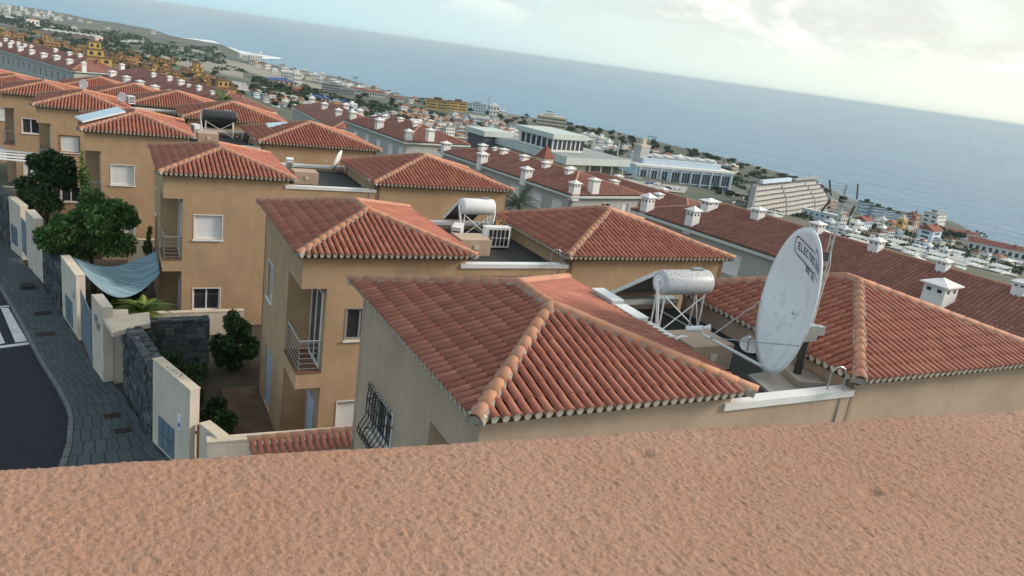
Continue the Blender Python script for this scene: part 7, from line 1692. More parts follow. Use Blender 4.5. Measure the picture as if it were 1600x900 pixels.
for k, S in enumerate([[112.09, 372.31, -34.47, 3.78, 1.84, 0], [150.4, 437.65, -38.7, 4.24, 2.99, 0], [145.32, 497.58, -39.65, 5.22, 2.73, 0], [199.98, 531.04, -44.17, 4.56, 3.56, 0], [114.31, 365.34, -34.56, 4.02, 1.55, 0], [116.13, 405.36, -35.36, 4.49, 2.16, 0], [132.7, 429.53, -37.13, 2.55, 2.08, 0], [143.91, 427.52, -37.97, 3.08, 2.12, 0], [131.03, 423.51, -36.86, 3.15, 1.78, 0], [168.8, 435.15, -40.06, 4.28, 2.14, 0], [165.04, 403.58, -39.4, 2.74, 2.21, 0], [153.33, 410.76, -38.51, 4.73, 2.34, 0], [162.26, 419.04, -39.29, 3.27, 2.63, 0], [158.33, 401.38, -38.84, 3.63, 2.54, 0], [129.44, 452.61, -37.41, 4.64, 2.46, 0], [124.83, 410.28, -36.17, 4.03, 2.6, 0], [142.57, 434.0, -38.01, 3.81, 2.93, 0], [155.37, 448.17, -39.31, 3.92, 1.92, 0], [111.62, 385.56, -34.64, 4.38, 2.32, 0], [159.14, 482.59, -40.33, 4.22, 3.58, 0], [58.57, 207.41, -24.41, 1.62, 1.28, 1], [56.31, 211.02, -24.22, 2.58, 1.52, 1], [50.05, 207.08, -23.23, 2.37, 1.33, 1], [46.99, 211.43, -22.94, 2.61, 2.19, 1], [61.96, 224.13, -25.35, 2.39, 1.58, 1], [40.25, 220.67, -22.27, 2.27, 1.53, 1], [40.87, 184.83, -21.25, 2.03, 1.53, 1], [45.64, 227.18, -23.23, 2.13, 1.4, 1], [43.74, 185.77, -21.71, 2.25, 1.21, 1], [57.75, 210.94, -24.41, 2.69, 2.15, 1], [53.31, 205.18, -23.62, 2.03, 2.15, 1], [65.47, 239.99, -26.13, 3.09, 2.21, 1], [46.39, 204.9, -22.64, 2.2, 2.05, 1], [44.79, 192.23, -22.03, 1.88, 1.9, 1], [61.0, 225.74, -25.26, 2.6, 2.31, 1], [55.14, 218.41, -24.3, 1.94, 1.58, 1], [117.52, 304.97, -32.75, 1.96, 1.78, 2], [175.16, 391.41, -40.14, 2.08, 2.59, 2], [136.61, 355.04, -36.5, 3.04, 1.95, 2], [176.34, 363.26, -40.12, 2.78, 1.77, 2], [134.41, 297.63, -34.27, 2.13, 1.9, 2], [179.64, 394.05, -40.52, 3.14, 2.36, 2], [146.44, 376.02, -37.59, 3.05, 2.07, 2], [139.44, 299.78, -34.76, 2.36, 2.07, 2], [121.26, 293.49, -32.99, 1.98, 1.99, 2], [198.56, 401.55, -42.06, 2.36, 2.04, 2], [189.64, 372.8, -41.28, 2.87, 1.99, 2], [152.13, 355.28, -37.92, 2.3, 2.1, 2], [130.17, 293.37, -33.84, 2.26, 2.01, 2], [144.46, 296.5, -35.21, 2.31, 1.46, 2], [263.35, 537.73, -48.41, 4.6, 2.62, 3], [245.29, 507.1, -46.72, 5.27, 3.34, 3], [260.48, 501.28, -47.64, 4.6, 2.65, 3], [262.86, 540.54, -48.43, 4.27, 3.75, 3], [234.49, 446.61, -45.09, 4.55, 2.26, 3], [236.82, 475.31, -45.69, 4.66, 3.23, 3], [268.0, 509.87, -48.24, 4.82, 3.25, 3], [260.51, 515.73, -47.83, 4.59, 2.44, 3], [233.21, 439.7, -44.9, 4.08, 2.36, 3], [245.56, 464.7, -46.13, 4.87, 3.19, 3], [354.12, 396.34, -53.78, 4.56, 2.53, 4], [292.48, 393.68, -49.3, 4.24, 3.15, 4], [320.0, 393.94, -51.34, 3.88, 3.31, 4], [360.44, 410.28, -53.91, 4.83, 3.32, 4], [310.56, 399.99, -50.54, 5.18, 2.45, 4], [358.98, 401.2, -54.02, 5.53, 2.68, 4], [296.7, 389.67, -49.67, 5.02, 2.65, 4], [310.94, 412.66, -50.37, 4.87, 2.54, 4], [375.18, 405.88, -55.05, 3.98, 3.3, 4], [314.89, 387.98, -51.07, 5.34, 2.8, 4], [344.79, 399.3, -53.04, 5.34, 3.71, 4], [301.61, 405.54, -49.8, 4.69, 2.51, 4], [357.25, 421.28, -53.45, 5.79, 3.1, 4], [301.76, 395.04, -49.97, 3.92, 2.29, 4], [346.33, 418.56, -52.75, 3.98, 3.64, 4], [370.03, 425.51, -54.27, 5.63, 2.25, 4], [363.16, 237.76, -56.58, 5.38, 2.93, 5], [346.21, 224.34, -55.72, 3.7, 3.43, 5], [335.97, 223.33, -54.79, 3.67, 2.76, 5], [292.99, 191.14, -50.52, 3.29, 2.56, 5], [281.76, 182.0, -49.31, 4.03, 2.66, 5], [377.49, 239.01, -57.82, 6.03, 3.34, 5], [364.81, 241.01, -56.55, 4.57, 4.13, 5], [320.32, 211.45, -53.39, 4.76, 3.02, 5], [372.87, 241.3, -57.27, 3.98, 3.2, 5], [342.4, 220.29, -55.58, 4.25, 3.49, 5], [24.17, 201.73, -18.99, 1.32, 1.24, 6], [20.59, 218.8, -18.88, 2.12, 1.08, 6], [37.65, 277.56, -23.61, 2.16, 1.58, 6], [23.57, 204.96, -19.0, 1.3, 1.03, 6], [19.13, 212.2, -18.46, 1.58, 1.37, 6], [30.71, 273.52, -22.54, 1.91, 1.84, 6], [20.4, 199.23, -18.1, 1.47, 1.19, 6], [27.33, 227.2, -20.47, 1.8, 1.36, 6], [45.13, 294.3, -25.04, 1.96, 1.4, 6], [48.75, 312.55, -26.07, 2.15, 2.12, 6], [-71.23, 1044.11, -44.79, 6.91, 4.03, 7], [-106.31, 1100.44, -45.81, 10.48, 3.03, 7], [-60.52, 968.66, -43.16, 6.05, 3.11, 7], [-51.7, 977.19, -43.39, 8.86, 2.86, 7], [-95.75, 1164.05, -46.95, 9.35, 4.54, 7], [-55.42, 920.65, -41.88, 7.04, 3.42, 7], [-103.76, 1143.71, -46.59, 9.91, 4.14, 7], [-79.4, 1121.91, -46.19, 7.99, 3.33, 7], [-77.27, 969.22, -43.18, 6.61, 3.74, 7], [-42.27, 1018.89, -44.34, 7.85, 3.47, 7], [79.3, 352.12, -30.89, 3.2, 1.85, 8], [72.39, 300.39, -28.21, 2.87, 1.56, 8], [80.44, 362.48, -31.24, 2.73, 2.54, 8], [90.54, 358.57, -32.16, 3.79, 2.25, 8], [79.56, 373.35, -31.39, 3.54, 2.17, 8], [75.53, 324.61, -29.59, 2.28, 2.15, 8], [73.02, 289.65, -28.05, 2.72, 1.43, 8], [78.23, 412.73, -32.17, 4.38, 2.22, 8], [64.97, 305.75, -27.56, 2.39, 1.84, 8], [84.55, 390.69, -32.26, 3.55, 2.63, 8], [78.07, 392.31, -31.69, 3.21, 1.87, 8], [68.41, 310.0, -28.1, 2.93, 1.87, 8], [87.4, 359.21, -31.86, 3.28, 2.05, 8], [85.34, 376.03, -32.01, 3.77, 1.88, 8], [65.83, 329.24, -28.71, 3.53, 1.88, 8], [80.7, 375.11, -31.54, 2.85, 2.32, 8], [225.42, 242.45, -43.34, 3.56, 2.2, 9], [226.02, 241.91, -43.41, 2.59, 2.23, 9], [225.67, 238.36, -43.45, 2.45, 2.05, 9], [216.73, 238.76, -42.56, 3.18, 1.82, 9], [229.51, 235.16, -43.91, 3.17, 2.28, 9], [226.94, 252.28, -43.28, 3.13, 1.93, 9], [224.8, 248.24, -43.16, 2.43, 2.23, 9], [222.02, 237.79, -43.1, 2.98, 2.29, 9], [241.24, 218.71, -45.49, 2.43, 1.11, 10], [210.17, 214.53, -42.19, 1.91, 1.52, 10], [259.73, 224.23, -47.25, 2.42, 1.57, 10], [219.66, 216.49, -43.22, 1.85, 1.62, 10], [203.91, 202.75, -41.33, 1.65, 1.37, 10], [235.9, 222.16, -44.89, 2.61, 1.02, 10], [201.93, 200.07, -41.07, 2.01, 0.95, 10], [274.57, 221.13, -48.85, 1.98, 1.4, 10], [221.97, 220.16, -43.51, 2.32, 1.1, 10], [273.51, 237.49, -48.15, 2.13, 1.79, 10], [240.58, 223.06, -45.35, 2.39, 1.38, 10], [246.68, 231.59, -45.71, 2.6, 1.81, 10], [281.59, 227.65, -49.3, 2.31, 1.39, 10], [258.03, 222.57, -47.13, 1.94, 1.23, 10], [236.02, 220.32, -44.96, 2.57, 1.38, 10], [201.59, 201.86, -41.07, 1.95, 1.24, 10], [-24.9, 399.47, -25.48, 2.05, 1.35, 11], [-19.41, 367.87, -24.3, 2.07, 1.26, 11], [0.45, 333.71, -23.01, 1.18, 1.12, 11], [5.52, 332.96, -22.99, 1.93, 1.06, 11], [-22.58, 447.01, -27.15, 2.75, 1.67, 11], [17.56, 221.98, -18.82, 0.84, 0.76, 11], [-0.17, 350.41, -23.64, 2.17, 1.17, 11], [-25.05, 390.73, -25.15, 1.46, 1.55, 11], [-2.48, 314.17, -22.28, 1.41, 1.1, 11], [-27.4, 465.66, -27.8, 2.68, 1.42, 11], [15.54, 274.11, -20.78, 1.77, 1.15, 11], [12.52, 230.82, -19.16, 1.23, 0.92, 11], [-30.85, 439.32, -26.88, 2.47, 1.31, 11], [18.01, 197.1, -17.91, 0.97, 0.69, 11], [-2.88, 331.76, -22.94, 2.09, 1.11, 11], [-46.46, 532.02, -30.12, 2.8, 2.13, 11], [0.1, 308.7, -22.08, 1.57, 1.2, 11], [-19.93, 384.34, -24.91, 1.9, 1.38, 11], [-26.98, 450.75, -27.28, 1.96, 1.79, 11], [-9.68, 341.15, -23.29, 1.47, 1.0, 11], [313.1, 222.61, -52.6, 1.72, 1.7, 12], [263.62, 216.27, -47.75, 2.06, 1.21, 12], [304.92, 219.38, -51.92, 2.46, 1.29, 12], [252.08, 189.66, -46.28, 1.9, 1.38, 12], [299.97, 223.47, -51.28, 2.4, 1.44, 12], [268.56, 214.96, -48.23, 2.22, 1.34, 12], [277.84, 197.43, -49.01, 2.23, 1.29, 12], [272.11, 201.95, -48.46, 1.71, 1.49, 12], [243.37, 193.0, -45.4, 2.08, 1.24, 12], [233.05, 190.35, -44.28, 1.83, 1.0, 12], [238.83, 199.42, -44.99, 1.45, 1.39, 12], [265.38, 204.04, -47.8, 1.81, 1.34, 12], [302.35, 216.35, -51.64, 1.95, 1.42, 12], [249.96, 199.33, -46.15, 1.84, 1.18, 12], [274.81, 205.04, -48.77, 1.6, 1.53, 12], [260.38, 205.96, -47.3, 1.8, 1.47, 12], [292.94, 208.0, -50.63, 1.91, 1.11, 12], [307.82, 221.33, -52.15, 2.14, 1.31, 12], [330.72, 419.41, -51.65, 3.81, 2.57, 13], [341.89, 411.76, -52.58, 3.46, 2.66, 13], [328.19, 391.65, -51.99, 4.17, 1.78, 13], [370.49, 380.85, -55.38, 3.75, 2.89, 13], [340.03, 417.53, -52.34, 5.0, 2.22, 13], [342.14, 401.5, -52.81, 3.68, 2.86, 13], [345.85, 404.33, -53.01, 4.17, 2.37, 13], [402.64, 353.6, -58.7, 3.58, 1.88, 13], [387.41, 354.99, -57.47, 2.88, 2.5, 13], [398.28, 361.08, -58.09, 3.33, 2.63, 13], [395.19, 377.88, -57.29, 4.3, 1.96, 13], [328.04, 410.13, -51.63, 3.62, 2.16, 13], [372.25, 366.16, -55.94, 4.78, 2.8, 13], [407.83, 353.05, -59.13, 3.49, 1.85, 13], [376.64, 374.24, -56.02, 4.27, 1.76, 13], [328.23, 384.1, -52.14, 4.0, 2.43, 13], [331.37, 405.01, -51.96, 4.79, 2.47, 13], [421.5, 365.6, -59.69, 3.93, 2.71, 13], [354.16, 376.18, -54.28, 3.97, 1.76, 13], [318.53, 386.68, -51.36, 3.02, 1.82, 13], [345.74, 383.29, -53.47, 4.57, 2.2, 13], [359.17, 373.79, -54.72, 3.39, 2.07, 13], [373.51, 372.5, -55.84, 2.94, 1.77, 13], [327.7, 392.6, -51.93, 4.24, 2.8, 13], [356.75, 571.84, -54.63, 5.3, 4.64, 14], [362.95, 480.57, -54.08, 4.12, 3.37, 14], [403.73, 461.79, -56.62, 6.59, 4.11, 14], [394.18, 552.58, -56.58, 6.78, 2.98, 14], [323.19, 534.49, -52.08, 6.54, 4.18, 14], [434.02, 474.97, -58.55, 4.27, 2.76, 14], [442.29, 479.42, -59.06, 4.56, 2.59, 14], [364.58, 592.46, -55.36, 5.64, 3.15, 14], [337.25, 484.78, -52.46, 4.25, 3.9, 14], [391.89, 468.14, -55.88, 5.52, 3.9, 14], [398.07, 507.48, -56.38, 5.1, 3.06, 14], [341.63, 471.43, -52.65, 4.91, 2.45, 14], [356.52, 475.99, -53.64, 5.06, 3.7, 14], [366.7, 584.25, -55.37, 6.61, 2.87, 14], [364.36, 526.29, -54.47, 4.69, 2.63, 14], [312.05, 516.47, -51.12, 5.88, 4.27, 14], [350.48, 464.69, -53.18, 6.11, 3.46, 14], [376.76, 492.92, -55.01, 4.61, 3.21, 14], [412.73, 496.77, -57.25, 6.68, 3.59, 14], [366.46, 463.01, -54.21, 5.57, 2.6, 14], [383.75, 568.63, -56.16, 4.48, 4.83, 14], [357.77, 454.02, -53.6, 5.82, 2.88, 14], [390.33, 423.82, -55.64, 4.84, 2.4, 14], [379.17, 543.94, -55.59, 5.4, 2.82, 14], [366.73, 442.19, -54.13, 4.21, 3.69, 14], [383.38, 488.96, -55.41, 6.63, 3.21, 14], [432.16, 499.56, -58.44, 7.16, 2.98, 14], [315.05, 522.27, -51.38, 6.04, 3.77, 14], [405.65, 479.28, -56.78, 4.3, 3.11, 14], [386.52, 421.91, -55.43, 4.2, 3.03, 14], [349.74, 472.19, -53.18, 3.76, 3.9, 14], [351.14, 518.27, -53.56, 4.39, 2.67, 14], [408.46, 459.6, -56.92, 6.68, 4.08, 14], [422.99, 503.04, -57.89, 5.98, 4.65, 14], [400.79, 530.06, -56.7, 4.81, 4.73, 14], [433.24, 469.58, -58.5, 4.95, 3.92, 14], [393.22, 518.84, -56.12, 7.2, 3.87, 14], [392.3, 551.33, -56.45, 5.97, 4.32, 14], [372.52, 569.88, -55.53, 6.73, 4.73, 14], [365.73, 510.72, -54.41, 5.92, 3.55, 14], [357.32, 559.11, -54.49, 4.91, 3.08, 14], [347.49, 553.94, -53.84, 4.88, 4.4, 14], [336.58, 481.1, -52.39, 6.04, 2.85, 14], [342.32, 528.86, -53.16, 5.47, 3.6, 14], [428.98, 406.84, -58.76, 5.49, 2.32, 15], [424.89, 395.83, -58.84, 5.59, 2.11, 15], [432.26, 402.94, -59.11, 4.76, 3.56, 15], [432.76, 414.29, -58.77, 5.86, 3.02, 15], [432.59, 434.92, -58.45, 4.98, 2.0, 15], [427.46, 402.11, -58.81, 4.57, 3.33, 15], [443.84, 390.42, -60.37, 5.12, 2.01, 15], [401.77, 425.4, -56.41, 4.3, 2.22, 15], [437.65, 387.35, -60.05, 3.83, 2.35, 15], [433.86, 441.78, -58.54, 3.86, 2.93, 15], [428.95, 430.88, -58.21, 4.2, 2.09, 15], [406.1, 432.27, -56.71, 5.43, 2.89, 15], [438.8, 458.63, -58.85, 4.25, 2.6, 15], [432.72, 458.74, -58.46, 4.43, 2.35, 15], [436.69, 407.05, -59.28, 4.74, 2.49, 15], [423.67, 404.36, -58.47, 4.3, 1.93, 15], [433.07, 418.83, -58.65, 5.52, 2.06, 15], [456.33, 406.55, -60.64, 4.98, 2.68, 15], [412.91, 413.34, -57.46, 5.21, 2.11, 15], [426.92, 411.46, -58.47, 3.73, 1.99, 15], [267.56, 607.27, -49.97, 6.39, 3.02, 16], [344.82, 617.3, -54.57, 7.19, 2.42, 16], [247.21, 665.19, -49.9, 5.66, 1.95, 16], [220.3, 607.77, -47.14, 5.97, 2.69, 16], [208.91, 678.39, -48.0, 4.75, 2.59, 16], [317.75, 584.29, -52.53, 6.72, 2.54, 16], [300.33, 632.08, -52.3, 4.97, 2.03, 16], [267.87, 605.16, -49.94, 5.52, 2.21, 16], [262.26, 643.65, -50.34, 6.58, 2.62, 16], [299.83, 584.57, -51.48, 4.57, 1.77, 16], [210.72, 576.93, -45.88, 5.72, 2.05, 16], [325.06, 622.77, -53.54, 6.86, 1.84, 16], [291.51, 571.13, -50.76, 4.9, 2.26, 16], [208.08, 648.92, -47.3, 4.5, 2.08, 16], [196.12, 647.15, -46.55, 4.04, 2.42, 16], [259.93, 646.49, -50.26, 7.02, 2.18, 16], [255.71, 578.98, -48.72, 5.84, 2.98, 16], [271.07, 580.81, -49.69, 3.79, 2.67, 16], [243.08, 638.4, -49.13, 6.3, 2.83, 16], [242.36, 633.56, -48.99, 4.67, 3.12, 16], [297.56, 635.89, -52.21, 5.72, 1.78, 16], [223.7, 619.63, -47.59, 6.69, 2.91, 16], [263.86, 590.72, -49.44, 4.4, 2.63, 16], [377.13, 629.37, -56.53, 7.4, 3.5, 16], [11.64, 366.69, -24.25, 3.21, 1.47, 17], [-10.83, 395.84, -25.34, 3.01, 1.44, 17], [28.04, 316.2, -23.67, 2.08, 0.96, 17], [26.86, 396.74, -26.42, 3.55, 1.18, 17], [63.92, 642.98, -37.83, 5.73, 1.96, 17], [-51.99, 612.33, -32.93, 3.02, 1.52, 17], [-18.5, 717.81, -36.47, 4.04, 1.6, 17], [47.8, 604.95, -35.36, 3.6, 1.43, 17], [47.53, 420.13, -29.45, 4.0, 1.86, 17], [6.17, 496.09, -28.86, 3.41, 1.33, 17], [14.86, 308.58, -22.07, 2.35, 1.18, 17], [42.57, 353.41, -26.91, 3.11, 1.23, 17], [-50.29, 725.8, -36.69, 6.35, 2.12, 17], [24.96, 505.52, -29.88, 4.04, 1.33, 17], [32.18, 347.47, -25.41, 1.83, 1.28, 17], [-33.44, 470.67, -27.97, 2.62, 1.08, 17], [45.07, 402.63, -28.7, 2.13, 1.32, 17], [44.02, 560.78, -33.6, 5.04, 1.59, 17], [0.53, 518.77, -29.66, 2.69, 1.52, 17], [9.36, 410.82, -25.88, 3.15, 1.03, 17], [16.76, 494.05, -28.79, 4.7, 1.16, 17], [38.82, 603.61, -34.56, 4.79, 1.78, 17], [3.98, 411.65, -25.91, 3.66, 0.88, 17], [43.78, 393.12, -28.27, 2.27, 1.49, 17]]):
    i = k % 4
    if not used[i]: o = protos[i]; used[i] = True
    else: o = copy_tree(protos[i])
    o['label'] = TL[S[5]]; o['group'] = TL[S[5]].replace('tree', 'trees', 1)
    o.location = (S[0], S[1], S[2]-0.1); o.scale = (S[3], S[3], S[4]*1.15); o.rotation_euler = (0, 0, rg0.uniform(0, 6.28))
def far_palm():
    t = thing('palm_tree', 'slim tall palm by the shore with a small round head', 'palm', (0, 0, 0), 0, 'slim palms along the shore')
    tr = MB(); tr.tube((0, 0, -0.1), (0.02, 0, 0.78), 0.035, 0.025, 6); tr.obj('trunk', M['bark'], t)
    V = []; F = []; rg = random.Random(2)
    for k in range(26):
        a = 2*math.pi*k/26*1.6; el = rg.uniform(-0.5, 1.1); L = rg.uniform(0.24, 0.33)
        d = Vector((math.cos(a)*math.cos(el), math.sin(a)*math.cos(el), math.sin(el))); s = Vector((-math.sin(a), math.cos(a), 0))*0.045
        o = Vector((0.02, 0, 0.8)); m_ = o+d*L*0.55; e = o+d*L-Vector((0, 0, 0.09)); b = len(V)
        V += [tuple(o), tuple(m_+s), tuple(e), tuple(m_-s)]; F += [(b, b+1, b+2), (b, b+2, b+3)]
    me = bpy.data.meshes.new('fronds'); me.from_pydata(V, [], F); me.materials.append(M['leaf_far']); tag(link('fronds', me, t), kind='stuff')
    return t
fp = far_palm()
for k, S in enumerate([[323.73, 504.31, -51.75, 3.36, 6.25], [318.84, 492.98, -51.34, 3.3, 5.65], [326.32, 500.21, -51.88, 3.35, 5.74], [339.63, 506.27, -52.77, 2.93, 6.34], [344.31, 510.63, -53.09, 2.96, 6.41], [357.11, 526.2, -54.03, 3.05, 7.12], [353.26, 512.25, -53.65, 2.98, 5.97], [450.98, 605.46, -60.31, 3.0, 4.2], [444.84, 592.07, -59.86, 2.94, 4.71], [447.02, 590.03, -59.96, 2.94, 4.7], [244.05, 465.07, -46.04, 2.53, 5.91], [267.66, 506.68, -48.18, 3.22, 8.29], [227.29, 426.64, -44.27, 2.34, 3.89], [273.53, 985.57, -60.71, 3.18, 6.36], [280.34, 998.37, -61.15, 3.23, 6.45], [240.76, 930.0, -58.42, 3.72, 5.95], [236.89, 897.71, -58.02, 2.88, 5.04], [408.52, 250.17, -59.93, 2.71, 4.07], [408.84, 248.17, -60.08, 2.7, 4.06], [411.3, 247.9, -60.31, 2.71, 3.73], [404.98, 242.81, -60.07, 2.33, 3.33], [386.95, 223.67, -59.64, 2.5, 4.07], [406.33, 493.69, -56.85, 2.53, 4.55], [391.1, 453.72, -55.78, 2.36, 4.25], [392.3, 423.62, -55.78, 2.71, 4.52], [391.8, 433.24, -55.76, 2.29, 4.12], [183.41, 232.62, -39.26, 3.33, 3.33], [292.7, 476.58, -49.48, 1.8, 3.59], [295.11, 183.36, -50.69, 2.49, 3.48]]):
    o = fp if k == 0 else copy_tree(fp)
    s_ = S[4]; o.location = S[:3]; o.scale = (s_*1.0, s_*1.0, s_*1.05); o.rotation_euler = (0, 0, rg0.uniform(0, 6.28))
S = [277.58, 164.7, -48.75, 6.4, 5.95]
palm('broad yellow green palm on the terraces at the right', (S[0], S[1], S[2]), S[4]*0.35, S[3]*0.28, FR_LIME, 24, 30)
pn = ('thin dark mast rising from the seaside village', 'white column like mast among the white blocks', 'white street lamp beside the dark trees at right', 'second white street lamp beside the dark trees', 'short lamp post under the stepped hotel', 'thin pole before the terraces right of the palm')
for k, S in enumerate([[278.33, 596.68, -50.41, 0.53, 13.7], [245.5, 354.49, -46.04, 0.69, 9.01], [252.03, 161.33, -46.02, 0.43, 2.59], [269.61, 168.22, -47.94, 0.46, 2.51], [271.74, 232.56, -48.15, 0.55, 2.73], [143.67, 152.12, -33.77, 0.17, 4.99]]):
    t = thing('mast' if k < 2 else 'street_lamp', pn[k], 'mast' if k < 2 else 'street lamp', (S[0], S[1], S[2]))
    r_ = 0.14 if k != 1 else 0.35
    b = MB(); b.tube((0, 0, -1), (0, 0, S[4]), r_, r_*0.6, 8); b.obj('pole', M['dark_metal' if k == 0 else 'white_paint'], t)
    b = MB(); b.tube((-0.4, 0, S[4]*0.97), (0.5, 0, S[4]), 0.12, 0.16, 6); b.obj('lamp_head' if k > 1 else 'top_fitting', M['dark_metal' if k == 0 else 'white_paint'], t)
# fields, roads, surf
for k, (m_, q) in enumerate([['field_green', [[16.1, 735.5], [45.3, 925.2], [38.6, 788.3], [13.5, 616.5]]], ['field_green', [[40.5, 785.3], [120.4, 1044.3], [109.1, 945.9], [32.9, 629.4]]], ['field_pale', [[12.5, 574.3], [133.9, 930.7], [64.3, 445.4], [21.7, 455.9]]], ['field_grey', [[-62.3, 1006.4], [-40.4, 1021.4], [-37.4, 916.0], [-53.7, 883.6]]], ['field_grey', [[12.7, 1028.3], [43.4, 1146.3], [36.2, 971.7], [11.3, 869.9]]], ['field_grey', [[-27.0, 1187.9], [3.6, 1193.0], [3.2, 1061.9], [-23.0, 1066.5]]], ['field_pale', [[59.9, 1106.4], [167.6, 1413.6], [147.6, 1243.4], [49.5, 913.3]]], ['field_pale', [[117.4, 1006.1], [171.3, 909.4], [96.6, 511.3], [82.6, 706.3]]], ['far_road', [[49.0, 372.6], [67.8, 389.1], [55.9, 294.5], [38.8, 279.1]]], ['far_road', [[67.8, 389.1], [80.4, 307.7], [70.8, 270.7], [51.0, 287.0]]], ['far_road', [[80.4, 307.7], [105.8, 297.2], [96.1, 269.5], [70.8, 270.7]]], ['field_pale', [[124.9, 636.4], [152.5, 606.6], [128.7, 514.4], [98.5, 504.7]]], ['field_green', [[134.1, 477.6], [203.2, 497.1], [169.1, 412.6], [106.6, 373.2]]], ['far_road', [[149.0, 226.2], [207.0, 246.3], [184.8, 221.0], [128.9, 195.2]]], ['roof_flat_grey', [[195.4, 477.8], [223.6, 440.4], [210.0, 413.2], [174.1, 425.1]]], ['field_pale', [[125.7, 353.7], [206.4, 389.7], [155.8, 296.1], [87.5, 244.9]]], ['field_grey', [[243.6, 204.0], [346.0, 190.9], [266.4, 145.6], [204.9, 170.7]]], ['field_pale', [[243.6, 253.6], [293.2, 250.9], [264.2, 225.1], [212.0, 219.7]]]]):
    drape('field' if 'field' in m_ else 'far_road', q, M[m_], 0.10+0.015*k)
sm = MB()
for pl in [[[130.3, 1827.9], [163.1, 1866.2], [204.7, 1896.8], [210.5, 1777.6], [190.8, 1680.2], [157.0, 1665.7], [126.7, 1682.6]], [[108.0, 1419.3], [128.4, 1467.2], [157.7, 1458.2], [190.3, 1473.7], [192.5, 1375.7], [151.6, 1238.9], [126.5, 1247.5], [113.1, 1343.1]], [[207.3, 1651.8], [215.4, 1565.4], [236.1, 1495.3], [271.5, 1459.6], [265.8, 1416.6], [221.1, 1336.6], [193.2, 1345.6], [184.2, 1425.4]], [[251.2, 1563.0], [262.9, 1606.6], [256.9, 1555.4], [244.1, 1511.3]], [[264.1, 930.6], [277.7, 937.6], [293.2, 923.6], [283.2, 898.9], [268.1, 912.5]], [[480.9, 430.3], [485.1, 426.5], [476.4, 417.2], [470.7, 418.2]]]:
    # subdivide the outline and roughen it
    P = []
    for i in range(len(pl)):
        a = Vector((*pl[i], 0)); b = Vector((*pl[(i+1) % len(pl)], 0))
        for k in range(8): 
            q = a.lerp(b, k/8); P.append(q+Vector((rg0.uniform(-1, 1), rg0.uniform(-1, 1), 0))*(b-a).length*0.05)
    sm.add([(q.x, q.y, -62.6) for q in P], [tuple(range(len(P)))])
tag(sm.obj('surf', M['surf']), kind='structure')

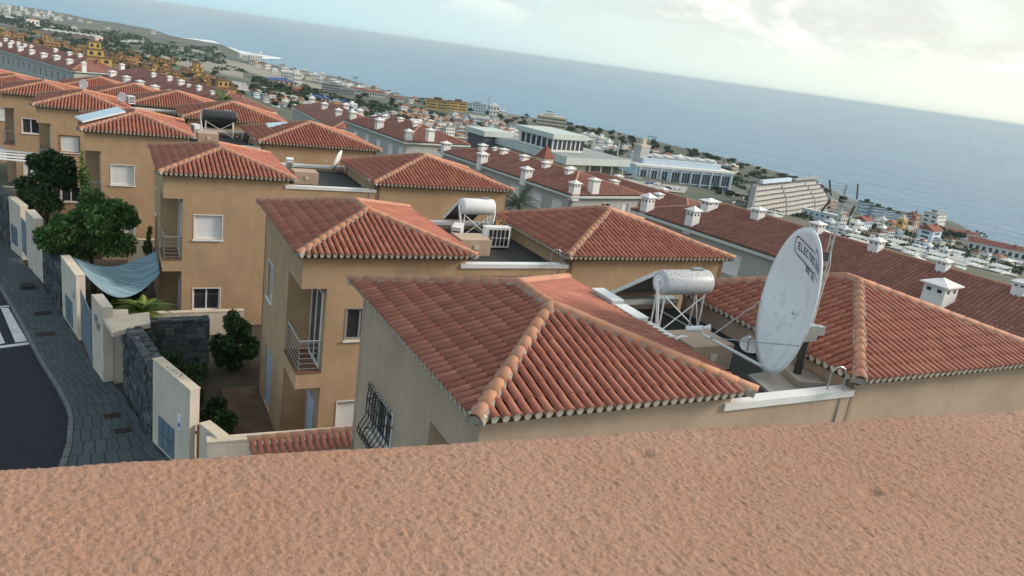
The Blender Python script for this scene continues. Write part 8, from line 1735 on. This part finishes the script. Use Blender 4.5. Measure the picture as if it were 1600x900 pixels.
# low scrub and garden greenery over the whole slope, too many to count
sv_ = []; sf_ = []; st_t = []
rgs = np.random.default_rng(77)
for (x, y, z, s) in [[7.8, 728.4, -36.8, 6.0], [-18.4, 685.9, -35.5, 4.5], [-13.1, 964.5, -43.0, 4.8], [82.5, 723.3, -41.8, 5.6], [-12.4, 1139.2, -46.5, 8.8], [-15.2, 506.2, -29.2, 2.9], [26.2, 573.7, -32.4, 4.3], [55.4, 1045.6, -47.9, 6.7], [-90.5, 1059.6, -45.1, 4.3], [60.0, 518.7, -33.6, 3.5], [-38.2, 1274.1, -48.9, 6.6], [31.2, 1248.8, -49.7, 8.3], [-21.4, 1163.8, -47.0, 7.0], [40.9, 689.8, -37.6, 5.2], [118.0, 1020.7, -51.7, 5.6], [118.0, 1238.6, -56.0, 10.3], [86.3, 920.7, -47.8, 6.2], [41.1, 582.0, -34.0, 3.1], [62.1, 1069.8, -48.7, 5.8], [19.8, 817.5, -39.1, 5.5], [-62.0, 1263.7, -48.8, 7.6], [69.8, 549.8, -35.4, 4.2], [26.8, 1096.5, -46.5, 6.7], [1.2, 1191.5, -47.5, 6.6], [5.7, 488.2, -28.6, 3.5], [53.8, 827.2, -43.2, 3.9], [-61.3, 884.6, -40.9, 5.0], [-73.2, 1253.8, -48.6, 8.9], [-93.7, 1082.8, -45.5, 6.6], [51.4, 563.9, -34.3, 4.0], [-0.3, 982.9, -43.5, 4.8], [34.8, 704.1, -37.6, 6.5], [-20.2, 688.7, -35.6, 5.9], [112.7, 984.0, -50.9, 5.0], [67.8, 878.2, -45.5, 5.0], [-58.2, 769.1, -37.8, 4.4], [7.3, 976.2, -43.4, 5.1], [-3.3, 995.9, -43.9, 7.0], [-76.1, 963.2, -43.0, 4.6], [-59.2, 675.9, -35.1, 4.5], [13.6, 963.9, -43.0, 6.2], [-14.9, 743.0, -37.1, 5.3], [25.5, 557.3, -31.7, 4.6], [4.1, 1085.8, -45.5, 8.9], [-0.3, 708.7, -36.2, 4.8], [121.3, 1331.5, -57.0, 6.1], [-70.2, 1025.8, -44.5, 7.1], [123.0, 1052.5, -52.4, 9.8], [15.6, 531.1, -30.1, 2.5], [-5.2, 939.1, -42.4, 8.2], [-117.4, 1463.3, -52.3, 11.3], [36.6, 1195.3, -49.2, 9.9], [-8.5, 590.3, -32.2, 5.0], [6.9, 456.9, -27.5, 4.1], [13.0, 1236.6, -48.3, 10.2], [19.0, 1006.2, -44.1, 4.9], [43.7, 733.5, -39.2, 6.3], [-132.8, 1388.9, -51.0, 7.5], [-56.7, 1147.5, -46.7, 9.1], [-48.2, 867.9, -40.5, 4.2], [-93.1, 1174.7, -47.1, 7.8], [41.9, 1152.3, -48.9, 8.4], [101.9, 834.1, -47.5, 4.8], [37.3, 529.2, -31.9, 2.9], [0.5, 1044.4, -44.8, 5.7], [113.7, 1249.9, -55.9, 9.6], [-46.6, 1007.8, -44.1, 8.2], [-16.4, 974.3, -43.3, 6.3], [85.0, 814.5, -45.7, 7.2], [90.0, 1337.5, -55.2, 6.2], [-58.2, 1016.9, -44.3, 6.7], [52.2, 621.6, -36.2, 3.4], [2.8, 821.9, -39.2, 6.4], [52.1, 934.3, -45.4, 4.4], [-47.8, 1042.6, -44.8, 4.8], [3.3, 479.4, -28.3, 3.5], [128.4, 1210.5, -56.2, 9.6], [83.1, 585.6, -37.5, 5.2], [-0.1, 785.9, -38.3, 6.8], [-23.0, 557.2, -31.0, 3.4], [87.1, 663.7, -40.1, 3.4], [4.4, 462.0, -27.7, 2.8], [-38.5, 542.8, -30.5, 3.3], [9.9, 467.4, -27.9, 2.5], [142.8, 1216.2, -57.3, 6.7], [-117.6, 1502.3, -53.0, 7.5], [-5.1, 866.0, -40.4, 6.3], [72.1, 1069.8, -49.4, 7.5], [-56.1, 1207.1, -47.7, 7.2], [-49.8, 656.0, -34.5, 3.7], [-84.2, 1383.0, -50.9, 12.0], [-58.5, 616.2, -33.1, 3.7], [36.6, 944.0, -44.3, 8.6], [34.9, 636.3, -35.3, 3.8], [119.9, 1152.7, -54.7, 5.4], [13.1, 669.8, -34.9, 5.5], [-14.1, 855.6, -40.1, 5.2], [-68.3, 1248.5, -48.5, 6.2], [-31.1, 530.0, -30.1, 2.8], [-30.4, 538.4, -30.3, 2.4], [46.8, 844.8, -42.9, 5.3], [112.2, 1241.0, -55.6, 9.0], [6.6, 865.8, -40.4, 5.4], [-118.4, 1253.4, -48.6, 9.2], [-96.8, 1322.2, -49.8, 9.8], [107.9, 906.4, -49.2, 4.4], [24.1, 454.2, -28.0, 4.1], [27.8, 718.1, -37.4, 6.2], [11.6, 707.1, -36.2, 4.7], [-119.7, 1282.8, -49.1, 10.8], [138.7, 1381.7, -58.3, 6.1], [-17.7, 575.3, -31.6, 2.4], [87.0, 1068.6, -50.3, 9.3], [84.7, 989.9, -49.1, 5.3], [-35.4, 1083.8, -45.5, 9.1], [33.6, 826.5, -41.1, 5.5], [9.2, 474.0, -28.1, 3.6], [-38.1, 846.2, -39.9, 6.4], [89.9, 1329.3, -55.1, 6.4], [-19.4, 1076.4, -45.4, 6.8], [58.8, 920.7, -45.6, 7.9], [148.2, 1364.6, -58.7, 12.1], [3.0, 1027.6, -44.5, 6.3], [-48.9, 965.8, -43.1, 6.4], [10.1, 938.0, -42.4, 8.5], [11.9, 475.3, -28.1, 2.2], [-1.6, 518.7, -29.6, 4.5], [77.7, 960.1, -48.0, 8.0], [8.7, 539.2, -30.4, 4.3], [-103.5, 1203.9, -47.7, 9.2], [-17.6, 646.5, -34.1, 3.2], [-40.6, 592.7, -32.2, 3.1], [16.3, 1053.1, -45.0, 9.1], [-97.3, 1260.9, -48.7, 10.0], [-5.8, 555.4, -30.9, 3.1], [-1.6, 626.8, -33.4, 4.9], [-38.4, 765.4, -37.7, 3.8], [-29.9, 803.8, -38.8, 4.2], [-51.0, 1308.7, -49.6, 5.4], [-63.0, 1225.4, -48.1, 9.1], [-33.8, 799.0, -38.6, 6.7], [4.5, 632.3, -33.6, 4.5], [123.5, 1189.1, -55.6, 7.7], [-44.7, 1053.4, -45.0, 8.5], [24.5, 1179.7, -47.8, 10.7], [-107.5, 1296.5, -49.3, 5.8], [46.3, 749.5, -39.9, 6.1], [9.8, 754.4, -37.5, 5.6], [88.3, 825.1, -46.2, 5.4], [70.2, 815.0, -44.4, 4.9], [126.0, 370.8, -35.7, 4.6], [64.1, 264.1, -26.5, 2.1], [47.0, 256.6, -24.2, 3.0], [63.9, 358.3, -29.4, 3.1], [69.3, 315.6, -28.5, 2.1], [58.0, 341.4, -28.3, 3.0], [119.3, 349.3, -34.8, 2.9], [119.8, 348.4, -34.8, 2.7], [106.5, 367.6, -33.9, 2.5], [80.9, 304.2, -29.2, 1.8], [67.4, 384.9, -30.5, 4.2], [110.3, 342.2, -33.7, 3.3], [80.2, 364.0, -31.2, 3.7], [89.7, 364.6, -32.2, 4.0], [87.4, 495.4, -35.2, 4.6], [108.2, 379.1, -34.2, 3.5], [112.2, 397.1, -34.9, 3.3], [51.0, 252.8, -24.6, 3.0], [86.9, 254.4, -28.9, 2.5], [101.7, 435.1, -34.7, 5.0], [76.3, 373.5, -31.1, 2.6], [51.6, 278.4, -25.4, 1.6], [97.6, 316.1, -31.4, 2.1], [117.0, 406.1, -35.4, 3.1], [98.3, 456.5, -35.0, 4.8], [111.5, 406.9, -35.0, 3.6], [97.3, 383.4, -33.3, 4.5], [102.8, 401.1, -34.1, 4.5], [85.8, 333.8, -31.0, 2.6], [110.7, 435.4, -35.5, 4.4], [75.0, 459.8, -33.2, 4.5], [53.8, 297.8, -26.1, 3.4], [83.3, 309.4, -29.6, 2.9], [88.7, 262.5, -29.2, 3.1], [84.3, 276.7, -29.0, 3.0], [122.5, 402.9, -35.9, 2.8], [93.4, 394.9, -33.2, 3.8], [108.5, 357.4, -33.9, 4.2], [119.3, 342.9, -34.6, 3.8], [91.7, 363.9, -32.4, 4.1], [108.3, 407.6, -34.7, 3.7], [51.5, 297.6, -25.9, 2.6], [128.2, 398.9, -36.3, 4.8], [122.0, 345.1, -34.9, 3.1], [74.7, 366.9, -30.8, 2.8], [85.9, 331.7, -30.9, 3.8], [79.5, 394.4, -31.9, 2.2], [96.5, 433.8, -34.3, 3.8], [79.7, 255.8, -28.1, 2.5], [87.4, 469.8, -34.5, 3.1], [80.8, 264.8, -28.4, 2.2], [85.2, 289.3, -29.3, 2.9], [103.3, 290.7, -31.2, 2.3], [78.6, 258.0, -28.0, 1.6], [51.0, 311.1, -26.3, 2.8], [70.3, 367.9, -30.3, 4.0], [80.9, 416.2, -32.5, 4.3], [86.6, 295.5, -29.6, 3.3], [54.0, 257.3, -25.1, 2.2], [77.0, 432.3, -32.5, 4.1], [72.0, 411.7, -31.6, 4.3], [94.8, 383.2, -33.1, 2.4], [95.9, 290.2, -30.4, 1.7], [113.6, 330.5, -33.6, 3.9], [79.9, 361.7, -31.2, 3.2], [90.9, 451.2, -34.3, 3.3], [91.7, 280.5, -29.9, 2.6], [54.8, 298.1, -26.3, 3.1], [80.7, 267.2, -28.4, 2.2], [97.3, 303.9, -30.8, 1.9], [82.1, 296.6, -29.1, 3.0], [42.9, 266.1, -23.9, 2.5], [74.0, 291.6, -28.2, 2.5], [68.6, 395.8, -30.9, 4.0], [93.2, 363.6, -32.5, 3.9], [95.6, 449.7, -34.6, 2.7], [127.3, 371.1, -35.8, 3.7], [120.5, 410.8, -35.8, 2.4], [55.5, 283.1, -25.9, 2.7], [63.5, 277.6, -26.7, 1.8], [83.7, 368.3, -31.7, 3.3], [63.9, 358.0, -29.4, 3.0], [90.0, 339.1, -31.6, 2.4], [129.4, 392.1, -36.3, 3.0], [92.3, 454.2, -34.5, 3.1], [84.3, 455.1, -33.8, 4.4], [114.3, 360.9, -34.5, 3.2], [85.6, 255.8, -28.8, 1.9], [77.9, 445.3, -33.0, 4.8], [80.6, 314.1, -29.6, 2.4], [66.8, 422.4, -31.4, 4.5], [53.8, 260.0, -25.1, 2.9], [101.8, 333.9, -32.6, 2.9], [54.7, 348.3, -28.1, 3.7], [95.5, 307.1, -30.7, 2.4], [75.1, 473.0, -33.5, 3.4], [61.1, 266.9, -26.2, 1.6], [98.4, 471.4, -35.4, 4.9], [99.9, 362.7, -33.1, 3.6], [75.2, 356.3, -30.6, 2.0], [72.4, 443.0, -32.5, 4.8], [69.3, 365.9, -30.2, 4.3], [58.4, 300.9, -26.7, 2.1], [120.5, 369.9, -35.2, 2.8], [89.4, 452.5, -34.2, 4.0], [89.3, 398.6, -32.9, 3.9], [81.6, 428.1, -32.8, 2.5], [76.0, 444.2, -32.8, 4.6], [65.4, 261.8, -26.6, 1.9], [87.3, 295.9, -29.7, 2.4], [53.0, 283.1, -25.7, 2.8], [123.4, 402.8, -35.9, 4.5], [109.6, 379.7, -34.4, 4.5], [54.8, 251.9, -25.1, 2.3], [83.5, 265.6, -28.7, 2.4], [102.7, 391.6, -34.0, 3.5], [115.1, 325.3, -33.6, 3.5], [85.2, 366.4, -31.8, 2.0], [72.1, 429.0, -32.0, 3.7], [78.5, 264.0, -28.1, 2.4], [169.6, 395.4, -39.7, 4.3], [104.6, 284.6, -31.2, 1.8], [109.5, 301.8, -31.9, 3.1], [109.3, 277.7, -31.6, 2.9], [121.0, 302.4, -33.1, 3.4], [176.6, 340.5, -39.8, 2.6], [141.9, 330.7, -36.4, 2.9], [236.4, 450.0, -45.3, 3.7], [233.5, 431.9, -44.8, 4.1], [132.5, 284.0, -34.0, 2.4], [157.7, 380.0, -38.6, 3.0], [185.8, 343.3, -40.7, 3.5], [153.4, 404.3, -38.5, 4.4], [130.5, 299.7, -33.9, 3.4], [154.9, 373.9, -38.3, 2.9], [169.9, 428.4, -40.0, 4.5], [215.9, 428.8, -43.5, 3.4], [127.1, 361.2, -35.7, 2.5], [117.2, 289.1, -32.5, 2.5], [169.2, 368.0, -39.5, 2.7], [208.6, 458.3, -43.4, 4.1], [95.1, 255.9, -29.9, 2.4], [162.0, 371.1, -38.9, 2.6], [181.7, 417.0, -40.8, 4.4], [94.7, 254.8, -29.8, 2.1], [188.0, 448.3, -41.8, 4.0], [185.1, 370.8, -40.9, 3.1], [133.1, 302.2, -34.2, 3.1], [167.7, 460.3, -40.5, 4.1], [196.8, 382.9, -41.9, 4.4], [220.6, 431.7, -43.9, 3.3], [144.8, 363.4, -37.3, 3.1], [107.4, 302.9, -31.8, 2.4], [115.8, 284.4, -32.4, 2.0], [169.7, 348.1, -39.4, 2.5], [173.9, 412.4, -40.2, 3.7], [138.3, 301.2, -34.7, 2.2], [167.8, 352.8, -39.3, 3.6], [170.8, 449.7, -40.5, 3.4], [192.8, 393.1, -41.6, 4.1], [146.7, 367.1, -37.5, 2.7], [205.7, 381.0, -42.6, 2.9], [131.3, 291.9, -33.9, 1.9], [183.3, 398.1, -40.8, 3.2], [213.6, 402.6, -43.2, 3.5], [174.0, 354.1, -39.9, 3.0], [175.3, 392.7, -40.2, 4.1], [134.2, 355.8, -36.3, 3.0], [141.1, 286.8, -34.8, 2.7], [169.5, 429.5, -40.0, 3.3], [201.7, 390.9, -42.3, 3.2], [180.2, 401.4, -40.6, 3.6], [113.5, 298.9, -32.3, 2.2], [142.3, 332.6, -36.5, 2.8], [170.9, 365.8, -39.7, 3.9], [186.5, 353.4, -41.0, 2.6], [139.7, 347.7, -36.6, 2.3], [155.1, 397.2, -38.5, 4.2], [148.2, 428.6, -38.3, 3.9], [210.0, 433.2, -43.1, 2.9], [170.8, 461.1, -40.7, 4.0], [118.1, 273.2, -32.5, 2.9], [148.0, 336.1, -37.1, 2.8], [240.0, 442.7, -45.4, 2.9], [158.2, 343.6, -38.2, 2.5], [123.8, 289.9, -33.2, 2.4], [127.7, 291.3, -33.6, 2.0], [146.5, 372.3, -37.6, 2.4], [145.6, 332.3, -36.7, 2.8], [218.6, 457.4, -44.1, 3.3], [185.5, 372.3, -40.9, 3.6], [215.1, 419.9, -43.3, 3.5], [186.7, 365.5, -41.0, 3.5], [165.8, 393.5, -39.4, 4.4], [220.3, 412.2, -43.7, 4.2], [154.1, 392.3, -38.4, 4.3], [148.6, 378.6, -37.8, 3.5], [208.2, 448.8, -43.2, 3.6], [141.8, 294.1, -35.0, 1.9], [163.8, 302.2, -37.0, 2.0], [175.6, 375.2, -40.1, 3.7], [163.2, 382.1, -39.1, 2.6], [166.2, 414.6, -39.6, 4.0], [143.8, 305.8, -35.2, 2.2], [198.4, 379.3, -42.0, 3.2], [137.0, 286.4, -34.5, 2.4], [125.5, 294.4, -33.4, 2.2], [101.5, 264.8, -30.7, 2.6], [206.8, 453.1, -43.2, 4.1], [124.6, 302.8, -33.4, 3.4], [275.7, 368.0, -48.4, 3.6], [207.9, 346.0, -42.7, 3.9], [365.6, 425.7, -54.0, 5.6], [227.1, 354.4, -44.5, 3.4], [232.3, 378.0, -44.8, 2.5], [287.9, 476.1, -49.1, 5.0], [234.3, 357.2, -45.1, 4.3], [240.7, 364.8, -45.5, 3.8], [279.6, 410.7, -48.1, 4.2], [236.9, 406.8, -45.0, 3.2], [252.1, 370.3, -46.4, 4.6], [351.8, 407.2, -53.4, 5.5], [256.2, 373.4, -46.7, 4.0], [322.6, 342.4, -52.2, 5.0], [228.7, 336.1, -44.3, 3.0], [240.5, 352.2, -45.6, 3.1], [219.8, 348.9, -43.8, 2.5], [266.2, 382.5, -47.4, 4.8], [271.6, 362.4, -48.1, 3.3], [224.0, 372.5, -44.1, 3.8], [267.3, 297.4, -46.0, 4.4], [258.4, 421.1, -46.5, 4.5], [287.9, 405.0, -48.8, 3.2], [244.4, 292.1, -44.1, 3.5], [217.1, 332.7, -43.2, 4.0], [281.7, 377.0, -48.7, 2.9], [208.3, 345.1, -42.7, 3.1], [323.9, 381.4, -51.9, 5.5], [347.0, 472.2, -53.0, 5.8], [223.7, 375.5, -44.1, 4.0], [311.6, 395.8, -50.7, 3.1], [257.2, 300.5, -45.0, 3.0], [309.1, 485.2, -50.6, 4.0], [393.1, 456.1, -55.9, 4.0], [369.9, 407.9, -54.6, 4.0], [229.3, 303.1, -42.7, 3.2], [324.1, 355.2, -52.5, 3.9], [299.6, 437.9, -49.5, 3.6], [264.1, 300.5, -45.6, 2.6], [304.8, 483.6, -50.3, 5.1], [348.7, 439.5, -52.9, 5.2], [211.8, 305.7, -41.1, 2.7], [271.5, 282.5, -46.7, 3.0], [361.8, 394.8, -54.4, 5.2], [231.6, 342.2, -44.7, 4.0], [248.0, 410.6, -45.8, 2.8], [308.2, 399.9, -50.4, 4.1], [244.3, 415.5, -45.5, 4.7], [257.7, 445.8, -46.7, 3.5], [302.4, 429.1, -49.7, 4.2], [340.8, 362.0, -53.6, 3.1], [279.0, 299.6, -46.9, 2.8], [249.8, 373.8, -46.2, 4.8], [273.2, 356.9, -48.3, 2.9], [278.9, 473.0, -48.5, 3.3], [243.2, 355.7, -45.8, 2.9], [311.7, 410.8, -50.5, 3.8], [244.1, 300.0, -44.0, 3.1], [232.8, 368.7, -44.9, 3.9], [276.8, 463.4, -48.3, 3.0], [234.5, 293.8, -43.2, 3.1], [276.6, 480.5, -48.5, 4.3], [236.4, 375.9, -45.1, 4.9], [331.3, 380.5, -52.5, 5.4], [343.6, 380.1, -53.4, 4.6], [225.7, 338.7, -44.1, 3.3], [223.2, 363.1, -44.1, 3.3], [304.0, 398.9, -50.1, 4.2], [287.5, 386.2, -49.0, 3.8], [236.6, 395.7, -45.0, 3.8], [248.6, 423.8, -45.8, 3.1], [273.9, 365.4, -48.2, 2.7], [334.1, 418.3, -51.9, 4.4], [316.2, 333.2, -51.6, 3.6], [239.5, 285.9, -43.8, 3.0], [306.0, 458.5, -50.2, 3.5], [355.4, 423.9, -53.3, 3.5], [249.5, 284.5, -44.7, 3.2], [209.4, 304.0, -41.0, 4.1], [272.9, 290.8, -46.6, 4.0], [338.2, 471.2, -52.4, 5.7], [256.3, 384.3, -46.6, 4.5], [324.9, 379.8, -52.0, 5.0], [349.1, 444.2, -53.0, 5.0], [332.1, 461.8, -52.0, 5.8], [312.4, 369.7, -51.2, 5.4], [274.8, 294.9, -46.6, 2.4], [268.6, 464.6, -47.7, 5.3], [234.1, 296.6, -43.2, 2.5], [303.2, 457.2, -50.0, 4.6], [359.7, 347.6, -55.3, 5.0], [288.9, 270.3, -48.5, 2.9], [430.5, 375.3, -60.0, 4.7], [286.4, 260.3, -48.6, 2.2], [246.6, 228.8, -45.8, 3.3], [324.7, 333.3, -52.3, 4.0], [216.0, 213.0, -42.8, 2.7], [263.9, 248.7, -46.9, 3.5], [215.7, 207.8, -42.7, 2.9], [287.9, 292.4, -47.8, 2.8], [217.5, 225.7, -42.9, 2.0], [397.1, 383.9, -57.2, 5.9], [350.1, 298.7, -52.7, 3.0], [264.4, 265.9, -46.5, 3.5], [238.8, 249.5, -44.5, 2.4], [269.4, 233.3, -47.9, 2.2], [320.8, 286.7, -50.7, 3.9], [280.1, 236.2, -48.8, 3.9], [314.0, 292.3, -50.0, 2.7], [296.9, 280.4, -48.9, 2.9], [273.8, 256.8, -47.6, 2.7], [241.0, 220.0, -45.5, 2.8], [231.3, 231.5, -44.2, 2.8], [241.4, 242.6, -44.9, 3.4], [254.1, 228.1, -46.6, 2.3], [383.2, 394.7, -55.9, 5.4], [306.9, 277.1, -49.9, 3.7], [243.7, 222.0, -45.7, 2.6], [274.1, 274.6, -47.1, 3.7], [382.5, 383.9, -56.2, 5.1], [386.6, 379.7, -56.6, 5.1], [416.3, 380.5, -58.8, 3.8], [265.1, 227.0, -47.7, 3.3], [276.4, 264.5, -47.6, 3.2], [406.6, 415.1, -57.0, 4.0], [266.9, 237.8, -47.5, 2.2], [331.9, 296.2, -51.3, 4.1], [269.3, 243.9, -47.5, 3.8], [254.9, 254.5, -45.9, 3.3], [212.9, 203.6, -42.3, 3.1], [270.9, 254.8, -47.4, 2.4], [261.9, 260.0, -46.4, 4.0], [415.3, 383.1, -58.6, 5.5], [266.8, 268.0, -46.6, 3.7], [290.7, 258.0, -49.1, 3.5], [280.6, 237.7, -48.8, 2.0], [240.2, 216.4, -45.3, 3.4], [200.8, 201.4, -41.0, 1.6], [231.4, 229.9, -44.2, 2.1], [260.2, 259.1, -46.3, 2.9], [236.7, 215.5, -45.0, 1.9], [254.9, 233.9, -46.5, 3.6], [333.1, 284.3, -51.8, 4.5], [278.5, 268.9, -47.6, 3.7], [263.2, 269.0, -46.3, 2.3], [209.1, 213.2, -42.1, 2.4], [418.4, 385.6, -58.7, 5.8], [260.2, 244.2, -46.7, 2.8], [400.8, 426.6, -56.3, 5.2], [424.4, 385.0, -59.2, 3.7], [261.6, 215.6, -47.5, 2.6], [230.9, 174.2, -43.9, 2.7], [321.8, 181.7, -53.4, 3.0], [363.6, 219.6, -57.6, 3.3], [309.9, 190.9, -52.2, 3.1], [266.2, 154.9, -47.5, 2.4], [282.5, 174.9, -49.3, 3.8], [274.7, 202.6, -48.7, 2.6], [221.2, 171.1, -42.8, 3.3], [321.2, 192.4, -53.4, 2.8], [284.3, 241.1, -49.1, 3.4], [292.4, 185.8, -50.4, 2.2], [283.6, 199.4, -49.6, 2.8], [273.7, 154.0, -48.3, 2.1], [278.1, 164.5, -48.8, 2.4], [298.2, 195.8, -51.1, 2.1], [284.5, 224.3, -49.7, 4.1], [327.6, 194.5, -54.0, 2.4], [294.9, 233.6, -50.4, 3.8], [237.9, 185.8, -44.8, 2.8], [234.3, 190.1, -44.4, 3.5], [344.6, 225.6, -55.5, 4.1], [360.5, 218.1, -57.3, 4.7], [304.1, 235.9, -51.1, 2.9], [310.9, 235.6, -51.8, 4.1], [290.2, 229.6, -50.1, 2.5], [298.3, 247.2, -50.1, 2.6], [286.0, 161.1, -49.6, 2.9], [348.9, 197.2, -56.2, 3.4], [312.7, 221.5, -52.6, 4.3], [254.0, 185.0, -46.4, 2.4], [230.6, 188.4, -44.0, 2.8], [298.4, 174.5, -51.0, 2.3], [329.0, 188.8, -54.2, 3.3], [310.5, 173.9, -52.2, 3.6], [352.6, 222.5, -56.4, 2.7], [225.1, 167.2, -43.2, 2.0], [312.7, 180.7, -52.5, 3.9], [351.0, 214.9, -56.4, 3.0], [250.0, 178.6, -46.0, 3.0], [244.1, 161.9, -45.2, 3.1], [304.9, 169.4, -51.6, 2.8], [296.5, 184.0, -50.8, 3.5], [315.2, 180.4, -52.7, 3.9], [369.6, 220.8, -58.2, 4.7], [307.2, 219.0, -52.1, 4.0], [326.0, 230.3, -53.5, 3.5], [337.3, 196.1, -55.0, 4.3], [370.7, 208.6, -58.3, 2.5], [259.9, 191.8, -47.1, 2.9], [379.6, 217.6, -59.2, 3.2], [317.2, 205.2, -53.0, 2.8], [325.4, 192.3, -53.8, 2.6], [270.5, 161.9, -48.0, 2.8], [239.0, 168.3, -44.7, 3.4], [273.7, 185.3, -48.5, 3.3], [302.5, 165.2, -51.4, 3.7], [308.0, 241.7, -51.3, 3.0], [353.6, 198.4, -56.6, 3.1], [312.3, 228.3, -52.3, 3.8], [366.8, 209.2, -57.9, 3.0], [304.6, 195.0, -51.7, 3.4], [261.8, 202.5, -47.4, 3.4], [256.1, 203.2, -46.8, 2.5], [357.9, 206.8, -57.1, 2.4], [376.4, 217.9, -58.9, 2.7], [242.1, 171.0, -45.0, 1.8], [224.3, 166.1, -43.1, 2.8], [214.3, 167.1, -42.0, 2.0], [330.0, 201.6, -54.3, 4.3], [210.4, 170.6, -41.6, 2.4], [241.9, 178.1, -45.1, 2.7], [277.1, 189.6, -48.9, 3.8], [298.3, 168.8, -50.9, 3.4], [270.6, 175.5, -48.1, 2.8], [309.1, 203.2, -52.2, 3.0], [302.9, 231.8, -51.2, 3.9], [289.8, 220.3, -50.4, 3.4], [242.0, 192.9, -45.2, 3.2], [305.5, 218.3, -52.0, 3.6], [303.0, 192.1, -51.5, 2.6], [221.1, 180.7, -42.9, 2.8], [248.7, 161.7, -45.7, 2.8], [269.4, 220.0, -48.4, 3.9], [347.0, 229.8, -55.5, 4.0], [278.8, 224.4, -49.1, 3.0], [251.3, 196.9, -46.3, 2.9], [233.7, 162.5, -44.1, 2.2], [295.5, 224.7, -50.8, 4.3], [279.0, 153.2, -48.8, 3.0], [-36.6, 444.8, -27.1, 3.8], [36.8, 344.8, -25.9, 2.8], [-36.2, 603.4, -32.6, 3.3], [-6.5, 487.9, -28.6, 2.6], [-3.1, 311.3, -22.2, 1.6], [29.2, 267.5, -22.1, 1.6], [-15.9, 557.4, -31.0, 4.9], [22.3, 273.1, -21.2, 2.6], [-50.2, 559.7, -31.1, 3.6], [-44.6, 459.3, -27.6, 2.8], [10.1, 265.2, -20.4, 2.0], [-3.6, 403.6, -25.6, 2.0], [6.5, 445.6, -27.1, 2.6], [14.7, 237.9, -19.4, 1.7], [17.0, 440.5, -26.9, 4.0], [33.6, 247.4, -22.1, 2.3], [-1.6, 375.5, -24.6, 2.3], [-14.1, 398.8, -25.5, 3.1], [21.1, 245.8, -20.0, 1.7], [24.0, 441.4, -27.6, 3.5], [-38.1, 536.7, -30.3, 4.2], [6.2, 274.9, -20.8, 2.1], [12.3, 321.0, -22.5, 2.7], [22.9, 445.2, -27.6, 3.6], [-27.6, 416.0, -26.1, 3.4], [-6.8, 314.9, -22.3, 2.4], [22.0, 241.3, -20.0, 1.3], [9.6, 302.1, -21.8, 2.0], [-21.4, 384.4, -24.9, 2.1], [-32.0, 411.9, -25.9, 2.0], [19.3, 348.4, -23.6, 3.2], [-0.5, 331.0, -22.9, 2.8], [37.8, 380.5, -27.2, 2.9], [-43.2, 470.6, -28.0, 2.8], [7.1, 300.1, -21.8, 1.6], [29.1, 295.6, -23.1, 1.6], [-22.7, 463.7, -27.7, 4.1], [-57.0, 655.7, -34.5, 4.9], [-29.2, 499.2, -29.0, 4.3], [11.0, 323.1, -22.6, 2.1], [11.8, 441.3, -26.9, 3.4], [-62.6, 645.5, -34.1, 3.9], [3.3, 452.0, -27.3, 3.8], [29.0, 304.8, -23.4, 1.9], [7.9, 376.4, -24.6, 2.8], [17.9, 405.9, -25.7, 3.6], [-3.1, 502.9, -29.1, 2.9], [-1.9, 357.3, -23.9, 2.7], [-67.3, 700.7, -36.0, 5.7], [24.6, 261.8, -21.2, 2.1], [17.1, 299.3, -21.7, 2.2], [14.8, 245.0, -19.7, 2.2], [-42.3, 498.0, -28.9, 3.1], [4.3, 488.9, -28.6, 2.5], [24.2, 293.3, -22.3, 2.5], [-38.0, 545.3, -30.6, 3.7], [19.1, 297.8, -21.7, 1.9], [-14.7, 397.8, -25.4, 3.1], [-39.6, 532.3, -30.1, 4.6], [-14.6, 416.6, -26.1, 3.0]]:
    for c in range(3):
        cx, cy = x+rgs.normal()*s*0.45, y+rgs.normal()*s*0.45
        for k in range(16):
            d = rgs.normal(size=3); d /= np.linalg.norm(d); d[2] = abs(d[2])
            q = np.array([cx, cy, z-0.2])+d*np.array([s*.5, s*.5, s*.42])
            a = rgs.normal(size=3); a /= np.linalg.norm(a); b2 = np.cross(a, d); b2 /= (np.linalg.norm(b2)+1e-6)
            l = s*0.20; b0 = len(sv_)
            sv_ += [tuple(q-a*l), tuple(q+b2*l*.7), tuple(q+a*l), tuple(q-b2*l*.7)]
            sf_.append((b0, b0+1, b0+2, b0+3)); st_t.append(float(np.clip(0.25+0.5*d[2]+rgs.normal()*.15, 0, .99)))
me = bpy.data.meshes.new('scrub_vegetation'); me.from_pydata(sv_, [], sf_); me.materials.append(M['leaf_far'])
a = me.attributes.new('tint', 'FLOAT', 'FACE'); a.data.foreach_set('value', st_t); me.update()
tag(link('scrub_vegetation', me), kind='stuff')

# ------------------------------------------------------------------ sea air
hz_ = MB(); hz_.box(-3200, 30000, -700, 36000, -72, 14)
hm = bpy.data.materials.new('haze'); hm.use_nodes = True
t = hm.node_tree
for n in list(t.nodes):
    if n.type == 'BSDF_PRINCIPLED': t.nodes.remove(n)
pv = t.nodes.new('ShaderNodeVolumePrincipled')
pv.inputs['Color'].default_value = (0.74, 0.90, 1.0, 1)
pv.inputs['Density'].default_value = 0.000095
pv.inputs['Anisotropy'].default_value = 0.0
t.links.new(pv.outputs[0], [n for n in t.nodes if n.type == 'OUTPUT_MATERIAL'][0].inputs['Volume'])
tag(hz_.obj('haze', hm), kind='stuff')
